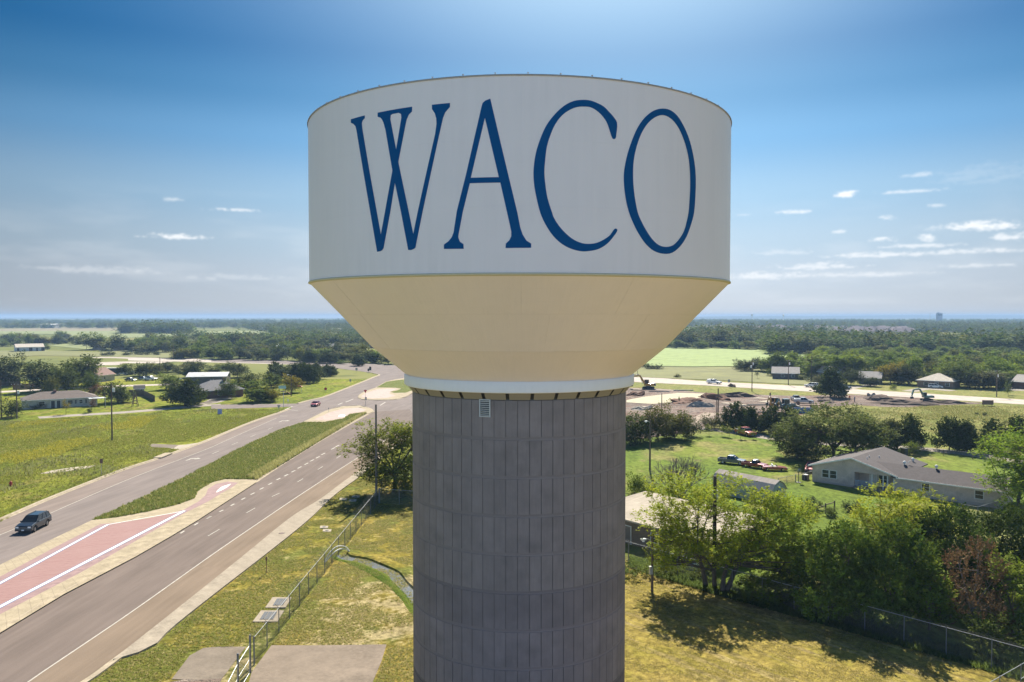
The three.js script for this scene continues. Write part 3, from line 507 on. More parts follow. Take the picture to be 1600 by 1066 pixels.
  // the four painted letters, bent round the drum: outlines as metres along the drum and above its lower edge
  const letters = {
  W: [[[-8.11,6.86],[-7.17,6.88],[-7.17,6.76],[-7.30,6.69],[-7.36,6.58],[-7.33,6.34],[-6.91,4.51],[-6.47,2.67],[-6.26,1.75],[-6.02,2.72],[-5.62,4.38],[-5.98,6.11],[-6.09,6.43],[-6.17,6.57],[-6.25,6.65],[-6.41,6.71],[-6.41,6.88],[-4.62,6.91],[-4.63,6.71],[-4.78,6.60],[-4.89,6.40],[-4.95,6.17],[-5.31,4.71],[-4.79,2.56],[-4.59,1.70],[-4.37,2.62],[-3.57,5.71],[-3.51,6.10],[-3.52,6.33],[-3.58,6.54],[-3.71,6.73],[-3.71,6.90],[-2.92,6.91],[-2.92,6.75],[-3.12,6.55],[-3.22,6.33],[-3.38,5.70],[-4.16,2.53],[-4.49,1.12],[-4.57,1.07],[-4.70,1.03],[-4.84,1.04],[-5.20,2.67],[-5.49,3.85],[-5.75,2.62],[-6.11,1.17],[-6.19,1.08],[-6.31,1.04],[-6.48,1.03],[-6.88,2.78],[-7.72,6.32],[-7.79,6.51],[-7.93,6.63],[-8.11,6.71]],
    [[-5.71,6.52],[-5.69,6.68],[-5.60,6.72],[-5.28,6.73],[-5.17,6.67],[-5.15,6.52],[-5.42,5.24]]],
  A: [[[-1.25,7.00],[-0.76,4.92],[-0.16,2.43],[-0.05,1.86],[0.05,1.57],[0.20,1.33],[0.39,1.21],[0.39,1.04],[-0.64,1.03],[-0.63,1.21],[-0.49,1.34],[-0.41,1.50],[-0.41,1.70],[-0.59,2.51],[-0.85,3.65],[-2.09,3.65],[-2.38,2.54],[-2.56,1.64],[-2.58,1.49],[-2.51,1.31],[-2.36,1.21],[-2.35,1.02],[-3.20,1.03],[-3.20,1.21],[-3.00,1.34],[-2.86,1.50],[-2.78,1.69],[-2.64,2.55],[-2.25,4.01],[-1.60,6.72],[-1.56,6.84],[-1.45,6.93]],
    [[-1.47,6.24],[-2.05,3.87],[-0.91,3.87]]],
  C: [[[4.00,6.20],[3.84,6.42],[3.61,6.63],[3.40,6.80],[3.12,6.92],[2.82,7.00],[2.52,7.01],[2.11,6.94],[1.70,6.72],[1.31,6.35],[0.99,5.92],[0.74,5.36],[0.57,4.80],[0.49,4.25],[0.48,3.91],[0.52,3.47],[0.62,2.96],[0.76,2.43],[0.96,1.99],[1.29,1.51],[1.66,1.19],[2.07,1.00],[2.49,0.92],[2.79,0.94],[3.19,1.03],[3.58,1.26],[3.87,1.57],[4.02,1.78],[4.03,1.85],[3.96,1.89],[3.88,1.85],[3.71,1.62],[3.42,1.42],[3.11,1.28],[2.79,1.23],[2.49,1.25],[2.14,1.38],[1.81,1.62],[1.51,1.94],[1.30,2.27],[1.24,2.44],[1.05,3.03],[0.96,3.58],[0.92,4.08],[0.95,4.53],[1.02,5.09],[1.16,5.54],[1.36,5.99],[1.65,6.36],[1.99,6.60],[2.28,6.71],[2.55,6.74],[2.82,6.73],[3.06,6.63],[3.30,6.45],[3.52,6.19],[3.66,5.86],[3.74,5.64],[3.80,5.54],[3.87,5.52],[3.94,5.57],[3.97,5.74]]],
  O: [[[6.30,7.04],[5.80,6.88],[5.36,6.56],[5.00,6.12],[4.70,5.52],[4.50,4.98],[4.37,4.46],[4.32,4.06],[4.35,3.54],[4.44,3.03],[4.56,2.63],[4.72,2.27],[5.03,1.76],[5.45,1.29],[5.89,1.03],[6.45,0.94],[6.93,1.01],[7.45,1.32],[7.88,1.77],[8.21,2.34],[8.42,2.83],[8.52,3.60],[8.54,4.28],[8.48,4.82],[8.28,5.46],[7.96,6.08],[7.56,6.56],[7.19,6.87],[6.75,7.04]],
    [[6.26,6.76],[5.87,6.61],[5.50,6.32],[5.18,5.88],[4.94,5.31],[4.80,4.72],[4.77,4.20],[4.80,3.63],[4.90,3.03],[5.02,2.58],[5.17,2.29],[5.45,1.88],[5.78,1.52],[6.13,1.30],[6.55,1.24],[6.99,1.34],[7.39,1.64],[7.69,1.99],[7.88,2.43],[8.00,2.79],[8.07,3.37],[8.11,3.98],[8.08,4.59],[7.99,5.12],[7.76,5.69],[7.43,6.19],[7.02,6.57],[6.63,6.74]]],
  };
  const blue = new THREE.MeshPhysicalMaterial({ color: lin(0.0, 0.075, 0.235), roughness: 0.6, specularIntensity: 0.25 });
  for (const k of ['W', 'A', 'C', 'O']) {
    const round = k === 'C' || k === 'O';
    const loops = letters[k].map((l) => { const v = l.map(([x, y]) => new THREE.Vector2(x, y)); if (!round) return v; const c = new THREE.CatmullRomCurve3(v.map((p) => new THREE.Vector3(p.x, p.y, 0)), true, 'centripetal'); return c.getPoints(v.length * 3).slice(0, -1).map((p) => new THREE.Vector2(p.x, p.y)); });
    const sh = new THREE.Shape(loops[0]); if (loops[1]) sh.holes.push(new THREE.Path(loops[1]));
    const ex = flat(new THREE.ShapeGeometry(sh)), p = ex.attributes.position; let tri = [];
    for (let i = 0; i < p.count; i += 3) tri.push([0, 1, 2].map((j) => [p.getX(i + j), p.getY(i + j)]));
    for (let pass = 0; pass < 10; pass++) { const next = []; let more = false; for (const T of tri) { const l = T.map((a, j) => Math.abs(a[0] - T[(j + 1) % 3][0])), mx = Math.max(...l); if (mx < 0.35) { next.push(T); continue; } more = true; const j = l.indexOf(mx), a = T[j], b = T[(j + 1) % 3], c = T[(j + 2) % 3], h = [(a[0] + b[0]) / 2, (a[1] + b[1]) / 2]; next.push([a, h, c], [h, b, c]); } tri = next; if (!more) break; }
    const pos = [], nor = []; for (const T of tri) for (const [s, y] of T) { const a = s / R; pos.push(Math.sin(a) * (R + 0.008), Y0 + y, Math.cos(a) * (R + 0.008)); nor.push(Math.sin(a), 0, Math.cos(a)); }
    const g = new THREE.BufferGeometry(); g.setAttribute('position', new THREE.Float32BufferAttribute(pos, 3)); g.setAttribute('normal', new THREE.Float32BufferAttribute(nor, 3)); g.setAttribute('uv', new THREE.Float32BufferAttribute(new Float32Array(pos.length / 3 * 2), 2));
    tag(mesh('letter', g, blue, t), `blue letter ${k}`);
  }
}

// ---------------------------------------------------------------- trees
const leafMat = (r, g, b, tr = 0.38) => new THREE.MeshPhysicalMaterial({ color: lin(r * 0.88, g * 0.86, b * 0.5), roughness: 0.85, transmission: tr, thickness: 0, specularIntensity: 0.1, side: THREE.DoubleSide, vertexColors: true });
const m_bark = std([0.10, 0.078, 0.06], 0.95), m_barkGrey = std([0.17, 0.145, 0.125], 0.95);
class Leaves {
  constructor(n) { this.p = new Float32Array(n * 12); this.c = new Float32Array(n * 12); this.n = 0; this.max = n; }
  add(x, y, z, ux, uy, uz, vx, vy, vz, r, g, b) {        // a leaf: a diamond spanned by u (length) and v (half width)
    if (this.n >= this.max) return; const o = this.n * 12, p = this.p, c = this.c;
    p[o] = x; p[o + 1] = y; p[o + 2] = z; p[o + 3] = x + ux * 0.55 + vx; p[o + 4] = y + uy * 0.55 + vy; p[o + 5] = z + uz * 0.55 + vz;
    p[o + 6] = x + ux; p[o + 7] = y + uy; p[o + 8] = z + uz; p[o + 9] = x + ux * 0.45 - vx; p[o + 10] = y + uy * 0.45 - vy; p[o + 11] = z + uz * 0.45 - vz;
    for (let k = 0; k < 12; k += 3) { c[o + k] = r; c[o + k + 1] = g; c[o + k + 2] = b; } this.n++;
  }
  geo() {
    const g = new THREE.BufferGeometry(), idx = new Uint32Array(this.n * 6);
    for (let i = 0; i < this.n; i++) { const a = i * 4; idx.set([a, a + 1, a + 2, a, a + 2, a + 3], i * 6); }
    g.setAttribute('position', new THREE.BufferAttribute(this.p.slice(0, this.n * 12), 3)); g.setAttribute('color', new THREE.BufferAttribute(this.c.slice(0, this.n * 12), 3)); g.setIndex(new THREE.BufferAttribute(idx, 1));
    return g;
  }
}
const onBall = (r) => { const u = r() * 2 - 1, a = r() * 6.2832, s = Math.sqrt(1 - u * u); return [s * Math.cos(a), u, s * Math.sin(a)]; };
const gauss = (r) => (r() + r() + r() + r() - 2) * 0.9;
// lobes: [x, y, z, rx, ry, rz]; sprays of leaves on and inside each lobe. style 'broad' | 'cedar' | 'willow'
function crown(r, lobes, n, leaf, style = 'broad', tint = 0.22, per = 14) {
  const B = new Leaves(n), w = lobes.map((l) => Math.pow(l[3] * l[4] * l[5], 0.7)), sum = w.reduce((a, b) => a + b, 0);
  lobes.forEach((l, li) => {
    const sprays = Math.max(3, Math.round(n * w[li] / sum / per)), lobeTone = 1 + tint * gauss(r) * 0.8;
    for (let s = 0; s < sprays; s++) {
      const d = onBall(r); if (d[1] < -0.35 && r() < 0.55) d[1] *= -1;
      const bump = 0.82 + 0.36 * r(), u = (0.62 + 0.38 * Math.sqrt(r())) * bump, cx = l[0] + d[0] * l[3] * u, cy = l[1] + d[1] * l[4] * u, cz = l[2] + d[2] * l[5] * u;
      const tone = lobeTone * (1 + tint * gauss(r)), warm = 1 + 0.22 * tint / 0.22 * gauss(r) * 0.5, size = leaf * (0.8 + 0.5 * r());
      let ax, ay, az, sp;                                   // axis of the spray
      if (style === 'cedar') { ax = d[0] * 0.8 + gauss(r) * 0.4; ay = 0.75 + 0.5 * r(); az = d[2] * 0.8 + gauss(r) * 0.4; sp = 1.5; }
      else if (style === 'willow') { ax = d[0] * 0.5; ay = -1; az = d[2] * 0.5; sp = 2; }
      else { ax = d[0] + gauss(r) * 0.5; ay = d[1] * 0.6 + 0.25 + gauss(r) * 0.4; az = d[2] + gauss(r) * 0.5; sp = 1.25; }
      const al = Math.hypot(ax, ay, az) || 1; ax /= al; ay /= al; az /= al;
      for (let k = 0; k < per; k++) {
        const t = r(), along_ = (t - 0.4) * sp * 2.4 * size, side = size * (style === 'cedar' ? 0.55 * (1.15 - t) : 0.72);
        const x = cx + ax * along_ + gauss(r) * side, y = cy + ay * along_ + gauss(r) * side * 0.8, z = cz + az * along_ + gauss(r) * side;
        const q = onBall(r); const up = style === 'cedar' ? 0.9 : 0.35; let ux = ax * 0.7 + q[0] * 0.8, uy = (ay * 0.7 + q[1] * 0.6) * up, uz = az * 0.7 + q[2] * 0.8; const ul = Math.hypot(ux, uy, uz) || 1, L1 = size * (0.75 + 0.5 * r()) / ul; ux *= L1; uy *= L1; uz *= L1;
        const e = onBall(r); if (style !== 'cedar') { e[0] *= 0.45; e[2] *= 0.45; e[1] = Math.abs(e[1]) + 0.5; } let vx = uy * e[2] - uz * e[1], vy = uz * e[0] - ux * e[2], vz = ux * e[1] - uy * e[0]; const vl = Math.hypot(vx, vy, vz) || 1, wd = size * (style === 'cedar' ? 0.26 : 0.34) / vl;
        const f = tone * (0.85 + 0.3 * r());
        B.add(x, y, z, ux, uy, uz, vx * wd, vy * wd, vz * wd, f * warm, f, f * (2 - warm) * 0.9 + 0.05);
      }
    }
  });
  return B.geo();
}
// trunk and limbs reaching to the lobes
function wood(r, base, lobes, r0, fork = 0.35, lean = [0, 0]) {
  const G_ = [], top = Math.max(...lobes.map((l) => l[1]));
  const fy = top * fork, fork_ = new THREE.Vector3(base[0] + lean[0], fy, base[1] + lean[1]), b0 = new THREE.Vector3(base[0], -0.1, base[1]);
  const mid = b0.clone().lerp(fork_, 0.5).add(new THREE.Vector3(gauss(r) * r0, 0, gauss(r) * r0));
  G_.push(rod(b0, mid, r0 * 1.2, r0 * 0.9, 8), rod(mid, fork_, r0 * 0.9, r0 * 0.72, 8));
  const far = [...lobes].sort((p, q) => p[0] * 7.3 + p[2] * 3.1 - q[0] * 7.3 - q[2] * 3.1), K = Math.min(7, far.length), mains = [];
  const reach = (a, l, q, bend) => { const e = new THREE.Vector3(l[0], l[1] - l[4] * 0.1, l[2]), k = a.clone().lerp(e, 0.5); k.y += (e.y - a.y) * bend; k.x += gauss(r) * 0.3; k.z += gauss(r) * 0.3; G_.push(rod(a, k, q, q * 0.7, 5), rod(k, e, q * 0.7, q * 0.3, 5)); for (let i = 0; i < 3; i++) { const d = onBall(r); G_.push(rod(k.clone().lerp(e, 0.4 + 0.6 * r()), [e.x + d[0] * l[3] * 0.8, e.y + d[1] * l[4] * 0.8, e.z + d[2] * l[5] * 0.8], q * 0.3, 0.01, 3)); } return [k, e, q]; };
  for (let i = 0; i < K; i++) { const l = far[Math.floor((i + 0.5) * far.length / K)]; mains.push(reach(fork_, l, r0 * (0.34 + 0.2 * r()), 0.16)); l.done = 1; }
  for (const l of lobes) { if (l.done) { delete l.done; continue; } let best = mains[0], bd = 1e9; for (const m of mains) { const d = Math.hypot(m[0].x - l[0], m[0].y - l[1], m[0].z - l[2]); if (d < bd) { bd = d; best = m; } } reach(best[0].clone().lerp(best[1], 0.2 * r()), l, best[2] * 0.5, 0.08); }
  return M(G_);
}
function lobesOf(r, h, w, n, low = 0.32, flatTop = 0.5) { low -= 0.16;      // lobes packed in an egg of height h, radius w
  const out = [], cy = h * (low + 1) / 2, ry = h * (1 - low) / 2; let guard = 0;
  while (out.length < n && guard++ < 400) {
    const d = onBall(r), u = Math.cbrt(r()) * 0.74, s = 0.32 + 0.2 * r(), x = d[0] * w * u, y = cy + Math.sign(d[1]) * Math.pow(Math.abs(d[1]), 0.75) * ry * u * 0.98, z = d[2] * w * u;
    if (out.some((o) => Math.hypot(o[0] - x, (o[1] - y) * 1.2, o[2] - z) < w * 0.3)) continue;
    out.push([x, y, z, w * s * 1.15, Math.min(ry, w) * s * (0.75 + flatTop * 0.3), w * s * 1.15]);
  }
  if (low < 0.05) for (let i = 0, k = Math.ceil(n / 3); i < k; i++) { const a = i / k * 6.283 + r(), q = w * (0.5 + 0.2 * r()); out.push([Math.cos(a) * q, h * (0.16 + 0.14 * r()), Math.sin(a) * q, w * 0.36, h * 0.15, w * 0.36]); }
  return out;
}
// one kind of tree, built once with its trunk and crown: copies share it
function treeProto(seed, h, w, o = {}) {
  const r = rngOf(seed), lobes = o.style === 'cedar' ? cedarLobes(r, h, w, o.full ?? 0) : lobesOf(r, h, w, o.lobes ?? 9, o.low ?? 0.25, o.flat ?? 0.5);
  return { h, w, trunk: wood(r, [0, 0], lobes, o.trunk ?? h * 0.024, o.fork ?? 0.3), crown: crown(r, lobes, o.n ?? 2400, o.leaf ?? 0.4, o.style ?? 'broad', o.tint ?? 0.22, o.per ?? 12) };
}
function cedarLobes(r, h, w, full) {
  const out = []; for (let i = 0; i < 12; i++) { const t = (i + 0.4) / 12, rad = w * (full ? Math.sqrt(1 - t * t * 0.9) : Math.pow(1 - t, 0.75)) * 0.62, a = i * 2.4 + r(); out.push([Math.cos(a) * rad, h * (0.1 + 0.85 * t), Math.sin(a) * rad, w * 0.42 * (1.15 - 0.65 * t), h * 0.13, w * 0.42 * (1.15 - 0.65 * t)]); }
  return out;
}
let treeN = 0;
function plantTree(proto, mat, name, label, category, p, height, width, group, bark = m_bark) {
  const o = thing(name, label, category, p, (treeN++ * 2.399) % 6.283, group);
  o.scale.set(width / (2 * proto.w), height / proto.h, width / (2 * proto.w)); if (proto.trunk) mesh('trunk', proto.trunk, bark, o); mesh('crown', proto.crown, mat, o); return o;
}
const L_oak = leafMat(0.105, 0.14, 0.036), L_dark = leafMat(0.068, 0.095, 0.032, 0.32), L_mid = leafMat(0.135, 0.185, 0.038), L_lime = leafMat(0.20, 0.26, 0.03, 0.48), L_yellow = leafMat(0.30, 0.26, 0.025, 0.48), L_cedar = leafMat(0.062, 0.09, 0.03, 0.28), L_grey = leafMat(0.15, 0.155, 0.09, 0.3), L_brown = leafMat(0.19, 0.10, 0.07, 0.25), L_olive = leafMat(0.15, 0.16, 0.045), L_fresh = leafMat(0.16, 0.225, 0.03, 0.45);
// mid-distance kinds
const P = {
  oak: [treeProto(11, 9, 5.2, { n: 6600, leaf: 0.46, low: 0.03, lobes: 12, fork: 0.14 }), treeProto(12, 9, 4.8, { n: 6400, leaf: 0.46, lobes: 11, low: 0.04, fork: 0.14 }), treeProto(13, 8, 4.6, { n: 6000, leaf: 0.46, low: 0.0, lobes: 11, fork: 0.12 })],
  tall: [treeProto(14, 10, 4, { n: 5400, leaf: 0.46, lobes: 12, low: 0.02, fork: 0.14 }), treeProto(15, 10, 3.6, { n: 5000, leaf: 0.46, lobes: 11, low: 0.04, fork: 0.16 })],
  bush: [treeProto(16, 4, 3, { n: 2600, leaf: 0.34, low: 0.02, lobes: 7, fork: 0.12 }), treeProto(17, 4, 3.4, { n: 2800, leaf: 0.34, low: 0.02, lobes: 8, fork: 0.12 })],
  cedar: [treeProto(18, 6, 3, { style: 'cedar', n: 5200, leaf: 0.42, full: 1, fork: 0.15 }), treeProto(19, 6.5, 2.6, { style: 'cedar', n: 4800, leaf: 0.42, fork: 0.15 })],
  sap: [treeProto(20, 4, 1.5, { n: 520, leaf: 0.32, lobes: 5, low: 0.35, trunk: 0.05 })],
  oakFar: [1, 2, 3].map((k) => treeProto(30 + k, 9, 5, { n: 2200, leaf: 0.8, low: 0.02, lobes: 6, fork: 0.12, tint: 0.2 })),
  tallFar: [1, 2].map((k) => treeProto(36 + k, 10, 3.8, { n: 2000, leaf: 0.76, low: 0.02, lobes: 7, fork: 0.14, tint: 0.2 })),
  bushFar: [1, 2].map((k) => treeProto(40 + k, 4, 3.2, { n: 1300, leaf: 0.6, low: 0.02, lobes: 4, fork: 0.12, tint: 0.2 })),
};
const pick = (a, i) => a[i % a.length];
// a tree measured off the photograph: column and row of its foot, row of its top, width in pixels
function treeAt(kind, mat, px, py, top, wpx, label, name = 'tree', category = 'tree', group, bark) {
  const p = G(px, py), d = -p.z, pr = Array.isArray(P[kind]) ? pick(P[kind], treeN) : kind;
  return plantTree(pr, mat, name, label, category, p, Math.max(0.8, hTop(p, top)), wpx * d / FOCAL * 1.06, group, bark);
}

// ---------------------------------------------------------------- buildings
const shingleTex = tex(512, 512, (x, y) => { const row = Math.floor(y / 16), k = HASH[(Math.floor((x + (row & 1) * 16 + HASH[row] * 20) / 32) * 131 + row * 997) & 65535], edge = y % 16 < 2 ? 0.82 : 1, b = wrapN(x / 70, y / 70, 3, 512 / 70, 29); const v = (0.76 + 0.2 * k + 0.16 * (spread(b, 2) - 0.5)) * edge; return [v, v, v]; });
const sidingBump = grey(64, 256, (x, y) => (y % 32) / 32), sheetBump = grey(256, 64, (x) => (x % 32 < 4 ? 1 : 0)), wallTex = again(blotTex, 5);
const roofOf = (r, g, b) => std([r, g, b], 0.9, { map: again(shingleTex, 5), bumpMap: again(bumpGrain, 1), bumpScale: 0.01 }), sidingOf = (r, g, b) => std([r, g, b], 0.8, { map: wallTex, bumpMap: again(sidingBump, 0.5, 1.6), bumpScale: 0.03 });
const sheetOf = (r, g, b, m = 0.3) => std([r, g, b], 0.5, { metalness: m, map: again(runsTex(), 6), bumpMap: again(sheetBump, 2.4, 1), bumpScale: 0.04 });
function runsTex() { return runsTex.t ??= tex(256, 256, (x, y) => { const a = wrapN(x / 12, y / 60, 3, 256 / 12, 30), b = wrapN(x / 50, y / 50, 3, 256 / 50, 36), v = 0.82 + 0.22 * (spread(a, 2) - 0.5) + 0.16 * (spread(b, 2) - 0.5); return [v, v * 0.985, v * 0.96]; }); }
const R_grey = roofOf(0.072, 0.058, 0.062), R_brown = roofOf(0.17, 0.13, 0.11), R_black = roofOf(0.075, 0.07, 0.072), R_red = roofOf(0.24, 0.135, 0.105), R_cool = roofOf(0.20, 0.19, 0.195), R_tan = roofOf(0.58, 0.51, 0.42), R_pale = roofOf(0.42, 0.38, 0.34);
const W_grey = sidingOf(0.64, 0.53, 0.47), W_pale = sidingOf(0.52, 0.49, 0.43), W_brick = std([0.20, 0.10, 0.075], 0.9, { map: wallTex }), W_tan = sidingOf(0.36, 0.28, 0.2), W_white = std([0.66, 0.66, 0.64], 0.7, { map: wallTex }), W_green = sidingOf(0.10, 0.16, 0.13), W_dark = sidingOf(0.15, 0.13, 0.12);
const m_trim = std([0.72, 0.71, 0.68], 0.6), m_roofEdge = std([0.55, 0.53, 0.5], 0.7);
function windowOn(parent, x, y0, y1, w, z, turn = 0, sash = true) {    // window in a wall that looks along +z of the parent; turn for side walls
  const g = new THREE.Group(); g.name = 'window'; g.position.set(x, 0, z); g.rotation.y = turn; parent.add(g); const h = y1 - y0, y = (y0 + y1) / 2, b = 0.07;
  mesh('pane', box(w - b, h - b, 0.02, 0, y, 0.015), m_glass, g);
  mesh('frame', [box(b, h + b, 0.09, -w / 2, y, 0.02), box(b, h + b, 0.09, w / 2, y, 0.02), box(w - b, b, 0.09, 0, y1, 0.02), box(w + 0.16, b, 0.13, 0, y0, 0.04), sash ? box(w - b, 0.045, 0.06, 0, y, 0.03) : null], m_trim, g);
}
function doorOn(parent, x, w, h, z, mat, turn = 0) {
  const g = new THREE.Group(); g.name = 'door'; g.position.set(x, 0, z); g.rotation.y = turn; parent.add(g);
  mesh('leaf', box(w, h, 0.05, 0, h / 2, 0.02), mat, g); mesh('frame', [box(0.08, h, 0.09, -w / 2 - 0.04, h / 2, 0.03), box(0.08, h, 0.09, w / 2 + 0.04, h / 2, 0.03), box(w + 0.16, 0.08, 0.09, 0, h + 0.04, 0.03)], m_trim, g);
}
// roof slab from an outline of its upper face (counter-clockwise seen from above)
function slab(P, th = 0.14) { const n = P.length, Q = P.map(([x, y, z]) => [x, y - th, z]), f = [P, [...Q].reverse()]; for (let i = 0; i < n; i++) { const j = (i + 1) % n; f.push([P[i], Q[i], Q[j], P[j]]); } return faces(f); }
// front wall from A to B (left to right as seen from outside), going back by depth
function building(name, label, cat, A, B, depth, eave, ridge, wall, roof, o = {}) {
  const len = Math.hypot(B.x - A.x, B.z - A.z), t = thing(name, label, cat, A, Math.atan2(-(B.z - A.z), B.x - A.x), o.group), ov = o.over ?? 0.45, D = -depth, W = [];
  const kind = o.kind ?? 'gable', px = (f) => W.push(f);
  px([[0, 0, 0], [len, 0, 0], [len, eave, 0], [0, eave, 0]]); px([[len, 0, D], [0, 0, D], [0, eave, D], [len, eave, D]]);
  const rz = D / 2;
  if (kind === 'gable') { px([[len, 0, 0], [len, 0, D], [len, eave, D], [len, ridge - 0.1, rz], [len, eave, 0]]); px([[0, 0, D], [0, 0, 0], [0, eave, 0], [0, ridge - 0.1, rz], [0, eave, D]]); }
  else if (kind === 'gambrel') { const k = eave + (ridge - eave) * 0.62, zk = -depth * 0.2; for (const x of [0, len]) px([[x, 0, 0], [x, 0, D], [x, eave, D], [x, k, D - zk], [x, ridge - 0.05, rz], [x, k, zk], [x, eave, 0]]); }
  else { px([[len, 0, 0], [len, 0, D], [len, eave, D], [len, eave, 0]]); px([[0, 0, D], [0, 0, 0], [0, eave, 0], [0, eave, D]]); }
  mesh('wall', faces(W), wall, t);
  const drop = (ridge - eave) / (depth / 2) * ov, e = eave - drop + 0.12, r = ridge + 0.12, R_ = [];
  if (kind === 'gable') R_.push(slab([[-ov, e, ov], [len + ov, e, ov], [len + ov, r, rz], [-ov, r, rz]]), slab([[len + ov, e, D - ov], [-ov, e, D - ov], [-ov, r, rz], [len + ov, r, rz]]));
  else if (kind === 'gambrel') { const k = eave + (ridge - eave) * 0.62 + 0.1, zk = -depth * 0.2, e2 = eave - 0.05; for (const s of [0, 1]) { const f = (z) => (s ? D - z : z), q = (P) => slab(s ? P.map(([x, y, z]) => [len - x, y, f(z)]) : P, 0.08); R_.push(q([[-0.2, e2, 0.15], [len + 0.2, e2, 0.15], [len + 0.2, k, zk], [-0.2, k, zk]]), q([[-0.2, k, zk], [len + 0.2, k, zk], [len + 0.2, ridge + 0.08, rz], [-0.2, ridge + 0.08, rz]])); } }
  else if (kind === 'hip') { const hx = Math.min(len / 2 - 0.2, depth / 2); R_.push(slab([[-ov, e, ov], [len + ov, e, ov], [len - hx, r, rz], [hx, r, rz]]), slab([[len + ov, e, D - ov], [-ov, e, D - ov], [hx, r, rz], [len - hx, r, rz]]), slab([[len + ov, e, ov], [len + ov, e, D - ov], [len - hx, r, rz]]), slab([[-ov, e, D - ov], [-ov, e, ov], [hx, r, rz]])); }
  else R_.push(slab([[-ov, eave, ov], [len + ov, eave, ov], [len + ov, ridge, D - ov], [-ov, ridge, D - ov]], 0.18));
  const rf = mesh('roof', R_, roof, t);
  if (o.ridge !== 0 && (kind === 'gable' || kind === 'hip')) mesh('fascia', [bar([-ov, e - 0.06, ov + 0.015], [len + ov, e - 0.06, ov + 0.015], 0.03, 0.18)], m_trim, t);
  for (const [x, w, y0, y1] of o.windows ?? []) windowOn(t, x, y0, y1, w, 0.01);
  for (const [z, w, y0, y1] of o.sideWindows ?? []) windowOn(t, len + 0.01, y0, y1, w, z, Math.PI / 2);
  for (const [x, w, h, m] of o.doors ?? []) doorOn(t, x, w, h, 0.01, m ?? m_dark);
  if (o.chimney) mesh('chimney', box(0.7, 1.3, 0.7, o.chimney, ridge + 0.2, rz + 0.6), o.chimneyMat ?? W_brick, rf);
  t.userData.len = undefined; delete t.userData.len; return t;
}
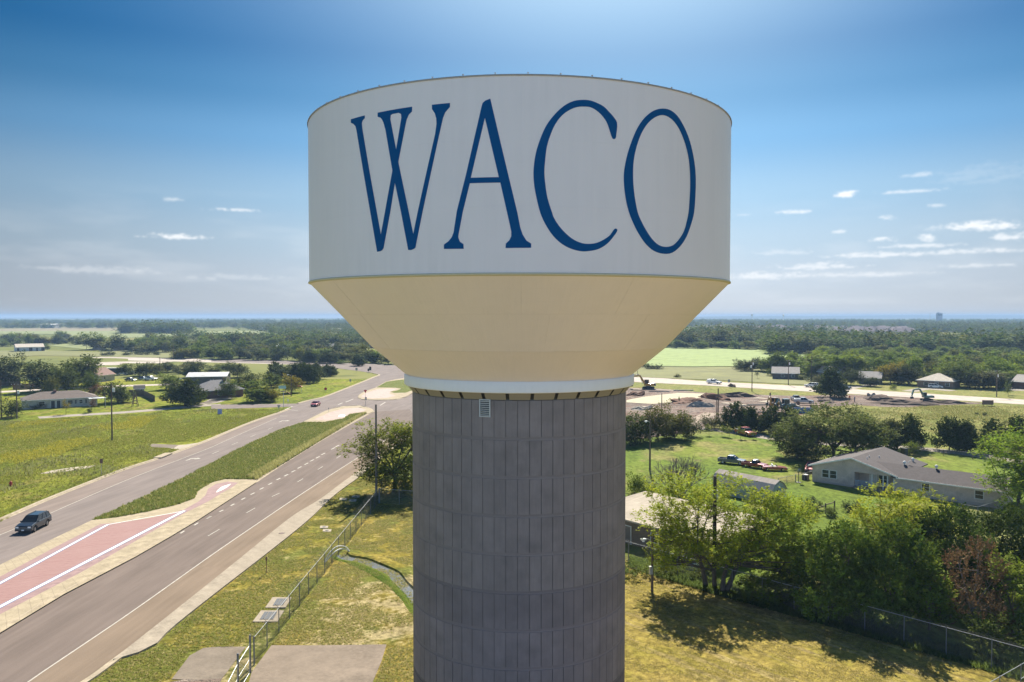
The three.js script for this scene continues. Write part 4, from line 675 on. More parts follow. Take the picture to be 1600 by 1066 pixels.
// the long grey house
{
  const A = new THREE.Vector3(47.2, 0, -125), B = new THREE.Vector3(66, 0, -107), t = thing('grey_house', 'long grey house with dark shingle roof, front gable, porch and a low wing', 'house', A, Math.atan2(-(B.z - A.z), B.x - A.x));
  const w1 = 12.3, d1 = 13.2, ea = 2.75, ri = 4.55, len = 26, d2 = 6.4, ea2 = 2.55, ri2 = 3.75, p0 = 6.5, ph = 2.4, pd = 1.9, gy = (x) => ri - 0.12 - Math.abs(x - w1 / 2) * (ri - ea) / (w1 / 2);
  mesh('wall', faces([
    [[0, 0, 0], [p0, 0, 0], [p0, gy(p0), 0], [w1 / 2, gy(w1 / 2), 0], [0, gy(0), 0]], [[p0, ph, 0], [w1, ph, 0], [w1, gy(w1), 0], [p0, gy(p0), 0]],
    [[p0, 0, -pd], [w1, 0, -pd], [w1, ph, -pd], [p0, ph, -pd]], [[p0, 0, 0], [p0, 0, -pd], [p0, ph, -pd], [p0, ph, 0]], [[p0, ph, 0], [p0, ph, -pd], [w1, ph, -pd], [w1, ph, 0]],
    [[0, 0, -d1], [0, 0, 0], [0, gy(0), 0], [0, gy(0), -d1]], [[w1, 0, -d1], [0, 0, -d1], [0, gy(0), -d1], [w1 / 2, gy(w1 / 2), -d1], [w1, gy(w1), -d1]], [[w1, 0, -d2], [w1, 0, -d1], [w1, gy(w1), -d1], [w1, gy(w1), -d2]],
    [[w1, 0, 0], [len, 0, 0], [len, ea2, 0], [w1, ea2, 0]], [[len, 0, 0], [len, 0, -d2], [len, ea2, -d2], [len, ri2 - 0.1, -d2 / 2], [len, ea2, 0]], [[len, 0, -d2], [w1, 0, -d2], [w1, ea2, -d2], [len, ea2, -d2]], [[w1, 0, 0], [w1, 0, -pd], [w1, ph, -pd], [w1, ph, 0]]]), W_grey, t);
  mesh('foundation', [box(p0 - 0.1, 0.28, 0.06, p0 / 2, 0.14, 0.025), box(len - w1, 0.45, 0.06, (len + w1) / 2, 0.22, 0.025)], std([0.42, 0.34, 0.29], 0.9), t);
  const ov = 0.5, sl = (ri - ea) / (w1 / 2), e = ea - sl * ov, s2 = (ri2 - ea2) / (d2 / 2), e2 = ea2 - s2 * ov;
  const roof = mesh('roof', [slab([[-ov, e, -d1 - ov], [-ov, e, ov], [w1 / 2, ri, ov], [w1 / 2, ri, -d1 - ov]]), slab([[w1 / 2, ri, -d1 - ov], [w1 / 2, ri, ov], [w1 + ov, e, ov], [w1 + ov, e, -d1 - ov]])], R_grey, t);
  const jx = w1 / 2 + (ri - ri2) / sl - 0.4; mesh('wing_roof', [slab([[w1 - 0.1, e2 + 0.1, ov], [len + ov, e2 + 0.1, ov], [len + ov, ri2 + 0.1, -d2 / 2], [jx, ri2 + 0.1, -d2 / 2]]), slab([[len + ov, e2 + 0.1, -d2 - ov], [w1 - 0.1, e2 + 0.1, -d2 - ov], [jx, ri2 + 0.1, -d2 / 2], [len + ov, ri2 + 0.1, -d2 / 2]])], R_grey, t);
  mesh('fascia', [bar([-ov, e - 0.06, ov + 0.03], [w1 / 2, ri - 0.06, ov + 0.03], 0.04, 0.2), bar([w1 / 2, ri - 0.06, ov + 0.03], [w1 + ov, e - 0.06, ov + 0.03], 0.04, 0.2), bar([w1 + 0.3, e2 + 0.03, ov + 0.02], [len + ov, e2 + 0.03, ov + 0.02], 0.04, 0.18), bar([len + ov + 0.02, e2 + 0.03, ov], [len + ov + 0.02, ri2 + 0.03, -d2 / 2], 0.04, 0.18), bar([len + ov + 0.02, ri2 + 0.03, -d2 / 2], [len + ov + 0.02, e2 + 0.03, -d2 - ov], 0.04, 0.18), bar([-ov - 0.02, e - 0.06, -d1 - ov], [-ov - 0.02, e - 0.06, ov], 0.04, 0.16)], m_trim, t);
  windowOn(t, 2.1, 0.95, 2.15, 1.05, 0.01); windowOn(t, 3.3, 0.95, 2.15, 1.05, 0.01); windowOn(t, 23.3, 0.95, 2.1, 1.05, 0.01); windowOn(t, 16.5, 0.95, 2.1, 1.05, 0.01); windowOn(t, 10.1, 0.8, 2.1, 1.5, -pd + 0.01); doorOn(t, 8.6, 0.95, 2.05, -pd + 0.01, W_white);
  mesh('porch_deck', [box(w1 - p0, 0.3, pd + 0.5, (w1 + p0) / 2, 0.15, -pd / 2 + 0.25)], m_woodGrey, t);
  for (const x of [9.1, 10.7, 11.3, 12.2]) mesh('porch_post', box(0.12, ph - 0.3, 0.12, x, ph / 2 + 0.15, 0.05), m_trim, t);
  mesh('railing', [box(2.5, 0.07, 0.07, 7.85, 1.2, 0.06), box(2.5, 0.05, 0.05, 7.85, 0.42, 0.06), ...Array.from({ length: 14 }, (_, i) => box(0.04, 0.76, 0.04, 6.68 + i * 0.18, 0.8, 0.06))], std([0.42, 0.50, 0.58], 0.6), t);
  for (const [x, z] of [[11.2, -11.6], [12.6, -d2 / 2], [17, -d2 / 2 + 0.1]]) { const y = x < 12 ? ri - (x - w1 / 2) * sl : ri2 + 0.1; mesh('roof_vent', [cyl(0.13, 0.13, 0.22, x, y + 0.11, z), move(flat(new THREE.SphereGeometry(0.24, 10, 6)), x, y + 0.34, z)], m_trim, roof); }
  for (const [x, z] of [[7.4, -2.6], [8, -6], [7.2, -4]]) mesh('roof_vent', cyl(0.07, 0.07, 0.3, x, ri - (x - w1 / 2) * sl + 0.12, z, 8), m_trim, roof);
  mesh('pipe', rod([w1 + 0.4, ri2 + 0.1, -d2 / 2 - 0.2], [w1 + 1.0, ri2 + 0.75, -d2 / 2 - 0.4], 0.05), m_trim, roof);
  const ac = thing('air_conditioner', 'dark air-conditioning unit at the left wall of the grey house', 'air conditioner', A.clone().add(new THREE.Vector3(-0.6, 0, -1.2)), t.rotation.y); mesh('case', box(0.85, 0.85, 0.85, 0, 0.43), m_dark, ac); mesh('fan_grille', cyl(0.33, 0.33, 0.04, 0, 0.87, 0, 16), m_steel, ac);
}
// garden shed with gambrel roof, and the pale-roofed workshop beside the tower
building('gambrel_shed', 'grey-green garden shed with a pale gambrel roof behind the yellow-green tree', 'shed', new THREE.Vector3(29.6, 0, -117.2), new THREE.Vector3(35.6, 0, -109.2), 3.4, 1.9, 3.2, std([0.36, 0.42, 0.38], 0.7, { map: wallTex }), dull([0.50, 0.445, 0.41], { map: again(runsTex(), 6), bumpMap: again(sheetBump, 2.4, 1), bumpScale: 0.04 }), { kind: 'gambrel', windows: [[2.2, 0.8, 0.9, 1.6], [7.6, 0.8, 0.9, 1.6]], sideWindows: [[-1.7, 0.35, 2.35, 2.75]] });
building('workshop', 'low workshop with a pale metal roof and brown wall beside the tower shaft', 'workshop', new THREE.Vector3(9.4, 0, -95.2), new THREE.Vector3(20.6, 0, -81.6), 10, 2.9, 3.5, sidingOf(0.23, 0.17, 0.12), dull([0.52, 0.46, 0.38], { map: again(runsTex(), 6), bumpMap: again(sheetBump, 2.4, 1), bumpScale: 0.04 }), { kind: 'shed', over: 0.5, windows: [[10, 1.1, 1, 2]], doors: [[6, 1, 2.05, m_woodGrey]] });
// left: among the lanes
const H = (name, label, cat, a, b, ...rest) => building(name, label, cat, G(...a), G(...b), ...rest);
{ const h = H('ranch_house', 'long low ranch house with brown hip roof by the narrow lane', 'house', [36, 640.5], [152, 634], 9, 2.6, 4.3, W_pale, R_brown, { kind: 'hip', windows: [[4.5, 1.4, 0.9, 2], [11.5, 1.3, 0.9, 2], [14.2, 0.9, 0.9, 2]], doors: [[7.2, 0.95, 2.05], [8.6, 0.9, 2.05]] });
  for (const x of [12.9, 15.5]) mesh('shutter', box(0.3, 1.1, 0.05, x, 1.45, 0.05), m_dark, h); mesh('carport_roof', box(4.4, 0.12, 3.4, 18.2, 2.35, 1.2), std([0.6, 0.6, 0.58], 0.6), h); for (const [x, z] of [[16.2, 2.8], [20.2, 2.8]]) mesh('carport_post', box(0.1, 2.3, 0.1, x, 1.15, z), m_trim, h); mesh('chimney', box(0.7, 0.8, 0.7, 8, 4.4, -4), W_brick, h); }
H('gabled_house', 'small house with reddish gable roof and pale wall left of the parked vehicles', 'house', [154, 597.5], [179, 594.5], 9, 2.7, 5.2, W_pale, R_red, { windows: [[3.5, 1, 1, 2]], sideWindows: [[-3, 1, 1, 2]] });
H('house', 'black-roofed house at the left edge behind a dark fence', 'house', [-22, 604], [32, 601.5], 9, 2.6, 4.6, W_dark, R_black, { kind: 'hip', windows: [[8, 1.2, 1, 2]] });
H('garden_shed', 'small dark green garden shed with white window beside a brown fence', 'shed', [210.5, 617], [224.5, 616.5], 2.8, 2.1, 2.9, W_green, R_black, { windows: [[1.0, 0.55, 0.8, 1.8], [2.0, 0.55, 0.8, 1.8]] });
H('metal_barn', 'long barn with white metal roof and dark walls', 'barn', [292, 601.5], [353, 600.5], 12, 3.0, 4.2, W_dark, sheetOf(0.62, 0.62, 0.64, 0.15), { windows: [[9, 1, 1, 2]] });
H('brick_house', 'red brick house with grey hip roof in front of the metal barn', 'house', [314, 624], [380, 619.5], 10, 2.6, 5.3, W_brick, R_cool, { kind: 'hip', windows: [[6, 1.4, 0.9, 2.1], [9.5, 1.4, 0.9, 2.1]], chimney: 9 });
H('stable', 'long white stable with tan roof and dark doors in the far meadow', 'barn', [25, 549.8], [68.5, 548.8], 14, 3.2, 5.4, W_white, R_tan, { doors: [[1.2, 1.5, 2.6], [9.2, 2.2, 2.8], [13.2, 1.2, 2.6], [17, 2.2, 2.8]] });
H('institute', 'pale flat-roofed building with dark wings near the left horizon', 'building', [63, 513], [84, 513], 24, 8, 9, W_white, std([0.7, 0.68, 0.65], 0.8), { kind: 'shed', windows: [[6, 4, 3, 5], [14, 4, 3, 5], [23, 4, 3, 5]] });
H('farmhouse', 'small grey farmhouse half hidden by trees behind the row of round bushes', 'house', [157, 547], [165, 546.5], 6, 2.6, 4.6, W_grey, R_cool, { windows: [[1.8, 0.9, 1, 2]] });
H('barn', 'low grey barn roof in the woods behind the row of round bushes', 'barn', [194, 548], [208, 547], 9, 2.8, 4.6, W_tan, R_brown, {});
H('barn', 'red-roofed barn in the woods on the left', 'barn', [302, 546.5], [316, 546.5], 9, 2.8, 4.8, W_tan, R_red, {});
H('barn', 'blue-white metal barn roof in the middle of the left woods', 'barn', [432, 547], [450, 547], 10, 2.8, 4.4, W_grey, sheetOf(0.55, 0.6, 0.68, 0.1), {});
H('barn', 'grey barn roof in the left woods near the cone', 'barn', [509, 547.5], [521, 547.5], 9, 3, 5, W_dark, R_cool, {});
H('white_barn', 'bright white barn in the field below the left horizon', 'barn', [516, 519.6], [535, 519.6], 14, 4, 6, W_white, W_white, { doors: [[14, 3, 4]] });
H('white_barn', 'small white barn at the far field edge left of the bigger one', 'barn', [408, 516.5], [416, 516.5], 12, 4, 6, W_white, sheetOf(0.5, 0.55, 0.6, 0.1), {});
H('white_barn', 'white house close to the slope of the cone', 'house', [561, 533], [572, 533.4], 9, 3.4, 5.4, W_white, R_pale, { windows: [[3, 1, 1, 2]] });
H('house', 'dark house with reddish wall under the slope of the cone', 'house', [578, 544], [592, 545], 9, 2.8, 5, W_brick, R_grey, {});
// right: along the highway
H('cottage', 'grey-roofed dark cottage beyond the highway', 'house', [1207, 592.5], [1248, 593.5], 9, 2.6, 4.8, W_dark, R_pale, { windows: [[4, 1.2, 1, 2], [8, 1.2, 1, 2]] });
H('house', 'tan-roofed house half hidden behind roadside trees', 'house', [1342, 600], [1376, 601.3], 8, 2.5, 4.6, W_dark, R_pale, { windows: [[5, 1.2, 1, 2]] });
H('cream_house', 'house with broad cream-coloured roof and brick wall beyond the highway', 'house', [1433, 605], [1489, 608], 11, 2.7, 5, std([0.26, 0.17, 0.12], 0.9, { map: wallTex }), R_tan, { kind: 'hip', windows: [[3, 1.4, 0.9, 2], [10, 1.4, 0.9, 2]], doors: [[6.5, 1, 2.1]] });
H('house', 'pale-roofed house peeping over the shrubs right of the white car', 'house', [1278, 590], [1310, 592], 9, 2.6, 4.7, W_dark, R_pale, {});
H('house', 'dark house at the right edge beyond the highway', 'house', [1582, 607], [1625, 610], 9, 2.6, 4.8, W_brick, R_pale, {});
// the far estate: rows of alike roofs
{ const r = rngOf(501), proto = H('estate_house', 'tiny pinkish-roofed house of the far housing estate on the right', 'house', [1110, 521], [1121, 521], 14, 4, 8.5, std([0.42, 0.34, 0.3], 0.9), std([0.33, 0.25, 0.235], 0.9), { ridge: 0, group: 'houses of the far estate' });
  for (let i = 0; i < 64; i++) { const t = r(), x = lerp(1085, 1425, t), y = lerp(514.5, 521.5, r()) + (t > 0.7 ? 2.0 : 0) + (t > 0.5 ? 0.8 : 0); copyOf(proto, 'estate_house', G(x, y), (r() - 0.5) * 1.2, null, null, 0.8 + 0.4 * r()); } }
// things on the skyline
{ const at = (px, d) => new THREE.Vector3((px - 800) / FOCAL * d, 0, -d);
  const b = thing('tower_block', 'blue-grey office block alone on the right skyline', 'building', at(1467.5, 3000)); mesh('wall', [box(17, 36.5, 14, 0, 18.25, 0), box(3, 40, 6, -3, 20, -1)], std([0.22, 0.24, 0.27], 0.7), b); for (let i = 0; i < 4; i++) mesh('window', box(16, 1.6, 0.2, 0, 31.5 + i * 1.3 - 3, 7.05), m_glass, b); mesh('roof', box(17.6, 0.6, 14.6, 0, 36.9, 0), m_dark, b);
  for (const [px, y, l] of [[1175, 33, 'tiny far water tower on the skyline, right of the cone'], [1224, 31.5, 'second tiny far water tower on the skyline']]) { const w = thing('far_water_tower', l, 'water tower', at(px, 2900)); mesh('shaft', cyl(1.2, 0.8, y - 3, 0, (y - 3) / 2, 0, 8), m_trim, w); mesh('tank', move(flat(new THREE.SphereGeometry(4, 12, 8)), 0, y - 2.4, 0, 0), m_trim, w).scale.y = 1; }
  const ms = thing('mast', 'thin mast beside the office block on the skyline', 'mast', at(1453, 3000)); mesh('pole', cyl(0.9, 0.6, 37, 0, 18.5, 0, 6), m_steel, ms); mesh('antenna', box(2.2, 1.6, 0.6, 0, 35.4, 0), m_steel, ms); }

// ---------------------------------------------------------------- vehicles (front along +x)
const paint = (r, g, b, metal = 0.2) => new THREE.MeshPhysicalMaterial({ color: lin(r, g, b), roughness: 0.35, metalness: metal, clearcoat: 1, clearcoatRoughness: 0.06 });
const C_black = paint(0.012, 0.022, 0.034, 0.3), C_red = paint(0.33, 0.012, 0.02), C_darkred = paint(0.24, 0.014, 0.014), C_white = paint(0.72, 0.72, 0.71, 0), C_silver = paint(0.42, 0.43, 0.45, 0.6), C_grey = paint(0.10, 0.105, 0.115, 0.4), C_bluegrey = paint(0.22, 0.26, 0.32, 0.4);
const m_lamp = new THREE.MeshPhysicalMaterial({ color: lin(0.75, 0.76, 0.76), roughness: 0.1, clearcoat: 1 }), m_tail = new THREE.MeshPhysicalMaterial({ color: lin(0.32, 0.01, 0.01), roughness: 0.15, clearcoat: 1 });
function side(points, width, bevel = 0.05) {     // side outline, extruded across
  const s = new THREE.Shape(); points.forEach(([x, y], i) => i ? s.lineTo(x, y) : s.moveTo(x, y));
  const g = new THREE.ExtrudeGeometry(s, { depth: width - 2 * bevel, bevelEnabled: true, bevelThickness: bevel, bevelSize: bevel * 0.8, bevelOffset: -bevel * 0.8, bevelSegments: 2, curveSegments: 6 }); g.translate(0, 0, -width / 2 + bevel); return flat(g);
}
const SHAPES = {     // length, width, height; hood front, hood back, belt; glasshouse base x0 x1, top x0 x1; wheels
  suv: { L: 4.85, W: 1.94, hf: 0.94, hb: 1.1, belt: 1.1, gb: [-2.28, 1.12], gt: [-1.98, 0.22], H: 1.76, wx: [-1.42, 1.45], wr: 0.37 },
  sedan: { L: 4.6, W: 1.82, hf: 0.74, hb: 0.94, belt: 0.93, gb: [-1.75, 1.0], gt: [-1.05, 0.2], H: 1.43, wx: [-1.38, 1.4], wr: 0.32 },
  classic: { L: 4.9, W: 1.84, hf: 0.78, hb: 0.92, belt: 0.92, gb: [-1.05, 0.55], gt: [-0.7, 0.1], H: 1.34, wx: [-1.5, 1.5], wr: 0.33 },
  pickup: { L: 5.6, W: 1.96, hf: 1.0, hb: 1.14, belt: 1.14, gb: [-0.95, 1.2], gt: [-0.75, 0.42], H: 1.82, wx: [-1.75, 1.8], wr: 0.39, bed: -1.0 },
  oldpickup: { L: 5.3, W: 1.92, hf: 0.98, hb: 1.08, belt: 1.06, gb: [-0.35, 1.0], gt: [-0.22, 0.5], H: 1.74, wx: [-1.6, 1.65], wr: 0.37, bed: -0.42 },
};
function vehicle(shape, mat, name, label, cat, p, heading, o = {}) {
  const s = SHAPES[shape], t = thing(name, label, cat, p, heading, o.group), l = s.L / 2, w = s.W, gr = 0.3;
  const arch = (x) => { const a = []; for (let i = 0; i <= 8; i++) { const k = Math.PI * (1 - i / 8); a.push([x + Math.cos(k) * (s.wr + 0.07), Math.max(gr, s.wr + Math.sin(k) * (s.wr + 0.07))]); } return a; };
  const bottom = [[-l + 0.08, gr + 0.08], ...arch(s.wx[0]), ...arch(s.wx[1]), [l - 0.08, gr + 0.05]];
  if (s.bed === undefined) mesh('body', side([...bottom, [l, gr + 0.28], [l - 0.03, s.hf - 0.14], [l - 0.2, s.hf], [s.gb[1] + 0.5, s.hb - 0.03], [s.gb[1], s.hb], [s.gb[0], s.belt], [-l + 0.08, shape === 'suv' ? s.belt : s.belt - 0.03], [-l, s.belt - 0.25]], w, 0.09), mat, t);
  else {
    const top = s.belt - 0.02;
    mesh('body', side([...bottom, [l, gr + 0.3], [l - 0.02, s.hf - 0.12], [l - 0.16, s.hf], [s.gb[1], s.hb], [s.bed, s.belt], [s.bed, 0.7], [-l + 0.02, 0.7]], w, 0.07), mat, t);
    const bl = s.bed + l, bx = (s.bed - l) / 2; mesh('cargo_bed', [box(bl, top - 0.68, 0.09, bx, (top + 0.68) / 2, w / 2 - 0.07), box(bl, top - 0.68, 0.09, bx, (top + 0.68) / 2, -w / 2 + 0.07)], mat, t); mesh('tailgate', box(0.07, top - 0.68, w - 0.24, -l + 0.06, (top + 0.68) / 2, 0), mat, t);
    if (o.topper) mesh('topper', [side([[-l + 0.1, top], [s.bed - 0.02, top], [s.bed - 0.05, s.H - 0.05], [-l + 0.25, s.H - 0.08]], w - 0.16, 0.06)], o.topper, t);
    if (o.cover) mesh('bed_cover', box(bl - 0.1, 0.05, w - 0.2, bx, top + 0.03, 0), o.cover, t);
  }
  // glasshouse: roof, pillars, panes
  const yb = s.belt - 0.01, yt = s.H, zb = w / 2 - 0.08, zt = w / 2 - 0.26, [b0, b1] = s.gb, [t0, t1] = s.gt;
  if (!o.open) {
    mesh('roof', [move(side([[t0 - 0.04, 0], [t1 + 0.04, 0], [t1 - 0.05, 0.06], [t0 + 0.1, 0.06]], zt * 2, 0.03), 0, yt - 0.06, 0)], o.roof ?? mat, t);
    const pil = [], at = (u, v, sz) => [lerp(lerp(b0, b1, u), lerp(t0, t1, u), v), lerp(yb, yt - 0.03, v), sz * lerp(zb, zt, v)];
    const cuts = shape === 'suv' ? [0, 0.26, 0.6, 1] : shape === 'sedan' ? [0, 0.5, 1] : s.bed !== undefined && shape === 'pickup' ? [0, 0.42, 1] : [0, 1];
    for (const z of [-1, 1]) { for (const c of cuts) pil.push(bar(at(c, 0, z), at(c, 1, z), 0.06, 0.07)); for (let i = 0; i + 1 < cuts.length; i++) { const a = cuts[i] + 0.02, c = cuts[i + 1] - 0.02, q = [at(a, 0.04, z), at(c, 0.04, z), at(c, 0.95, z), at(a, 0.95, z)]; mesh('side_window', faces([z > 0 ? q : [...q].reverse()]), m_glass, t); } }
    mesh('pillars', pil, mat, t);
    const ws = [at(1, 0.02, 1), at(1, 0.02, -1), at(1, 0.97, -1), at(1, 0.97, 1)], rw = [at(0, 0.02, -1), at(0, 0.02, 1), at(0, 0.97, 1), at(0, 0.97, -1)]; mesh('windscreen', faces([ws]), m_glass, t); mesh('rear_window', faces([rw]), m_glass, t);
    mesh('cabin', box((b1 - b0) * 0.7, yt - yb - 0.16, zt * 1.5, (b0 + b1 + t0 + t1) / 4, (yb + yt) / 2 - 0.1, 0), m_black, t);
  } else {
    const fr = [b1 - 0.12, yb, zb - 0.05], ft = [t1 + 0.2, yt - 0.08, zt]; mesh('windscreen', faces([[[fr[0], fr[1], fr[2]], [fr[0], fr[1], -fr[2]], [ft[0], ft[1], -ft[2]], [ft[0], ft[1], ft[2]]]]), m_glass, t); mesh('windscreen_frame', [bar(fr, ft, 0.05, 0.05), bar([fr[0], fr[1], -fr[2]], [ft[0], ft[1], -ft[2]], 0.05, 0.05), bar(ft, [ft[0], ft[1], -ft[2]], 0.05, 0.05)], m_chrome, t);
    mesh('cockpit', box(b1 - b0 - 0.3, 0.06, w - 0.5, (b0 + b1) / 2 - 0.1, s.belt + 0.02, 0), m_black, t); for (const z of [-0.4, 0.4]) mesh('seat', [box(0.2, 0.55, 0.55, -0.5, s.belt + 0.12, z)], m_white, t);
  }
  for (const x of s.wx) for (const z of [-1, 1]) {
    const g = new THREE.Group(); g.name = 'wheel'; g.position.set(x, s.wr, z * (w / 2 - 0.14)); t.add(g);
    const tor = flat(new THREE.TorusGeometry(s.wr - 0.1, 0.1, 8, 20)); tor.scale(1, 1, 1.25); mesh('tyre', tor, m_rubber, g); mesh('rim', [cyl(s.wr - 0.15, s.wr - 0.15, 0.16, 0, 0, 0, 16, Math.PI / 2), cyl(0.07, 0.07, 0.19, 0, 0, 0, 8, Math.PI / 2)], o.rim ?? m_steel, g);
  }
  for (const z of [-1, 1]) { mesh('headlight', box(0.08, 0.15, 0.34, l - 0.06, s.hf - 0.16, z * (w / 2 - 0.27)), m_lamp, t); mesh('tail_light', box(0.06, 0.22, 0.16, -l + 0.02, s.belt - 0.25, z * (w / 2 - 0.16)), m_tail, t); mesh('mirror', box(0.12, 0.14, 0.18, s.gb[1] - 0.25, s.belt + 0.06, z * (w / 2 + 0.04)), o.open ? m_chrome : mat, t); }
  mesh('grille', box(0.04, 0.16, w * 0.42, l - 0.01, s.hf - 0.2, 0), m_dark, t); const chrome = ['classic', 'oldpickup'].includes(shape) ? m_chrome : m_dark;
  mesh('front_bumper', box(0.12, 0.18, w - 0.12, l - 0.01, gr + 0.16, 0), chrome, t); mesh('rear_bumper', box(0.12, 0.16, w - 0.12, -l, gr + 0.2, 0), chrome, t); mesh('number_plate', box(0.02, 0.13, 0.3, l + 0.06, gr + 0.18, 0), m_white, t);
  if (o.rack) for (const z of [-1, 1]) mesh('roof_rail', bar([t0 + 0.1, yt + 0.05, z * (zt - 0.06)], [t1 - 0.1, yt + 0.05, z * (zt - 0.06)], 0.04, 0.04), m_dark, t);
  return t;
}
const head = (a, b) => { const p = G(...a), q = G(...b); return Math.atan2(-(q.z - p.z), q.x - p.x); };      // heading from rear pixel to front pixel
const on = (x, y, h = 0) => { const p = G(x, y); p.y = h; return p; };
vehicle('suv', C_black, 'suv', 'dark blue-black SUV driving towards the camera on the left carriageway', 'car', on(52.5, 827.5, 0.07), head([142, 781], [0, 852]), { rack: 1 });
vehicle('sedan', C_red, 'sedan', 'small red sedan driving on the left carriageway near the side street', 'car', on(493, 635, 0.07), head([530, 620], [440, 657]));
vehicle('suv', C_black, 'suv', 'dark SUV parked under the oaks left of the white pickup', 'car', on(205, 585.5), head([195, 585], [215, 586]));
vehicle('sedan', C_grey, 'sedan', 'grey sedan parked in front of the small reddish gabled house', 'car', on(204, 595.8), head([195, 595.5], [215, 596]));
vehicle('pickup', C_white, 'pickup_truck', 'white pickup parked on the lawn left of the metal barn', 'pickup truck', on(235, 594.6), head([225, 594], [246, 594.6]));
vehicle('sedan', C_bluegrey, 'sedan', 'blue-grey car behind the white pickup on the left lawn', 'car', on(224, 594), head([215, 594], [240, 594]));
vehicle('pickup', C_white, 'pickup_truck', 'white pickup at the rear end of the black box trailer under the oaks', 'pickup truck', on(191, 586), head([181, 586], [200, 586]));
{ const t = thing('box_trailer', 'black box trailer with pale roof beside the reddish gabled house', 'trailer', on(178, 586), 0.1); mesh('box', box(8, 2.4, 2.4, 0, 1.85, 0), m_dark, t); mesh('roof', box(8.1, 0.1, 2.5, 0, 3.1, 0), m_trim, t); for (const x of [-1, 1]) for (const z of [-1, 1]) mesh('wheel', cyl(0.38, 0.38, 0.25, x * 0.5 - 1, 0.38, z * 1.0, 14, Math.PI / 2), m_rubber, t); mesh('door', box(0.04, 2.1, 2, 4.03, 1.8, 0), m_grey2(), t); }
function m_grey2() { return m_grey2.m ??= std([0.12, 0.12, 0.13], 0.6); }
vehicle('pickup', C_white, 'pickup_truck', 'white pickup with a white camper top driving along the highway', 'pickup truck', on(1116, 600.2, 0.08), head([1104, 599.4], [1130, 601]), { topper: C_white });
vehicle('suv', C_white, 'suv', 'white hatchback driving on the highway before the shrubs', 'car', on(1268, 605.5, 0.08), head([1290, 607], [1250, 604.6]));
vehicle('suv', C_white, 'suv', 'white SUV parked in front of the cream-roofed house', 'car', on(1462, 607), head([1450, 606.5], [1475, 607.5]));
vehicle('suv', C_grey, 'suv', 'dark car on the highway half hidden by the roadside cedar', 'car', on(1319, 608.6, 0.08), head([1300, 607], [1330, 609.5]));
vehicle('pickup', C_bluegrey, 'pickup_truck', 'silver-blue pickup parked on the bare earth, farther of the two', 'pickup truck', on(1244, 627), head([1234, 623], [1252, 630]));
vehicle('pickup', C_silver, 'pickup_truck', 'silver pickup parked on the bare earth, nearer of the two', 'pickup truck', on(1256, 630.5), head([1244, 630], [1268, 630.8]));
vehicle('pickup', C_red, 'pickup_truck', 'red pickup with a pale bed cover on the gravel drive behind the saplings', 'pickup truck', on(1165, 680.5), head([1145, 676], [1186, 686]), { cover: C_white });
vehicle('pickup', C_grey, 'pickup_truck', 'dark grey pickup parked on the lawn, leftmost of three old vehicles', 'pickup truck', on(1144, 725), head([1128, 723], [1166, 726.5])).scale.setScalar(0.84);
vehicle('oldpickup', C_darkred, 'old_pickup', 'old red pickup with a white cab roof, middle of three on the lawn', 'pickup truck', on(1179.5, 731), head([1162, 728.5], [1198, 733.5]), { roof: C_white, rim: m_chrome }).scale.setScalar(0.82);
vehicle('classic', C_darkred, 'convertible', 'red open classic convertible on the lawn, rightmost of the three', 'car', on(1210.5, 735.5), head([1190, 735], [1228, 736]), { open: 1, rim: m_chrome }).scale.setScalar(0.82);
vehicle('sedan', C_red, 'sedan', 'red sedan parked at the left end of the grey house', 'car', on(1268, 736.5), head([1262, 729], [1258, 741]));
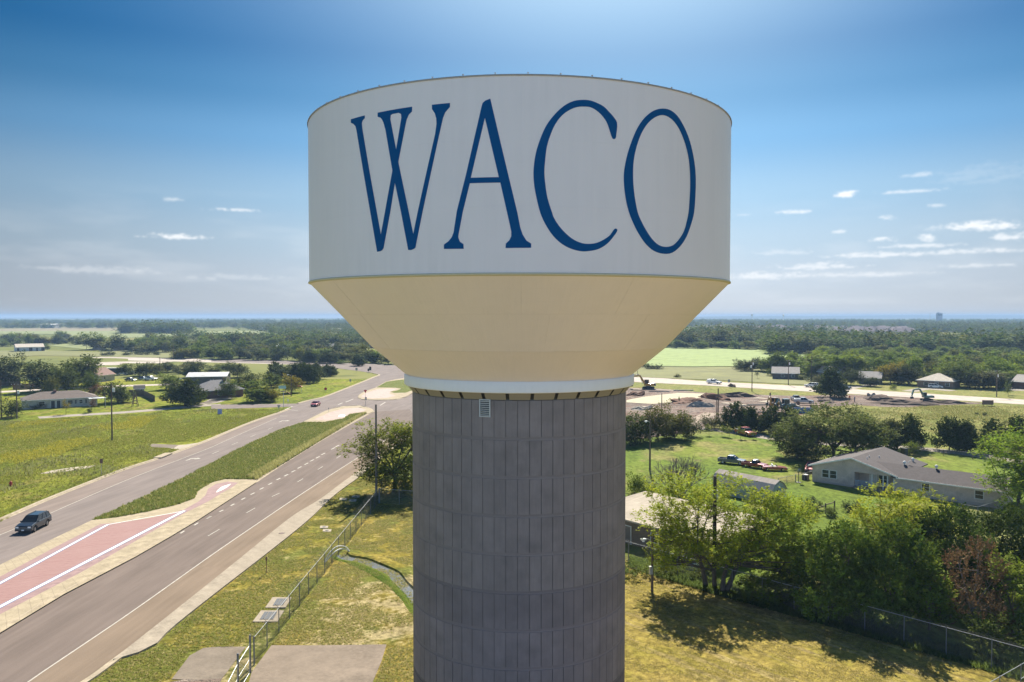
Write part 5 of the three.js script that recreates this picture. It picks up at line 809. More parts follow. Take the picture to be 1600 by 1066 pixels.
// earth-moving machines
const C_yellow = paint(0.42, 0.21, 0.025, 0), C_deere = paint(0.04, 0.13, 0.09, 0), C_teal = paint(0.03, 0.11, 0.13, 0);
function excavator(label, p, turn, mat, k) {
  const t = thing('excavator', label, 'excavator', p, turn); t.scale.setScalar(k);
  for (const z of [-1, 1]) { const g = move(side([[-1.9, 0.45], [-1.6, 0.05], [1.6, 0.05], [1.9, 0.45], [1.6, 0.85], [-1.6, 0.85]], 0.5, 0.04), 0, 0, z * 1.05); mesh('track', g, m_rubber, t); for (const x of [-1.4, 0, 1.4]) mesh('roller', cyl(0.28, 0.28, 0.54, x, 0.45, z * 1.05, 12, Math.PI / 2), m_dark, t); }
  mesh('turntable', cyl(0.8, 0.8, 0.3, 0, 0.98, 0, 18), m_dark, t); mesh('house', [side([[-1.9, 1.15], [1.2, 1.15], [1.2, 1.6], [0.2, 1.9], [-1.7, 1.95], [-1.95, 1.7]], 2.3, 0.06)], mat, t); mesh('counterweight', side([[-2.3, 1.2], [-1.8, 1.2], [-1.8, 2.0], [-2.2, 1.9]], 2.3, 0.06), m_dark, t);
  const cab = mesh('cab', [box(1.3, 0.12, 1.0, 0.55, 2.95, 0.6), ...[[-0.1, 0.1], [1.2, 0.1], [-0.1, 1.1], [1.2, 1.1]].map(([x, z]) => box(0.09, 1.7, 0.09, x, 2.05, z))], mat, t); for (const [w, h, d, x, y, z] of [[1.2, 1.3, 0.02, 0.55, 2.2, 1.11], [1.2, 1.3, 0.02, 0.55, 2.2, 0.09], [0.02, 1.3, 0.9, 1.21, 2.2, 0.6], [0.02, 1.3, 0.9, -0.11, 2.2, 0.6]]) mesh('window', box(w, h, d, x, y, z), m_glass, cab);
  mesh('boom', [bar([1.0, 1.7, -0.3], [2.6, 4.3, -0.3], 0.4, 0.55), bar([2.6, 4.3, -0.3], [4.6, 4.0, -0.3], 0.36, 0.45)], mat, t); mesh('arm', bar([4.5, 4.25, -0.3], [5.3, 1.7, -0.3], 0.3, 0.4), mat, t); mesh('bucket', move(side([[0, 0.9], [0.55, 0.75], [0.5, 0], [-0.5, 0.1], [-0.35, 0.6]], 1.0, 0.03), 5.15, 0.75, -0.3), m_dark, t);
  mesh('ram', [rod([1.6, 1.6, -0.3], [2.5, 3.8, -0.3], 0.09), rod([2.8, 4.6, -0.3], [4.3, 4.6, -0.3], 0.08), rod([4.9, 4.2, -0.3], [5.4, 2.4, -0.3], 0.07)], m_chrome, t); return t;
}
excavator('yellow excavator working at the highway edge beside the cone foot', on(1013, 608.5), 2.9, C_yellow, 1.15);
excavator('dark excavator with raised boom at the right end of the earthworks', on(1448, 626.5), 3.05, C_deere, 0.85);
function loader(label, p, turn, mat) {
  const t = thing('backhoe_loader', label, 'backhoe', p, turn);
  for (const [x, r] of [[-1.1, 0.75], [1.4, 0.5]]) for (const z of [-1, 1]) { const g = new THREE.Group(); g.name = 'wheel'; g.position.set(x, r, z * 0.9); t.add(g); const tor = flat(new THREE.TorusGeometry(r - 0.2, 0.2, 8, 18)); tor.scale(1, 1, 1.1); mesh('tyre', tor, m_rubber, g); mesh('rim', cyl(r - 0.28, r - 0.28, 0.25, 0, 0, 0, 14, Math.PI / 2), mat, g); }
  mesh('body', [side([[-1.9, 0.7], [2.1, 0.7], [2.1, 1.5], [0.7, 1.65], [-1.9, 1.3]], 1.3, 0.06)], mat, t); const cab = mesh('cab', [box(1.7, 0.12, 1.5, -0.6, 2.85, 0), ...[[-1.35, 0.65], [0.15, 0.65], [-1.35, -0.65], [0.15, -0.65]].map(([x, z]) => box(0.1, 1.5, 0.1, x, 2.1, z))], mat, t); for (const z of [-1, 1]) mesh('window', box(1.4, 1.2, 0.02, -0.6, 2.15, z * 0.66), m_glass, cab);
  mesh('loader_arm', [bar([0.6, 1.6, 0.75], [2.9, 0.7, 0.75], 0.16, 0.25), bar([0.6, 1.6, -0.75], [2.9, 0.7, -0.75], 0.16, 0.25)], mat, t); mesh('loader_bucket', move(side([[0, 0.1], [0.9, 0], [0.2, 0.9], [0, 0.8]], 2.3, 0.03), 2.8, 0.1, 0), m_dark, t); mesh('backhoe_arm', [bar([-1.9, 1.0, 0], [-2.8, 3.1, 0], 0.25, 0.35), bar([-2.8, 3.1, 0], [-3.6, 1.6, 0], 0.2, 0.28)], mat, t); mesh('backhoe_bucket', move(side([[0, 0], [0.6, 0.1], [0.4, 0.7], [0, 0.6]], 0.6, 0.03), -3.9, 1.0, 0), m_dark, t); return t;
}
loader('yellow backhoe loader on the bare earth beside the teal tractor', on(1213, 637), 0.5, C_yellow); loader('teal tractor loader on the bare earth right of the yellow backhoe', on(1231, 639.5), 0.2, C_teal);
{ const t = thing('skip', 'blue open skip behind the hedge right of the teal tractor', 'skip', on(1256, 646), -0.1); mesh('tub', [box(4.6, 1.3, 0.08, 0, 0.75, 0.9), box(4.6, 1.3, 0.08, 0, 0.75, -0.9), box(0.08, 1.3, 1.72, 2.26, 0.75, 0), box(0.08, 1.3, 1.72, -2.26, 0.75, 0), box(4.44, 0.08, 1.72, 0, 0.14, 0)], std([0.03, 0.11, 0.26], 0.6), t); mesh('rim', [box(4.8, 0.1, 0.1, 0, 1.42, 0.95), box(4.8, 0.1, 0.1, 0, 1.42, -0.95)], std([0.03, 0.11, 0.26], 0.6), t);
  const f = thing('flatbed_trailer', 'rusty red flatbed trailer standing behind the blue skip', 'trailer', on(1264, 638), -0.05); mesh('deck', box(6, 0.25, 2, 0, 0.95, 0), m_woodRed, f); mesh('headboard', box(0.1, 1, 2, -2.9, 1.5, 0), m_woodRed, f); for (const x of [1, 1.9]) for (const z of [-1, 1]) mesh('wheel', cyl(0.4, 0.4, 0.25, x, 0.42, z * 0.95, 14, Math.PI / 2), m_rubber, f); }

// ---------------------------------------------------------------- chain-link fences
const m_post = std([0.16, 0.165, 0.17], 0.6);
const m_rail = std([0.30, 0.31, 0.32], 0.6);
const m_signGrey2 = std([0.10, 0.10, 0.10], 0.8);
const wireAlpha = grey(64, 64, (x, y) => { const a = (x + y) % 32, b = (x - y + 64) % 32; return a < 4 || b < 4 ? 1 : 0; });
const m_mesh = std([0.09, 0.095, 0.09], 0.7, { alphaMap: again(wireAlpha, 0.11), transparent: true, side: THREE.DoubleSide });
function fence(name, label, pts, h, bay, o = {}) {
  const t = thing(name, label, 'fence'), postG = M([cyl(o.pr ?? 0.035, o.pr ?? 0.035, h, 0, h / 2, 0, 8), cyl(0.045, 0.02, 0.06, 0, h + 0.03, 0, 8)]), out = o.barb ?? 0;
  let first = true;
  for (let s = 0; s + 1 < pts.length; s++) {
    const a = pts[s], b = pts[s + 1], n = Math.max(1, Math.round(a.distanceTo(b) / bay)), ry = Math.atan2(-(b.z - a.z), b.x - a.x), W = [], nx = Math.sin(ry), nz = Math.cos(ry);
    for (let i = 0; i <= n; i++) {
      if (i === 0 && !first) continue; const p = a.clone().lerp(b, i / n), m = mesh('post', postG, o.postMat ?? m_post, t); m.position.copy(p); if (i === 0 || i === n) m.scale.set(1.6, 1.02, 1.6);
      if (out) mesh('barb_arm', rod([p.x, h, p.z], [p.x + nx * out * 0.3, h + 0.32, p.z + nz * out * 0.3], 0.015), m_signGrey2, t);
    }
    first = false;
    mesh('top_rail', rod([a.x, h, a.z], [b.x, h, b.z], 0.023, 0.023, 8), m_rail, t);
    for (let i = 0; i < n; i++) { const p = a.clone().lerp(b, i / n), q = a.clone().lerp(b, (i + 1) / n), g = new THREE.PlaneGeometry(p.distanceTo(q) - 0.05, h - 0.06); const uv = g.attributes.uv, L_ = p.distanceTo(q); for (let k = 0; k < uv.count; k++) uv.setXY(k, uv.getX(k) * L_ + i * L_, uv.getY(k) * h); const m = mesh('wire_mesh', g, m_mesh, t); m.position.set((p.x + q.x) / 2, h / 2, (p.z + q.z) / 2); m.rotation.y = ry; }
    if (out) for (const k of [0.35, 0.68, 1]) mesh('barbed_wire', tube([[a.x + nx * out * 0.3 * k, h + 0.32 * k, a.z + nz * out * 0.3 * k], [(a.x + b.x) / 2 + nx * out * 0.3 * k, h + 0.31 * k - 0.02, (a.z + b.z) / 2 + nz * out * 0.3 * k], [b.x + nx * out * 0.3 * k, h + 0.32 * k, b.z + nz * out * 0.3 * k]], 0.005, 12, 4), m_signGrey2, t);
    if (o.brace) for (const [p, q] of [[a, b], [b, a]]) { const e = p.clone().lerp(q, 1 / n); mesh('brace', rod([p.x, h * 0.55, p.z], [e.x, h * 0.55, e.z], 0.022), m_galv, t); }
  }
  return t;
}
const FA = G(397, 1040), FC = G(592, 787), FD = G(655, 792);
fence('chain_link_fence', 'tall chain-link fence with barbed wire running beside the verge to the bushy tree', [FA, FC], 2.1, 3.0, { barb: -1 });
fence('chain_link_fence', 'chain-link fence turning off behind the tower at the bushy tree', [FC.clone().add(new THREE.Vector3(0.1, 0, 0)), FD], 2.1, 3.0, {});
fence('chain_link_fence', 'short far chain-link fence under the bushy tree', [G(596, 770), G(618, 741)], 1.9, 3, {});
// gate: two heavy hinge posts and two leaves
{
  const t = thing('fence_gate', 'chain-link double gate with thick posts at the concrete pad, bottom left', 'gate'), a = G(391, 1052), b = G(372, 1084), c = G(350, 1130);
  for (const p of [a, b]) { const m = mesh('gate_post', M([cyl(0.075, 0.075, 2.75, 0, 1.37, 0, 12), cyl(0.085, 0.05, 0.06, 0, 2.78, 0, 12)]), m_post, t); m.position.copy(p); }
  for (const [p, q] of [[a, b], [b, c]]) { const d = q.clone().sub(p), L_ = d.length(), ry = Math.atan2(-d.z, d.x), g = new THREE.Group(); g.name = 'gate_leaf'; g.position.copy(p); g.rotation.y = ry; t.add(g);
    mesh('frame', [rod([0.12, 0.12, 0], [L_ - 0.12, 0.12, 0], 0.025), rod([0.12, 2.1, 0], [L_ - 0.12, 2.1, 0], 0.03), rod([0.14, 0.12, 0], [0.14, 2.3, 0], 0.03), rod([L_ - 0.14, 0.12, 0], [L_ - 0.14, 2.3, 0], 0.03), rod([0.14, 0.12, 0], [L_ - 0.14, 2.1, 0], 0.014), rod([0.14, 1.1, 0], [L_ - 0.14, 1.1, 0], 0.02)], m_galv, g);
    const w = new THREE.PlaneGeometry(L_ - 0.3, 1.95), uv = w.attributes.uv; for (let k = 0; k < uv.count; k++) uv.setXY(k, uv.getX(k) * L_, uv.getY(k) * 2); w.translate(L_ / 2, 1.1, 0); mesh('wire_mesh', w, m_mesh, g); mesh('hinge', [box(0.2, 0.12, 0.1, 0.06, 1.8, 0), box(0.2, 0.12, 0.1, 0.06, 0.5, 0)], m_steel, g); }
}
const RC = new THREE.Vector3(37.4, 0, -55.8);
fence('chain_link_fence', 'chain-link fence with barbed wire below the dark trees on the right lawn', [new THREE.Vector3(6.8, 0, -89.2), new THREE.Vector3(12.3, 0, -83.6), RC], 2.2, 3.05, { barb: 1, brace: 0 });
fence('chain_link_fence', 'chain-link fence running from the corner out of the picture at the bottom right', [RC.clone().add(new THREE.Vector3(-0.08, 0, 0.07)), new THREE.Vector3(22, 0, -44.8)], 2.2, 3.05, { brace: 1 });
fence('yard_fence', 'low chain-link yard fence beside the red sedan and the satellite dish', [G(1216, 760), G(1243, 754), G(1270, 748)], 1.2, 2.6, {});
fence('yard_fence', 'low chain-link yard fence in front of the house end wall', [G(1502, 803), G(1528, 808), G(1562, 797)], 1.3, 2.6, {});
fence('wire_fence', 'thin wire fence with posts along the gravel drive behind the grey house', [G(1430, 708), G(1520, 718), G(1600, 728)], 1.2, 4, { pr: 0.05, postMat: m_wood });
// board fences
function boards(label, pts, h, mat) {
  const t = thing('board_fence', label, 'fence'), r = rngOf(Math.round(pts[0].x * 10 + 5000)), geo = [0, 1, 2].map((k) => box(0.27, h - 0.05 + k * 0.03, 0.03, 0, (h - 0.05 + k * 0.03) / 2, 0));
  for (let s = 0; s + 1 < pts.length; s++) { const a = pts[s], b = pts[s + 1], n = Math.round(a.distanceTo(b) / 0.3), ry = Math.atan2(-(b.z - a.z), b.x - a.x); mesh('rail', [bar([a.x, h * 0.3, a.z], [b.x, h * 0.3, b.z], 0.05, 0.09), bar([a.x, h * 0.8, a.z], [b.x, h * 0.8, b.z], 0.05, 0.09)], mat, t);
    for (let i = 0; i < n; i++) { const m = mesh('plank', geo[Math.floor(r() * 3)], mat, t); m.position.copy(a).lerp(b, (i + 0.5) / n); m.position.z += 0.045; m.rotation.y = ry + (r() - 0.5) * 0.04; } }
}
boards('brown board fence stepping down beside the green garden shed', [G(201, 618), G(225, 619.5), G(242, 628)], 1.9, m_wood); boards('dark brown board fence in front of the black-roofed house', [G(20, 609), G(86, 607)], 2.0, m_woodRed);
{ const t = thing('garden_rails', 'dark wooden garden rails in the yard left of the grey house', 'fence'), p = [G(1276, 806), G(1290, 803), G(1304, 799)]; for (const q of p) { const m = mesh('post', box(0.14, 1.4, 0.14, 0, 0.7, 0), m_wood, t); m.position.copy(q); } mesh('rail', [bar([p[0].x, 1.1, p[0].z], [p[1].x, 1.1, p[1].z], 0.08, 0.1), bar([p[1].x, 1.2, p[1].z], [p[2].x, 1.2, p[2].z], 0.08, 0.1)], m_wood, t); }

// ---------------------------------------------------------------- poles
function pole(label, px, py, top, o = {}) {
  const p = G(px, py), h = hTop(p, top), t = thing('utility_pole', label, 'pole', p, o.turn ?? 0.4), r = o.r ?? 0.16;
  mesh('pole', cyl(r, r * 0.72, h, (o.lean ?? 0) / 2, h / 2, 0, 10), o.mat ?? m_wood, t);
  if (o.arm) { mesh('crossarm', [box(2.4, 0.12, 0.12, 0, h - 0.5, 0.12)], o.mat ?? m_wood, t); for (const x of [-1.05, -0.4, 0.4, 1.05]) mesh('insulator', cyl(0.06, 0.04, 0.22, x, h - 0.33, 0.12, 6), m_trim, t); }
  if (o.can) mesh('transformer', [cyl(0.26, 0.26, 0.8, 0.42, h - o.can, 0, 12), cyl(0.28, 0.28, 0.05, 0.42, h - o.can + 0.42, 0, 12)], m_trim, t);
  if (o.can2) mesh('transformer', [cyl(0.26, 0.26, 0.8, -0.42, h - o.can2, 0, 12), cyl(0.28, 0.28, 0.05, -0.42, h - o.can2 + 0.42, 0, 12)], m_trim, t);
  if (o.lamp) { mesh('lamp_arm', tube([[0, h - 0.6, 0], [-0.5, h - 0.2, 0.1], [-0.9, h - 0.15, 0.1]], 0.035, 8), m_galv, t); mesh('lamp_head', [box(0.5, 0.14, 0.26, -1.05, h - 0.16, 0.1), cyl(0.14, 0.1, 0.16, -1.05, h - 0.3, 0.1, 10)], m_trim, t); }
  if (o.box) mesh('meter_box', box(0.3, 0.75, 0.22, -0.2, o.box, 0.08), m_galv, t);
  return t;
}
pole('tall grey wooden pole at the fence corner before the bushy tree', 588, 775, 632, { r: 0.19, mat: m_woodGrey, turn: 0.2 });
pole('dark utility pole rising through the airy yellow-green tree', 1116, 919, 744, { r: 0.21, mat: std([0.05, 0.038, 0.032], 0.9), can: 1.9, turn: 1.2 });
pole('shorter pole with meter box in front of the trees, nearest the tower', 1019, 925, 838, { r: 0.13, box: 2.1, lamp: 1 });
pole('wooden pole with lamp on the right lawn beside the bare tree', 1015.5, 735, 656, { r: 0.16, lamp: 1, turn: 0.6 });
pole('slim pole with transformer in the meadow on the left', 175, 688.5, 598.5, { can: 1.5, arm: 0, lamp: 0 }); pole('pole with crossarm and transformer beside the dark shrub, left', 26.2, 654.5, 598.5, { can: 2.4, arm: 1 }); pole('plain pole at the left picture edge', 1.8, 653, 594, {}); pole('short pole between the ranch house and the round green tree', 164, 638, 613, { r: 0.12 });
pole('pole between the parked pickup and the metal barn', 250, 590, 558, { lamp: 0 }); pole('pole in front of the dark broad cedar', 288, 634, 591, { lamp: 1, can: 1.2 }); pole('pole behind the yellowing tree by the play equipment', 455, 619.5, 584.5, { lamp: 1 }); pole('pole in the far woods left of the round bushes', 135, 546, 523, {}); pole('lone pole in the middle of the left woods', 426.5, 542, 524, { r: 0.2 }); pole('pole by the far road at the round bushes', 271, 562, 537, {}); pole('street pole at the side street', 443, 637, 611, { r: 0.09, mat: m_galv });
pole('utility pole with two transformers in front of the highway', 1175, 612, 561.5, { arm: 1, can: 1.6, can2: 2.6 }); pole('utility pole with transformer in front of the grey-roofed cottage', 1232, 602, 562, { arm: 1, can: 1.6 }); pole('utility pole on the roadside lawn right of the cream-roofed house', 1557.5, 620.5, 578, { arm: 1, can: 2 }); pole('twin-looking pole in the hedge before the earthworks', 1122, 654, 607, { r: 0.19 }); pole('thin pole leaning against the twin-looking one', 1119.5, 652, 622, { r: 0.12 }); pole('pole above the lawn trees before the pale earth pad', 1034, 648, 615, { r: 0.14 });
pole('short stub pole beside the cone beyond the highway', 996, 588, 578, { r: 0.1 }); pole('pole in the tree belt beyond the highway', 1268, 596, 556, { r: 0.14 });
// wires strung along the highway and down the left lane
function wires(label, tops, off, n = 14) { const t = thing('power_lines', label, 'cable'); for (const o of off) for (let i = 0; i + 1 < tops.length; i++) { const a = tops[i], b = tops[i + 1], pts = []; for (let k = 0; k <= n; k++) { const u = k / n, q = a.clone().lerp(b, u); q.y += o - 4 * u * (1 - u) * a.distanceTo(b) * 0.018; pts.push(q); } mesh('wire', tube(pts, 0.012, n, 4), m_dark, t); } }
const topOf = (px, py, top) => { const p = G(px, py); p.y = hTop(p, top) - 0.3; return p; };
wires('thin power lines along the highway on the right', [topOf(985, 600, 553), topOf(1175, 612, 561.5), topOf(1557.5, 620.5, 578), topOf(1900, 630, 590)], [0, -0.8]);
wires('thin power lines from the left edge pole past the meadow pole', [topOf(-120, 654, 596), topOf(26.2, 654.5, 598.5), topOf(175, 688.5, 599.5)], [0, -1.2]);

// ---------------------------------------------------------------- signs
const m_signRed = std([0.42, 0.02, 0.02], 0.5), m_signBlue = std([0.26, 0.28, 0.52], 0.5), m_signBrown = std([0.15, 0.08, 0.05], 0.6), m_signGrey = std([0.30, 0.30, 0.30], 0.4, { metalness: 0.6 });
function sign(label, px, py, top, shape, mat, size = 0.75, turn = 0) {
  const p = G(px, py), h = Math.max(1, hTop(p, top)), t = thing('road_sign', label, 'sign', p, turn), n = { octagon: 8, triangle: 3, circle: 18 }[shape];
  mesh('post', box(0.06, h, 0.05, 0, h / 2, 0), m_signGrey, t);
  let g; if (n) { g = cyl(size / 2, size / 2, 0.02, 0, 0, 0, n); if (n === 8) g.rotateY(Math.PI / 8); if (n === 3) g.rotateY(0); g.rotateX(Math.PI / 2); g.translate(0, h - size / 2, 0.045); } else g = box(size * shape, size, 0.02, 0, h - size / 2, 0.045);
  mesh('plate', g, mat, t); return t;
}
sign('red stop sign on the grass corner before the crossing', 508.8, 613, 605.5, 'octagon', m_signRed, 1.0); sign('grey sign back on the grass corner near the crossing', 547.5, 602, 592.5, 0.8, m_signGrey, 0.9); sign('tall yield sign on the nose of the far island', 571, 635, 608, 'triangle', m_signRed, 1.2); sign('small white sign under the yield sign on the island', 571.6, 634, 620.5, 0.8, m_signGrey, 0.7); sign('sign at the crossing, left of the two dark signals', 557, 583, 575, 0.9, m_signGrey, 1.1); sign('dark signal post at the crossing, taller one', 578.5, 582, 573, 0.6, m_dark, 1.7); sign('dark signal post at the crossing, shorter one', 575.5, 582, 576, 0.6, m_dark, 1.2);
sign('triangular sign seen from behind at the side street corner', 435.7, 645, 631.5, 'triangle', m_signGrey, 1.2); sign('short white marker on the island nose', 513.5, 645, 637, 0.6, m_signGrey, 0.4); sign('brown sign seen from behind in the verge of the left meadow', 158.5, 745, 717, 0.6, m_signBrown, 0.75, 0.3); sign('thin brown sign post in front of the bushy tree', 565.5, 741, 719, 0.5, m_signBrown, 0.5, 0.9); sign('grey sign at the highway before the camper pickup', 1139, 606, 593, 0.8, m_signGrey, 1.1); sign('small white sign on the right lane corner', 450, 634, 624, 0.5, m_white, 0.6);
{ const p = G(343.5, 648), t = thing('info_board', 'small blue board on two posts in the meadow', 'sign', p, 0.1), h = hTop(p, 639.5); mesh('board', box(1.1, 1.3, 0.06, 0, h - 0.65, 0.05), m_signBlue, t); for (const x of [-0.4, 0.4]) mesh('post', box(0.08, h, 0.06, x, h / 2, 0), m_woodGrey, t); }
{ const p = G(1543.5, 635), t = thing('notice_board', 'brown notice board on two posts beside the earthworks', 'sign', p, -0.1), h = hTop(p, 625.5); mesh('board', box(3.1, 1.3, 0.08, 0, h - 0.65, 0.06), m_signBrown, t); for (const x of [-1.2, 1.2]) mesh('post', box(0.12, h, 0.1, x, h / 2, 0), m_wood, t); }
// ---------------------------------------------------------------- small things on the ground
{ const p = G(16.5, 760.5), t = thing('fire_hydrant', 'red fire hydrant in the meadow at the left edge', 'hydrant', p); mesh('body', [cyl(0.17, 0.15, 0.6, 0, 0.35, 0, 12), cyl(0.24, 0.24, 0.06, 0, 0.06, 0, 12), move(flat(new THREE.SphereGeometry(0.17, 12, 8)), 0, 0.66, 0)], m_signRed, t); mesh('cap', [cyl(0.04, 0.04, 0.14, 0, 0.86, 0, 6), cyl(0.08, 0.08, 0.5, 0, 0.48, 0, 10, 0, Math.PI / 2)], m_signRed, t); mesh('marker', box(0.04, 0.9, 0.02, 0.24, 0.6, 0), m_signRed, t); }
{ const p = G(416, 897), t = thing('stake', 'thin rusty steel stake standing in the verge', 'stake', p); mesh('shaft', bar([0, 0, 0], [0.03, 1.75, 0], 0.06, 0.05), std([0.17, 0.08, 0.05], 0.8), t); mesh('marker_plate', box(0.16, 0.35, 0.02, 0.03, 1.55, 0.03), std([0.17, 0.08, 0.05], 0.8), t); }
const plateOf = (pts, y0, y1) => { const P = pts.map((p) => [p.x, y0, p.z]), Q = pts.map((p) => [p.x, y1, p.z]); return faces([Q, ...P.map((_, i) => { const j = (i + 1) % P.length; return [P[i], P[j], Q[j], Q[i]]; })]); };
function hatch(label, outer, inner) {
  const t = thing('access_hatch', label, 'hatch'), o = L(...outer), q = L(...inner); mesh('surround', plateOf(o, 0.02, 0.14), m_walk, t);
  const at = (u, v) => { const a = q[0].clone().lerp(q[1], u), b = q[3].clone().lerp(q[2], u); return a.lerp(b, v); };
  for (let i = 0; i < 3; i++) mesh('lid', plateOf([at(i / 3 + 0.02, 0), at((i + 1) / 3 - 0.02, 0), at((i + 1) / 3 - 0.02, 1), at(i / 3 + 0.02, 1)], 0.1, 0.17), std([0.06, 0.07, 0.085], 0.75, { bumpMap: again(bumpGrain, 0.4), bumpScale: 0.01 }), t);
}
hatch('concrete-framed steel hatch in the verge, farther of two behind the fence', [[425.8, 935.6], [455.6, 936], [446, 951.6], [414, 952]], [[432.2, 938.2], [449.2, 938.2], [441.7, 948.4], [425.8, 948.8]]); hatch('concrete-framed steel hatch in the verge, nearer of two behind the fence', [[407.7, 956.4], [443.9, 956.4], [433.2, 973.9], [394.6, 973.9]], [[413, 959], [433.2, 959], [426.9, 970.7], [405.2, 970.7]]);
[[500.5, 823, 513, 823.5, 512, 827, 499.5, 826.6, 'upper white valve cover in the verge halfway along the fence'], [505, 828.4, 518, 828.6, 517, 832.4, 504, 832, 'lower white valve cover in the verge halfway along the fence'], [531, 779.4, 543, 779.6, 541.5, 782.4, 530, 782, 'left white valve cover near the far end of the fence'], [546, 781.4, 557.5, 781.6, 556, 784.6, 544.5, 784.2, 'middle white valve cover near the far end of the fence'], [551, 775.6, 562.5, 775.8, 561, 778.6, 549.5, 778.4, 'right white valve cover near the far end of the fence']].forEach(([a, b, c, d, e, f, g, h, l]) => { const q = L([a, b], [c, d], [e, f], [g, h]), t = thing('valve_cover', l, 'cover'), m = q[0].clone().add(q[2]).multiplyScalar(0.5); mesh('slab', plateOf(q, 0.02, 0.12), m_slabwhite, t); mesh('lid', cyl(0.22, 0.22, 0.04, m.x, 0.13, m.z, 14), m_dark, t); });
{ const p = G(440, 836), t = thing('manhole_lid', 'rusty round lid in the sidewalk', 'cover', p.setY(0.2)); mesh('lid', cyl(0.32, 0.32, 0.03, 0, 0.012, 0, 18), std([0.12, 0.07, 0.05], 0.7), t); mesh('ring', flat(new THREE.TorusGeometry(0.34, 0.02, 6, 20).rotateX(Math.PI / 2)), m_dark, t); }
{ const t = thing('storm_drain', 'concrete storm drain inlet with two dark openings in the left kerb', 'drain'), a = G(252, 717.4), b = G(270, 710), ry = Math.atan2(-(b.z - a.z), b.x - a.x), c = a.clone().lerp(b, 0.5), l = a.distanceTo(b); t.position.copy(c); t.rotation.y = ry; mesh('top_slab', box(l, 0.12, 1.4, 0, 0.24, -0.75), m_kerb, t); for (const x of [-0.24, 0.24]) mesh('opening', box(l * 0.4, 0.11, 0.1, x * l, 0.13, -0.02), m_black, t); }
// culvert and the little ditch inside the fence
{ const wl = smoothLine(L([533, 868], [541.6, 873], [565, 877], [588, 885.7], [614, 898], [626, 913], [643, 930], [665, 960]), 40), m_water = new THREE.MeshPhysicalMaterial({ color: lin(0.16, 0.165, 0.16), roughness: 0.1, specularIntensity: 1, bumpMap: again(bumpGrain, 3), bumpScale: 0.01 });
  struct('ditch_water', along(wl.map((p, i) => p), [[-0.6, 0.052], [0.65, 0.052]]), m_water);
  const lush = landMat(again(tex(256, 256, (x, y) => { const b = wrapN(x / 6, y / 6, 3, 256 / 6, 37), f = 0.6 + 0.8 * spread(b, 1.8); return [0.125 * f, 0.165 * f, 0.02 * f]; }), 4), 0.08);
  const far_ = along(wl, [[-0.56, 0.05], [-0.66, 0.24], [-1.0, 0.29], [-1.7, 0.2], [-2.6, 0.035]]), fu = far_.attributes.uv, fp = far_.attributes.position; for (let i = 0; i < fu.count; i++) fu.setXY(i, fp.getX(i), -fp.getZ(i)); struct('ditch_bank', far_, m_near); struct('ditch_bank', along(wl, [[0.6, 0.05], [0.68, 0.09], [0.9, 0.1], [1.25, 0.035]]), lush);
  const t = thing('culvert_hoops', 'white pipe hoops leaning on the fence at the ditch', 'pipes', G(527, 872), 1.05); for (const k of [0, 1]) mesh('hoop', tube([[-2.0, 0.1, 0.15 * k], [-1.3, 0.9 - 0.25 * k, 0.1 + 0.2 * k], [0, 1.25 - 0.3 * k, 0.2 * k], [1.3, 0.85 - 0.25 * k, 0.1], [1.9, 0.1, 0.15]], 0.055, 24, 6), m_white, t); }
{ const p = G(1087, 892), t = thing('tarpaulin', 'crumpled blue and white tarpaulin heap behind the fence', 'tarpaulin', p), g = new THREE.IcosahedronGeometry(1, 3), q = g.attributes.position; for (let i = 0; i < q.count; i++) { const x = q.getX(i), y = q.getY(i), z = q.getZ(i), k = 0.7 + 0.6 * fbm(x * 2.6 + 9, z * 2.6 + y * 2, 3, 6); q.setXYZ(i, x * 0.95 * k, Math.max(0, y * 0.55 * k + 0.15), z * 0.6 * k); } g.computeVertexNormals(); mesh('sheet', flat(g), std([0.10, 0.2, 0.5], 0.45), t); mesh('fold', move(box(0.9, 0.05, 0.4), 0.2, 0.72, 0.1, 0.4, 0.2, 0.15), m_white, t); }
{ const p = G(1413, 712.5), t = thing('waste_bin', 'dark wheeled waste bin at the gravel drive behind the grey house', 'bin', p, 0.4); mesh('body', side([[-0.36, 0.06], [0.3, 0.06], [0.4, 1.2], [-0.42, 1.2]], 0.8, 0.03), m_dark, t); mesh('lid', box(0.95, 0.09, 0.9, 0, 1.25, 0, 0, 0, -0.06), m_dark, t); for (const z of [-0.38, 0.38]) mesh('wheel', cyl(0.14, 0.14, 0.07, -0.38, 0.14, z, 12, Math.PI / 2), m_rubber, t); t.scale.setScalar(1.15); }
{ const p = G(1248, 754.5), t = thing('satellite_dish', 'small satellite dish on a post at the yard fence', 'satellite dish', p, 0.5), h = hTop(p, 734); mesh('post', cyl(0.05, 0.05, h, 0, h / 2, 0, 8), m_dark, t); mesh('base', cyl(0.4, 0.4, 0.06, 0, 0.06, 0, 14), m_dark, t); const d = new THREE.SphereGeometry(0.6, 16, 6, 0, 6.2832, 0, 0.75); d.rotateX(1.9); d.translate(0, h, -0.35); mesh('dish', flat(d), m_signGrey, t); mesh('feed', rod([0, h - 0.1, 0], [0.1, h + 0.35, 0.45], 0.02), m_dark, t); }
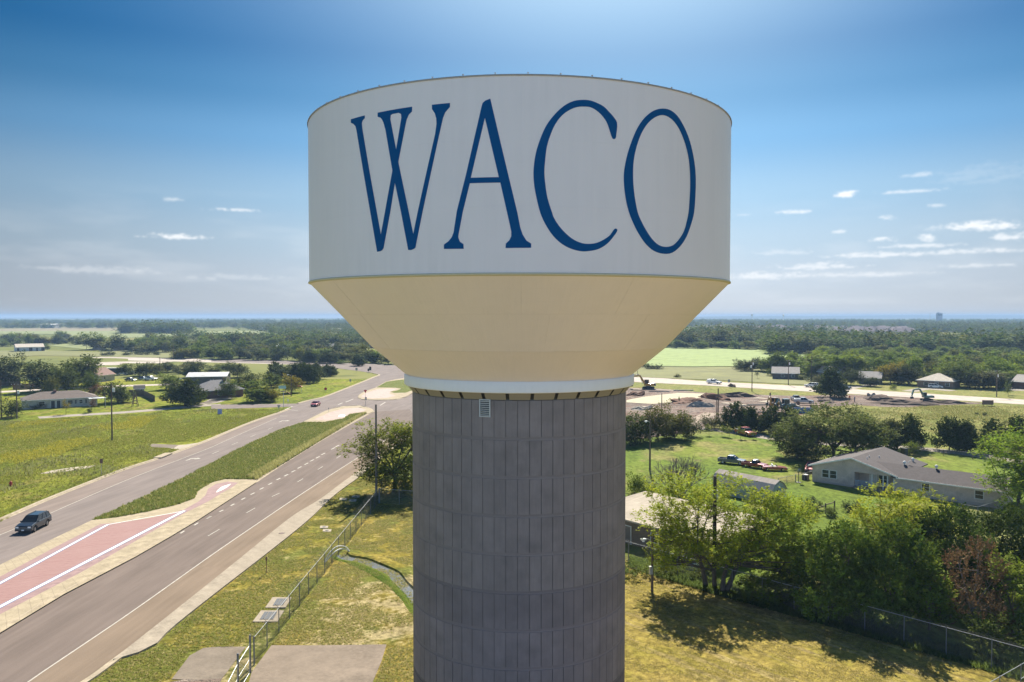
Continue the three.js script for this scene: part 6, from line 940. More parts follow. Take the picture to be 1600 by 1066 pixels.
{ const p = G(211, 635.5), t = thing('garden_windmill', 'small wooden garden windmill tower on the lawn before the brown fence', 'windmill', p, 0.2), h = hTop(p, 619) ; const B = 0.75, b = 0.28; for (const [x, z] of [[-1, -1], [1, -1], [-1, 1], [1, 1]]) mesh('leg', bar([x * B, 0, z * B], [x * b, h, z * b], 0.12, 0.12), m_woodRed, t); for (const k of [0.3, 0.6, 0.95]) { const q = lerp(B, b, k); mesh('brace', [bar([-q, h * k, q], [q, h * k, q], 0.08, 0.1), bar([-q, h * k, -q], [q, h * k, -q], 0.08, 0.1), bar([q, h * k, -q], [q, h * k, q], 0.08, 0.1), bar([-q, h * k, -q], [-q, h * k, q], 0.08, 0.1)], m_woodRed, t); } mesh('hub', cyl(0.12, 0.12, 0.3, 0, h + 0.1, 0.3, 8, Math.PI / 2), m_wood, t); for (let i = 0; i < 8; i++) { const g = box(0.22, 0.75, 0.03, 0, 0.45, 0, 0.3); g.rotateZ(i * Math.PI / 4); mesh('vane', g.translate(0, h + 0.1, 0.42), m_wood, t); } }
{ const p = G(53, 604), t = thing('parasol', 'teal parasol in the yard of the black-roofed house', 'parasol', p), h = hTop(p, 589.5); mesh('pole', cyl(0.04, 0.04, h, 0, h / 2, 0, 6), m_wood, t); mesh('canopy', cyl(1.9, 0.1, 0.75, 0, h - 0.35, 0, 8, 0, 0, true), std([0.08, 0.33, 0.36], 0.8), t); const b = thing('boat', 'small white covered boat beside the teal parasol', 'boat', G(58, 606.5), 0.1); mesh('hull', side([[-2.4, 0.6], [-2.2, 0.25], [1.6, 0.25], [2.6, 1.0], [-2.4, 1.0]], 1.7, 0.1), m_white, b); mesh('cover', side([[-2.2, 1.0], [2.2, 1.0], [0.6, 1.45], [-1.4, 1.4]], 1.5, 0.1), m_trim, b); }
{ const p = G(441, 617), t = thing('playhouse', 'colourful playhouse with teal roof under the yellowing tree', 'playhouse', p, 0.3); for (const [x, z] of [[-1, -1], [1, -1], [-1, 1], [1, 1]]) mesh('post', box(0.12, 2.2, 0.12, x, 1.1, z), m_wood, t); mesh('deck', box(2.2, 0.12, 2.2, 0, 1.1, 0), m_wood, t); mesh('roof', faces([[[-1.2, 2.1, 1.2], [1.2, 2.1, 1.2], [1.2, 3, 0], [-1.2, 3, 0]], [[1.2, 2.1, -1.2], [-1.2, 2.1, -1.2], [-1.2, 3, 0], [1.2, 3, 0]]]), std([0.04, 0.2, 0.18], 0.7), t); mesh('slide', bar([1.1, 1.1, 0], [3.0, 0.15, 0.3], 0.6, 0.06), m_signRed, t); }
{ const p = G(465, 613), t = thing('garden_awning', 'small red and white awning beside the playhouse', 'awning', p, 0.2); for (const [x, z] of [[-1.3, -1], [1.3, -1], [-1.3, 1], [1.3, 1]]) mesh('post', box(0.06, 1.9, 0.06, x, 0.95, z), m_trim, t); mesh('canopy', faces([[[-1.5, 1.9, 1.2], [1.5, 1.9, 1.2], [0, 2.6, 0]], [[1.5, 1.9, 1.2], [1.5, 1.9, -1.2], [0, 2.6, 0]], [[1.5, 1.9, -1.2], [-1.5, 1.9, -1.2], [0, 2.6, 0]], [[-1.5, 1.9, -1.2], [-1.5, 1.9, 1.2], [0, 2.6, 0]]]), m_signRed, t); }
// spoil heaps, pipes and beams on the earthworks
{ const heap = (seed) => { const g = new THREE.IcosahedronGeometry(1, 4), q = g.attributes.position; for (let i = 0; i < q.count; i++) { const x = q.getX(i), y = q.getY(i), z = q.getZ(i), k = 0.45 + 1.1 * fbm(x * 2.6 + seed * 7, z * 2.6 + y, 5, seed); q.setXYZ(i, x * k, Math.max(-0.05, y * k * k), z * k); } g.computeVertexNormals(); return uvBox(flat(g)); }, hs = [heap(1), heap(2), heap(3)];
  const dk = std([0.13, 0.09, 0.07], 1, { map: again(blotTex, 6) }), rd = std([0.19, 0.095, 0.06], 1, { map: again(blotTex, 6) }), gr = std([0.36, 0.32, 0.27], 1, { map: again(blotTex, 4) });
  [[1094, 636, 7, 1.2, gr, 'grey gravel heap before the pale earth pad'], [1070, 628, 16, 0.9, rd, 'long reddish spoil bank at the lower edge of the pale earth pad'], [1118, 623, 13, 1.3, rd, 'reddish spoil heap at the right end of the pale earth pad'], [1150, 620, 12, 1.1, dk, 'dark spoil heap below the camper pickup'], [995, 618, 9, 1.0, rd, 'reddish spoil heap beside the tower on the earthworks'], [1375, 626, 13, 1.2, dk, 'dark spoil heap left of the dark excavator'], [1410, 632, 16, 1.0, dk, 'long dark spoil bank below the dark excavator'], [1362, 622, 5, 1.2, gr, 'small pile of debris by the highway edge'], [1144, 604.5, 5, 0.9, dk, 'dark debris pile at the highway edge'], [1480, 630, 11, 0.7, dk, 'flat dark spoil heap right of the dark excavator'], [1005, 640, 8, 0.8, gr, 'grey rubble heap nearest the lawn trees'], [1290, 628, 9, 0.8, dk, 'dark spoil heap right of the silver pickups']].forEach(([x, y, w, h, m, l], i) => { const o = mesh('spoil_heap', hs[i % 3], m); o.position.copy(G(x, y)); o.scale.set(w / 2, h, w / 4.5); o.rotation.y = i; tag(o, l, 'earth heap'); });
  const pg = cyl(0.16, 0.16, 7, 0, 0.16, 0, 10, 0, Math.PI / 2); [[1185, 634, 0.1, 'grey pipe lying on the bare earth left of the yellow backhoe'], [1150, 636, 0.5, 'grey pipe lying below the reddish spoil heap'], [1068, 611, 0.05, 'green-grey pipe lying at the highway verge'], [1205, 646, -0.3, 'grey pipe lying before the yellow backhoe'], [1030, 613, -0.1, 'pale pipe lying beside the yellow excavator']].forEach(([x, y, a, l], i) => { const o = mesh('pipe', pg, i === 2 ? C_teal : m_slabwhite); o.position.copy(G(x, y)); o.position.y = 0.1; o.rotation.y = a; tag(o, l, 'pipe'); }); }
// ---------------------------------------------------------------- workers on the site: one body each, from a joined field of tapered limbs
{
  const bones = (pose) => { const s = pose; return [[[0, 0.95, 0], [0, 1.2, 0.01], 0.15, 0.155], [[0, 1.2, 0.01], [0, 1.42, 0], 0.16, 0.14], [[0, 1.45, 0], [0, 1.56, 0.01], 0.06, 0.055], [[0, 1.63, 0.02], [0, 1.69, 0.01], 0.095, 0.1], ...[-1, 1].flatMap((k) => { const f = k * s.step, a = k < 0 ? s.armL : s.armR; return [[[k * 0.09, 0.92, 0], [k * 0.11, 0.5, f * 0.5], 0.09, 0.065], [[k * 0.11, 0.5, f * 0.5], [k * 0.12, 0.09, f], 0.062, 0.045], [[k * 0.12, 0.06, f - 0.03], [k * 0.13, 0.045, f + 0.15], 0.05, 0.04], [[k * 0.18, 1.4, 0], [k * 0.25, 1.13, a * 0.3], 0.058, 0.045], [[k * 0.25, 1.13, a * 0.3], [k * 0.22, 0.92 + a * 0.3, 0.06 + a], 0.042, 0.034], [[k * 0.22, 0.92 + a * 0.3, 0.06 + a], [k * 0.21, 0.83 + a * 0.4, 0.08 + a * 1.1], 0.036, 0.024]]; })]; };
  const dist = (p, [a, b, r0, r1]) => { const dx = b[0] - a[0], dy = b[1] - a[1], dz = b[2] - a[2], t = clamp(((p[0] - a[0]) * dx + (p[1] - a[1]) * dy + (p[2] - a[2]) * dz) / (dx * dx + dy * dy + dz * dz), 0, 1); return Math.hypot(p[0] - a[0] - dx * t, p[1] - a[1] - dy * t, p[2] - a[2] - dz * t) - lerp(r0, r1, t); };
  const body = (pose, cloth) => {
    const B = bones(pose), N = 56, mc = new MarchingCubes(N, new THREE.MeshStandardMaterial(), false, false, 40000); mc.isolation = 0;
    for (let k = 0; k < N; k++) for (let j = 0; j < N; j++) for (let i = 0; i < N; i++) { const p = [(i / N * 2 - 1), (j / N * 2 - 1) + 0.9, (k / N * 2 - 1)]; let d = 9; for (const b of B) { const e = dist(p, b), h = clamp(0.5 + 0.5 * (d - e) / 0.04, 0, 1); d = lerp(d, e, h) - 0.04 * h * (1 - h); } mc.field[i + j * N + k * N * N] = -d; }
    mc.update(); const n = mc.count, pos = mc.positionArray.slice(0, n * 3), nor = mc.normalArray.slice(0, n * 3), col = new Float32Array(n * 3);
    for (let i = 0; i < n; i++) { const y = pos[i * 3 + 1] += 0.9, x = Math.abs(pos[i * 3]); const c = y > 1.5 ? [0.36, 0.22, 0.15] : y < 0.12 ? [0.05, 0.04, 0.03] : y < 0.95 && x < 0.19 ? cloth[1] : x > 0.16 && y < 0.92 ? [0.36, 0.22, 0.15] : cloth[0]; col.set(c, i * 3); }
    const g = new THREE.BufferGeometry(); g.setAttribute('position', new THREE.BufferAttribute(pos, 3)); g.setAttribute('normal', new THREE.BufferAttribute(nor, 3)); g.setAttribute('color', new THREE.BufferAttribute(col, 3)); return g;
  };
  const m_cloth = new THREE.MeshStandardMaterial({ vertexColors: true, roughness: 0.9 });
  for (const [x, y, turn, pose, cloth, hat, l] of [[1061, 629, 0.6, { step: 0.1, armL: 0.1, armR: 0.25 }, [[0.32, 0.42, 0.03], [0.06, 0.07, 0.10]], [0.7, 0.7, 0.68], 'worker in a lime vest standing on the pale earth pad'], [1327.5, 627, 2.2, { step: 0.16, armL: 0.2, armR: 0.05 }, [[0.5, 0.12, 0.02], [0.07, 0.07, 0.08]], [0.7, 0.35, 0.03], 'worker in an orange shirt walking on the bare earth'], [1335.5, 629, -1.2, { step: 0.05, armL: 0.3, armR: 0.3 }, [[0.13, 0.16, 0.22], [0.05, 0.05, 0.07]], [0.7, 0.7, 0.68], 'worker in a blue-grey shirt beside the orange one'], [1203.5, 622, 0.2, { step: 0.08, armL: 0.1, armR: 0.1 }, [[0.04, 0.04, 0.045], [0.05, 0.045, 0.05]], [0.6, 0.1, 0.05], 'worker in dark clothes standing behind the yellow backhoe']]) {
    const t = thing('person', l, 'person', on(x, y, 0.08), turn); mesh('body', body(pose, cloth), m_cloth, t); mesh('hard_hat', [move(flat(new THREE.SphereGeometry(0.125, 12, 6, 0, 6.2832, 0, 1.6)), 0, 1.69, 0.01), cyl(0.15, 0.15, 0.012, 0, 1.695, 0.03, 14)], std(hat, 0.5), t);
  }
}

// ---------------------------------------------------------------- grass and weeds standing up from the ground
{
  const tuft = (seed, n, h, w, lean) => { const r = rngOf(seed), p = []; for (let i = 0; i < n; i++) { const a = r() * 6.283, d = r() * 0.12, x = Math.cos(a) * d, z = Math.sin(a) * d, b = r() * 6.283, l = lean * (0.3 + r()), hh = h * (0.55 + 0.6 * r()), cx = Math.cos(b + 1.57) * w, cz = Math.sin(b + 1.57) * w; p.push(x - cx, 0, z - cz, x + cx, 0, z + cz, x + Math.cos(b) * l, hh, z + Math.sin(b) * l); } const g = new THREE.BufferGeometry(); g.setAttribute('position', new THREE.Float32BufferAttribute(p, 3)); const q = new Float32Array(p.length); for (let i = 0; i < p.length; i += 3) { q[i] = 0.25 * (r() - 0.5); q[i + 1] = 1; q[i + 2] = 0.25 * (r() - 0.5); } g.setAttribute('normal', new THREE.BufferAttribute(q, 3)); return g; };
  const m_blade = new THREE.MeshPhysicalMaterial({ color: lin(1, 1, 1), roughness: 0.9, transmission: 0.4, thickness: 0, side: THREE.DoubleSide, specularIntensity: 0.08 });
  const inPoly = (P, x, z) => { let c = false; for (let i = 0, j = P.length - 1; i < P.length; j = i++) { const a = P[i], b = P[j]; if ((a.z > z) !== (b.z > z) && x < (b.x - a.x) * (z - a.z) / (b.z - a.z) + a.x) c = !c; } return c; };
  function sow(label, geo, n, poly, color, scale, keep, seed, y = 0.03) {
    const r = rngOf(seed), xs = poly.map((p) => p.x), zs = poly.map((p) => p.z), x0 = Math.min(...xs), x1 = Math.max(...xs), z0 = Math.min(...zs), z1 = Math.max(...zs), d = new THREE.Object3D(), ms = [], cs = []; let guard = 0;
    while (ms.length < n && guard++ < n * 12) { const x = lerp(x0, x1, r()), z = lerp(z0, z1, r()); if (!inPoly(poly, x, z) || r() > keep(x, -z)) continue; const s = scale * (0.6 + 0.8 * r()); d.position.set(x, y, z); d.rotation.set((r() - 0.5) * 0.4, r() * 6.283, (r() - 0.5) * 0.4); d.scale.set(s * 1.1, s, s * 1.1); d.updateMatrix(); ms.push(d.matrix.clone()); const k = 0.75 + 0.5 * r(), c = color(x, -z, r); cs.push(new THREE.Color().setRGB(c[0] * k, c[1] * k, c[2] * k)); }
    const im = new THREE.InstancedMesh(geo, m_blade, ms.length); ms.forEach((m, i) => { im.setMatrixAt(i, m); im.setColorAt(i, cs[i]); }); im.name = numbered('grass'); scene.add(im); im.receiveShadow = im.castShadow = true; return tag(im, label, 'grass', null, 'stuff');
  }
  const short = tuft(1, 9, 0.09, 0.016, 0.10), mid = tuft(2, 9, 0.26, 0.028, 0.2), tall = tuft(3, 8, 0.55, 0.04, 0.3);
  const g1 = [0.15, 0.20, 0.028], g2 = [0.24, 0.23, 0.045], st = [0.40, 0.33, 0.15], yl = [0.34, 0.32, 0.02];
  const verge = L([180, 1036], [233.7, 1017], [340, 928], [418.4, 867], [480, 817], [524.6, 775], [561, 748], [590, 730], [592, 787], [524, 872], [452, 968], [385, 1012], [318, 1013], [292, 1026], [262, 1064], [190, 1085], [130, 1075]);
  sow('short verge grass between sidewalk and fence', short, 26000, verge, (x, d, r) => mix3(mix3(g1, g2, r()), st, r() < 0.22 ? 0.8 : 0.1), 1.0, (x, d) => smooth(fbm(x / 2, d / 2, 3, 31), 0.3, 0.6), 701);
  const yard = L([424, 1009], [455, 968], [524, 880], [592, 790], [660, 790], [660, 1075], [585, 1075], [606, 1009], [500, 1009]);
  sow('short dry grass inside the fence left of the tower', short, 24000, yard, (x, d, r) => mix3(mix3(g1, g2, 0.3 + 0.7 * r()), st, r() < 0.35 ? 0.8 : 0.15), 0.9, (x, d) => smooth(fbm(x / 2, d / 2, 3, 31), 0.3, 0.6), 702);
  const lawn = L([960, 1090], [985, 885], [1110, 925], [1264, 970], [1452, 1022], [1560, 1062], [1500, 1090]);
  sow('cut dry grass on the lawn right of the tower', short, 26000, lawn, (x, d, r) => mix3(mix3([0.22, 0.21, 0.04], [0.31, 0.255, 0.065], r()), [0.46, 0.37, 0.18], r() < 0.3 ? 0.85 : 0.1), 0.55, (x, d) => smooth(fbm(x / 1.5, d / 1.5, 3, 34), 0.3, 0.6), 703);
  const fenceFoot = L([985, 870], [1110, 905], [1264, 950], [1452, 1000], [1600, 1040], [1600, 1066], [1545, 1050], [1452, 1024], [1264, 971], [1110, 928], [985, 888]);
  sow('taller weeds along the foot of the right fence', mid, 9000, fenceFoot, (x, d, r) => mix3(g1, [0.09, 0.14, 0.03], r()), 1, () => 1, 704);
  const meadow = L([-60, 850], [60, 785], [132, 758], [252, 714], [285, 703], [236, 700], [236, 693], [310, 690], [401, 657], [450, 640], [330, 640], [250, 645], [130, 652], [60, 656], [-60, 664]);
  sow('rough meadow grass left of the road', mid, 50000, meadow, (x, d, r) => mix3(mix3([0.155, 0.20, 0.02], [0.22, 0.225, 0.028], r()), st, r() < 0.1 ? 0.6 : 0), 0.75, (x, d) => 0.25 + 0.75 * smooth(fbm(x / 9, d / 14, 3, 73), 0.42, 0.62), 705);
  sow('yellow flowering weeds in the meadow', mid, 5000, L([-60, 770], [60, 735], [170, 690], [220, 670], [250, 650], [60, 658], [-60, 668]), (x, d, r) => mix3(yl, g2, 0.5 * r()), 1.1, (x, d) => smooth(fbm(x / 13 + 4, d / 22, 3, 82), 0.5, 0.66), 706);
  sow('tall pale weeds in patches of the meadow', tall, 2600, meadow, (x, d, r) => mix3([0.24, 0.235, 0.10], g1, r() * 0.6), 0.7, (x, d) => smooth(fbm(x / 7 + 9, d / 12, 3, 83), 0.58, 0.7), 707);
  sow('long grass on the island between the carriageways', mid, 32000, gIsland, (x, d, r) => mix3(mix3([0.115, 0.155, 0.026], [0.22, 0.22, 0.03], r() * r()), st, r() < 0.12 ? 0.7 : 0), 1.0, (x, d) => 0.3 + 0.7 * smooth(fbm(x / 6, d / 10, 3, 84), 0.4, 0.6), 708, 0.19);
  sow('seeding grass along the right kerb of the island', tall, 3200, L([401, 752], [437, 729], [500, 690], [573, 647], [566, 647.5], [495, 686], [430, 722], [385, 748]), (x, d, r) => mix3([0.34, 0.33, 0.13], g2, r() * 0.5), 0.8, () => 1, 709, 0.19);
  sow('rough paddock grass beyond the gravel drive on the right', mid, 20000, L([1390, 637], [1480, 634], [1700, 636], [1700, 720], [1560, 706], [1440, 694], [1330, 660], [1340, 640]), (x, d, r) => mix3(mix3([0.14, 0.18, 0.05], g2, r()), st, r() < 0.2 ? 0.7 : 0), 0.9, (x, d) => 0.25 + 0.75 * smooth(fbm(x / 10, d / 16, 3, 85), 0.42, 0.6), 710);
  sow('lush grass along the near edge of the ditch inside the fence', short, 2500, L([533, 876], [550, 880], [585, 892], [610, 907], [636, 932], [650, 950], [630, 940], [605, 915], [580, 899], [550, 885]), (x, d, r) => mix3([0.10, 0.19, 0.02], g1, r()), 0.8, () => 1, 711);
}

// ---------------------------------------------------------------- trees on the left, near houses and lanes
const T = treeAt;
T('oak', L_oak, 104, 614, 570, 42, 'large oak standing behind the ridge of the low ranch house', 'oak_tree', 'tree');
T('oak', L_dark, 70, 612, 549, 60, 'dark spreading oak left of the reddish gabled house', 'oak_tree', 'tree');
T('oak', L_oak, 122, 604, 541, 70, 'widest oak crown above the reddish gabled house', 'oak_tree', 'tree');
T('oak', L_dark, 12, 603, 552, 54, 'dark oak at the left edge behind the black-roofed house', 'oak_tree', 'tree');
T('tall', L_mid, 142, 618, 574, 24, 'slim green tree beside the reddish gabled house', 'tree', 'tree');
T('oak', L_olive, 78, 622, 578, 22, 'olive tree behind the ranch house roof', 'tree', 'tree');
T('bush', L_dark, 18, 652, 622, 36, 'dark shrub around the left pair of poles', 'shrub', 'shrub');
T('bush', L_dark, 56, 639, 624, 26, 'dark shrub against the front wall of the ranch house', 'shrub', 'shrub');
T('sap', L_yellow, 103, 648, 624, 13, 'thin yellowish tree in front of the ranch house', 'young_tree', 'tree');
T('sap', L_brown, 143, 645, 622, 11, 'thin brown tree at the right end of the ranch house', 'young_tree', 'tree');
T('bush', L_dark, 140, 645, 638, 8, 'low round bush under the thin brown tree', 'shrub', 'shrub');
T('oak', L_oak, 183, 629.5, 588, 46, 'round green tree left of the green garden shed', 'tree', 'tree');
T('bush', L_brown, 150, 622, 600, 22, 'brownish scrub between ranch house and round green tree', 'shrub', 'shrub');
T('bush', L_olive, 130, 622, 604, 20, 'olive scrub right of the large oak', 'shrub', 'shrub');
T('cedar', L_dark, 290, 634, 597, 64, 'dark broad cedar in front of the brick house', 'cedar_tree', 'tree');
T('oak', L_fresh, 266, 609, 583, 34, 'bright round tree beside the metal-roofed barn', 'tree', 'tree');
T('oak', L_mid, 194, 586, 563, 20, 'small oak left of the parked vehicles', 'tree', 'tree');
T('oak', L_oak, 224, 588, 560, 34, 'rounded oak over the parked vehicles', 'tree', 'tree');
T('oak', L_olive, 245, 589, 566, 22, 'olive oak right of the parked vehicles', 'tree', 'tree');
T('oak', L_dark, 262, 582, 561, 30, 'dark oak behind the metal-roofed barn', 'tree', 'tree');
T('bush', L_grey, 283, 584, 569, 24, 'grey bush left of the metal-roofed barn', 'shrub', 'shrub');
T('oak', L_dark, 305, 581, 562, 34, 'dark round tree behind the metal barn roof', 'tree', 'tree');
T('cedar', L_dark, 300, 590, 573, 26, 'dark cedar tucked behind the metal barn', 'cedar_tree', 'tree');
for (const [x, y, t, w] of [[162, 556, 548.5, 10], [173, 556, 548, 13], [198, 555.5, 548, 15], [214, 555, 548.5, 8], [221, 555, 549, 7], [230, 555, 549, 10], [244, 555, 548, 12]]) T('bush', L_dark, x, y, t, w, 'small round dark bush in the row along the far lane', 'shrub', 'shrub', 'row of round bushes along the far lane');
T('oak', L_mid, 355, 623, 592, 28, 'tree at the right end of the brick house', 'tree', 'tree');
T('tall', L_fresh, 407, 628, 582, 44, 'fresh yellow-green tree right of the brick house', 'tree', 'tree');
T('bush', L_yellow, 424, 628, 606, 26, 'small yellow tree in front of the fresh green one', 'tree', 'tree');
T('oak', L_yellow, 456, 614, 586, 30, 'yellowing tree by the play equipment', 'tree', 'tree');
T('oak', L_oak, 385, 612, 574, 40, 'green tree behind the yellow-green roadside tree', 'tree', 'tree');
T('oak', L_mid, 424, 606, 575, 34, 'pale green tree in front of the cedar thicket', 'tree', 'tree');
T('oak', L_dark, 371, 590, 565, 36, 'dark tree right of the metal barn roof', 'tree', 'tree');
T('tall', L_oak, 333, 584, 566, 22, 'tree rising behind the middle of the metal barn roof', 'tree', 'tree');
T('oak', L_fresh, 352, 578, 566, 24, 'light green tree behind the metal barn', 'tree', 'tree');
T('bush', L_grey, 345, 575, 566, 22, 'grey bush beside the far road', 'shrub', 'shrub');
{ const g = 'cedar thicket beside the crossing'; let i = 0;
  for (const [x, y, t, w] of [[440, 596, 571, 34], [462, 598, 571, 32], [480, 599, 572, 32], [496, 593, 571, 30], [512, 588, 572, 26], [520, 586, 574, 18], [450, 586, 569, 28], [472, 584, 568, 30], [492, 582, 569, 26], [474, 600, 584, 26], [430, 590, 568, 24]]) T(i % 3 ? 'cedar' : 'bush', i % 4 === 3 ? L_cedar : L_dark, x, y, t, w, 'dark cedar in the thicket beside the road crossing', 'cedar_tree', 'tree', g), i++; }
T('bush', L_grey, 517, 588, 573, 14, 'grey dead-looking bush at the tip of the cedar thicket', 'shrub', 'shrub');
// the rows beyond the far road
{ const g = 'trees in the woods behind the far road on the left', r = rngOf(301), mats = [L_oak, L_mid, L_olive, L_mid, L_dark, L_fresh, L_grey, L_mid];
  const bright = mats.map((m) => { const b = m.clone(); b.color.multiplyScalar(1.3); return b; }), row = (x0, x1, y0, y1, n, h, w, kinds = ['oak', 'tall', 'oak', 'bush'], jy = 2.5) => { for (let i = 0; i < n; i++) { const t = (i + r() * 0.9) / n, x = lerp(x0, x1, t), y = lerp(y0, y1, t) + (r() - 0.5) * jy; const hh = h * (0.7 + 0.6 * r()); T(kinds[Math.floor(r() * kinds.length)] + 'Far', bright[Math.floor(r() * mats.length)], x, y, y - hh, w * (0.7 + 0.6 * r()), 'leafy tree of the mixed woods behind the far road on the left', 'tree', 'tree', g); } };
  row(270, 460, 560, 563, 15, 19, 25); row(300, 470, 552, 555, 13, 17, 23); row(460, 610, 564, 569, 13, 17, 23); row(460, 590, 556, 559, 11, 17, 22); row(430, 570, 546, 550, 11, 13, 19); row(310, 440, 543, 545, 10, 15, 20);
  T('cedar', L_dark, 483, 566, 551, 30, 'dark oval cedar left of its twin beyond the far road', 'cedar_tree', 'tree'); T('cedar', L_dark, 512, 568, 553, 32, 'dark oval cedar right of its twin beyond the far road', 'cedar_tree', 'tree'); T('bush', L_fresh, 533, 569, 561, 16, 'light green bush right of the twin dark cedars', 'shrub', 'shrub');
  T('cedar', L_dark, 560, 572, 556, 22, 'dark cedar under the slope of the cone', 'cedar_tree', 'tree');
  row(-10, 90, 538, 539, 9, 13, 20, ['oak', 'bush', 'tall']); row(80, 130, 537, 538, 5, 12, 17); row(-10, 60, 534, 533, 6, 10, 16);
  row(140, 190, 547, 548, 4, 22, 32, ['oak']); row(186, 270, 549, 551, 8, 16, 22); row(250, 320, 545, 549, 6, 18, 24); row(290, 330, 556, 558, 4, 17, 24); row(200, 260, 541, 540, 6, 11, 17);
  row(85, 110, 530, 529, 3, 11, 15); row(-5, 20, 541, 541, 2, 9, 14, ['bush']); row(64, 80, 545, 546, 2, 7, 11, ['bush']);
}

// ---------------------------------------------------------------- trees on the right
// the near trees by the fence, each grown for itself
function grove(name, label, cat, foot, h, lobes, n, leaf, mat, o = {}) {   // lobes in metres from the foot, x right, z towards the camera
  const p = G(...foot), r = rngOf(o.seed ?? 900), t = thing(name, label, cat, p, 0), base = o.stems ?? [[0, 0, 0, 0]];
  const per = Math.ceil(lobes.length / base.length);
  base.forEach(([x, z, lx, lz], i) => mesh('trunk', wood(r, [x, z], lobes.slice(i * per, (i + 1) * per).length ? lobes.slice(i * per, (i + 1) * per) : lobes.slice(0, 1), o.r0 ?? 0.22, o.fork ?? 0.3, [lx, lz]), o.bark ?? m_bark, t));
  mesh('crown', crown(r, lobes, n, leaf, o.style, o.tint ?? 0.24, o.per ?? 12), mat, t); return t;
}
const scat = (seed, list) => { const r = rngOf(seed); const out = []; for (const [x, y, z, w, h, k] of list) for (let i = 0; i < k; i++) { const d = onBall(r), u = Math.cbrt(r()); out.push([x + d[0] * w * u, y + d[1] * h * u, z + d[2] * w * u, w * (0.32 + 0.2 * r()), h * (0.30 + 0.2 * r()), w * (0.32 + 0.2 * r())]); } return out; };
grove('elm_tree', 'tall airy yellow-green tree with a forked trunk around the dark utility pole', 'tree', [1112, 917], 11.5, scat(41, [[-2.0, 7.8, 0, 4.2, 2.9, 14], [1.6, 8.6, -1, 3.4, 2.6, 9], [-4.6, 5.2, 0.6, 2.6, 2.4, 8], [-1.5, 4.6, 1.0, 4.2, 1.8, 11], [1.5, 4.4, 0.8, 3, 1.6, 8], [-3.6, 3.2, 0.6, 2.6, 1.3, 8], [2.6, 2.9, 0, 2.4, 1.1, 6], [-0.6, 3.0, -1.2, 3, 1.2, 6]]), 32000, 0.205, leafMat(0.40, 0.47, 0.06, 0.6), { seed: 42, stems: [[-0.5, 0, -0.9, 0], [0.2, 0.3, -0.2, 0.6]], r0: 0.22, fork: 0.34 });
grove('elm_tree', 'leaning yellow-green tree right of the dark utility pole', 'tree', [1134, 926], 9.6, scat(43, [[4.0, 6.6, -0.6, 3.6, 2.6, 12], [7.0, 5.4, -1, 3.2, 2.6, 11], [2.0, 5.6, 0.8, 2.6, 2, 7], [8.6, 3.4, 0, 2.2, 1.8, 8], [4.5, 3.4, 0.5, 3.2, 1.6, 10], [7, 2.2, 0, 2.6, 1.3, 8]]), 28000, 0.2, leafMat(0.41, 0.49, 0.06, 0.6), { seed: 44, stems: [[0, 0, 1.6, -0.2], [-0.3, 0, 0.5, -0.2]], r0: 0.24, fork: 0.42 });
grove('tree', 'broad yellow-green tree in front of the long grey house', 'tree', [1400, 905], 10.5, scat(45, [[0.2, 7.3, 0, 4.0, 2.4, 13], [-3.2, 6.0, 0.4, 2.4, 1.9, 6], [3.2, 6.4, -0.4, 2.8, 2.0, 8], [0, 4.6, 1.2, 4.4, 2.0, 11], [-3, 3.4, 1, 2.6, 1.6, 7]]), 25000, 0.2, leafMat(0.44, 0.49, 0.06, 0.6), { seed: 46, r0: 0.22 });
grove('cedar_tree', 'dense dark green cedar behind the chain-link fence, left of its group', 'tree', [1322, 965], 8, cedarLobes(rngOf(47), 7.8, 4.4, 1).map((l) => [l[0] - 0.4, l[1], l[2], l[3], l[4], l[5]]), 20000, 0.27, leafMat(0.125, 0.19, 0.04, 0.34), { seed: 48, style: 'cedar', r0: 0.16, fork: 0.12 });
grove('cedar_tree', 'dense dark green cedar with a rounded top behind the fence, middle of its group', 'tree', [1392, 968], 8, cedarLobes(rngOf(49), 8.2, 4.4, 1), 20000, 0.27, leafMat(0.12, 0.18, 0.04, 0.34), { seed: 50, style: 'cedar', r0: 0.16, fork: 0.12 });
grove('cedar_tree', 'dark cedar below the corner of the long grey house', 'tree', [1490, 935], 8, cedarLobes(rngOf(51), 8.2, 4.8, 1), 18000, 0.27, leafMat(0.085, 0.13, 0.034, 0.3), { seed: 52, style: 'cedar', r0: 0.16, fork: 0.12 });
grove('cedar_tree', 'dark cedar at the right edge above the dead brown one', 'tree', [1578, 925], 8, cedarLobes(rngOf(53), 7.6, 4.6, 1), 15000, 0.28, leafMat(0.07, 0.105, 0.028, 0.3), { seed: 54, style: 'cedar', r0: 0.16, fork: 0.12 });
grove('dead_cedar', 'dead reddish-brown cedar with bare grey branches behind the fence corner', 'tree', [1518, 985], 7.5, cedarLobes(rngOf(55), 7.6, 3.6, 1), 5200, 0.22, leafMat(0.20, 0.125, 0.105, 0.2), { seed: 56, style: 'cedar', r0: 0.2, fork: 0.2, bark: m_barkGrey });
grove('vine_covered_shrub', 'bright lime vine-covered shrub between dark cedar and dead brown cedar', 'shrub', [1452, 985], 6, scat(57, [[-0.2, 4.6, 0, 1.3, 1.3, 7], [0.7, 3.0, 0.5, 1.1, 1.2, 6], [1.1, 1.6, 0.6, 0.9, 0.9, 4]]), 3800, 0.22, leafMat(0.22, 0.29, 0.028, 0.45), { seed: 58, r0: 0.09 });
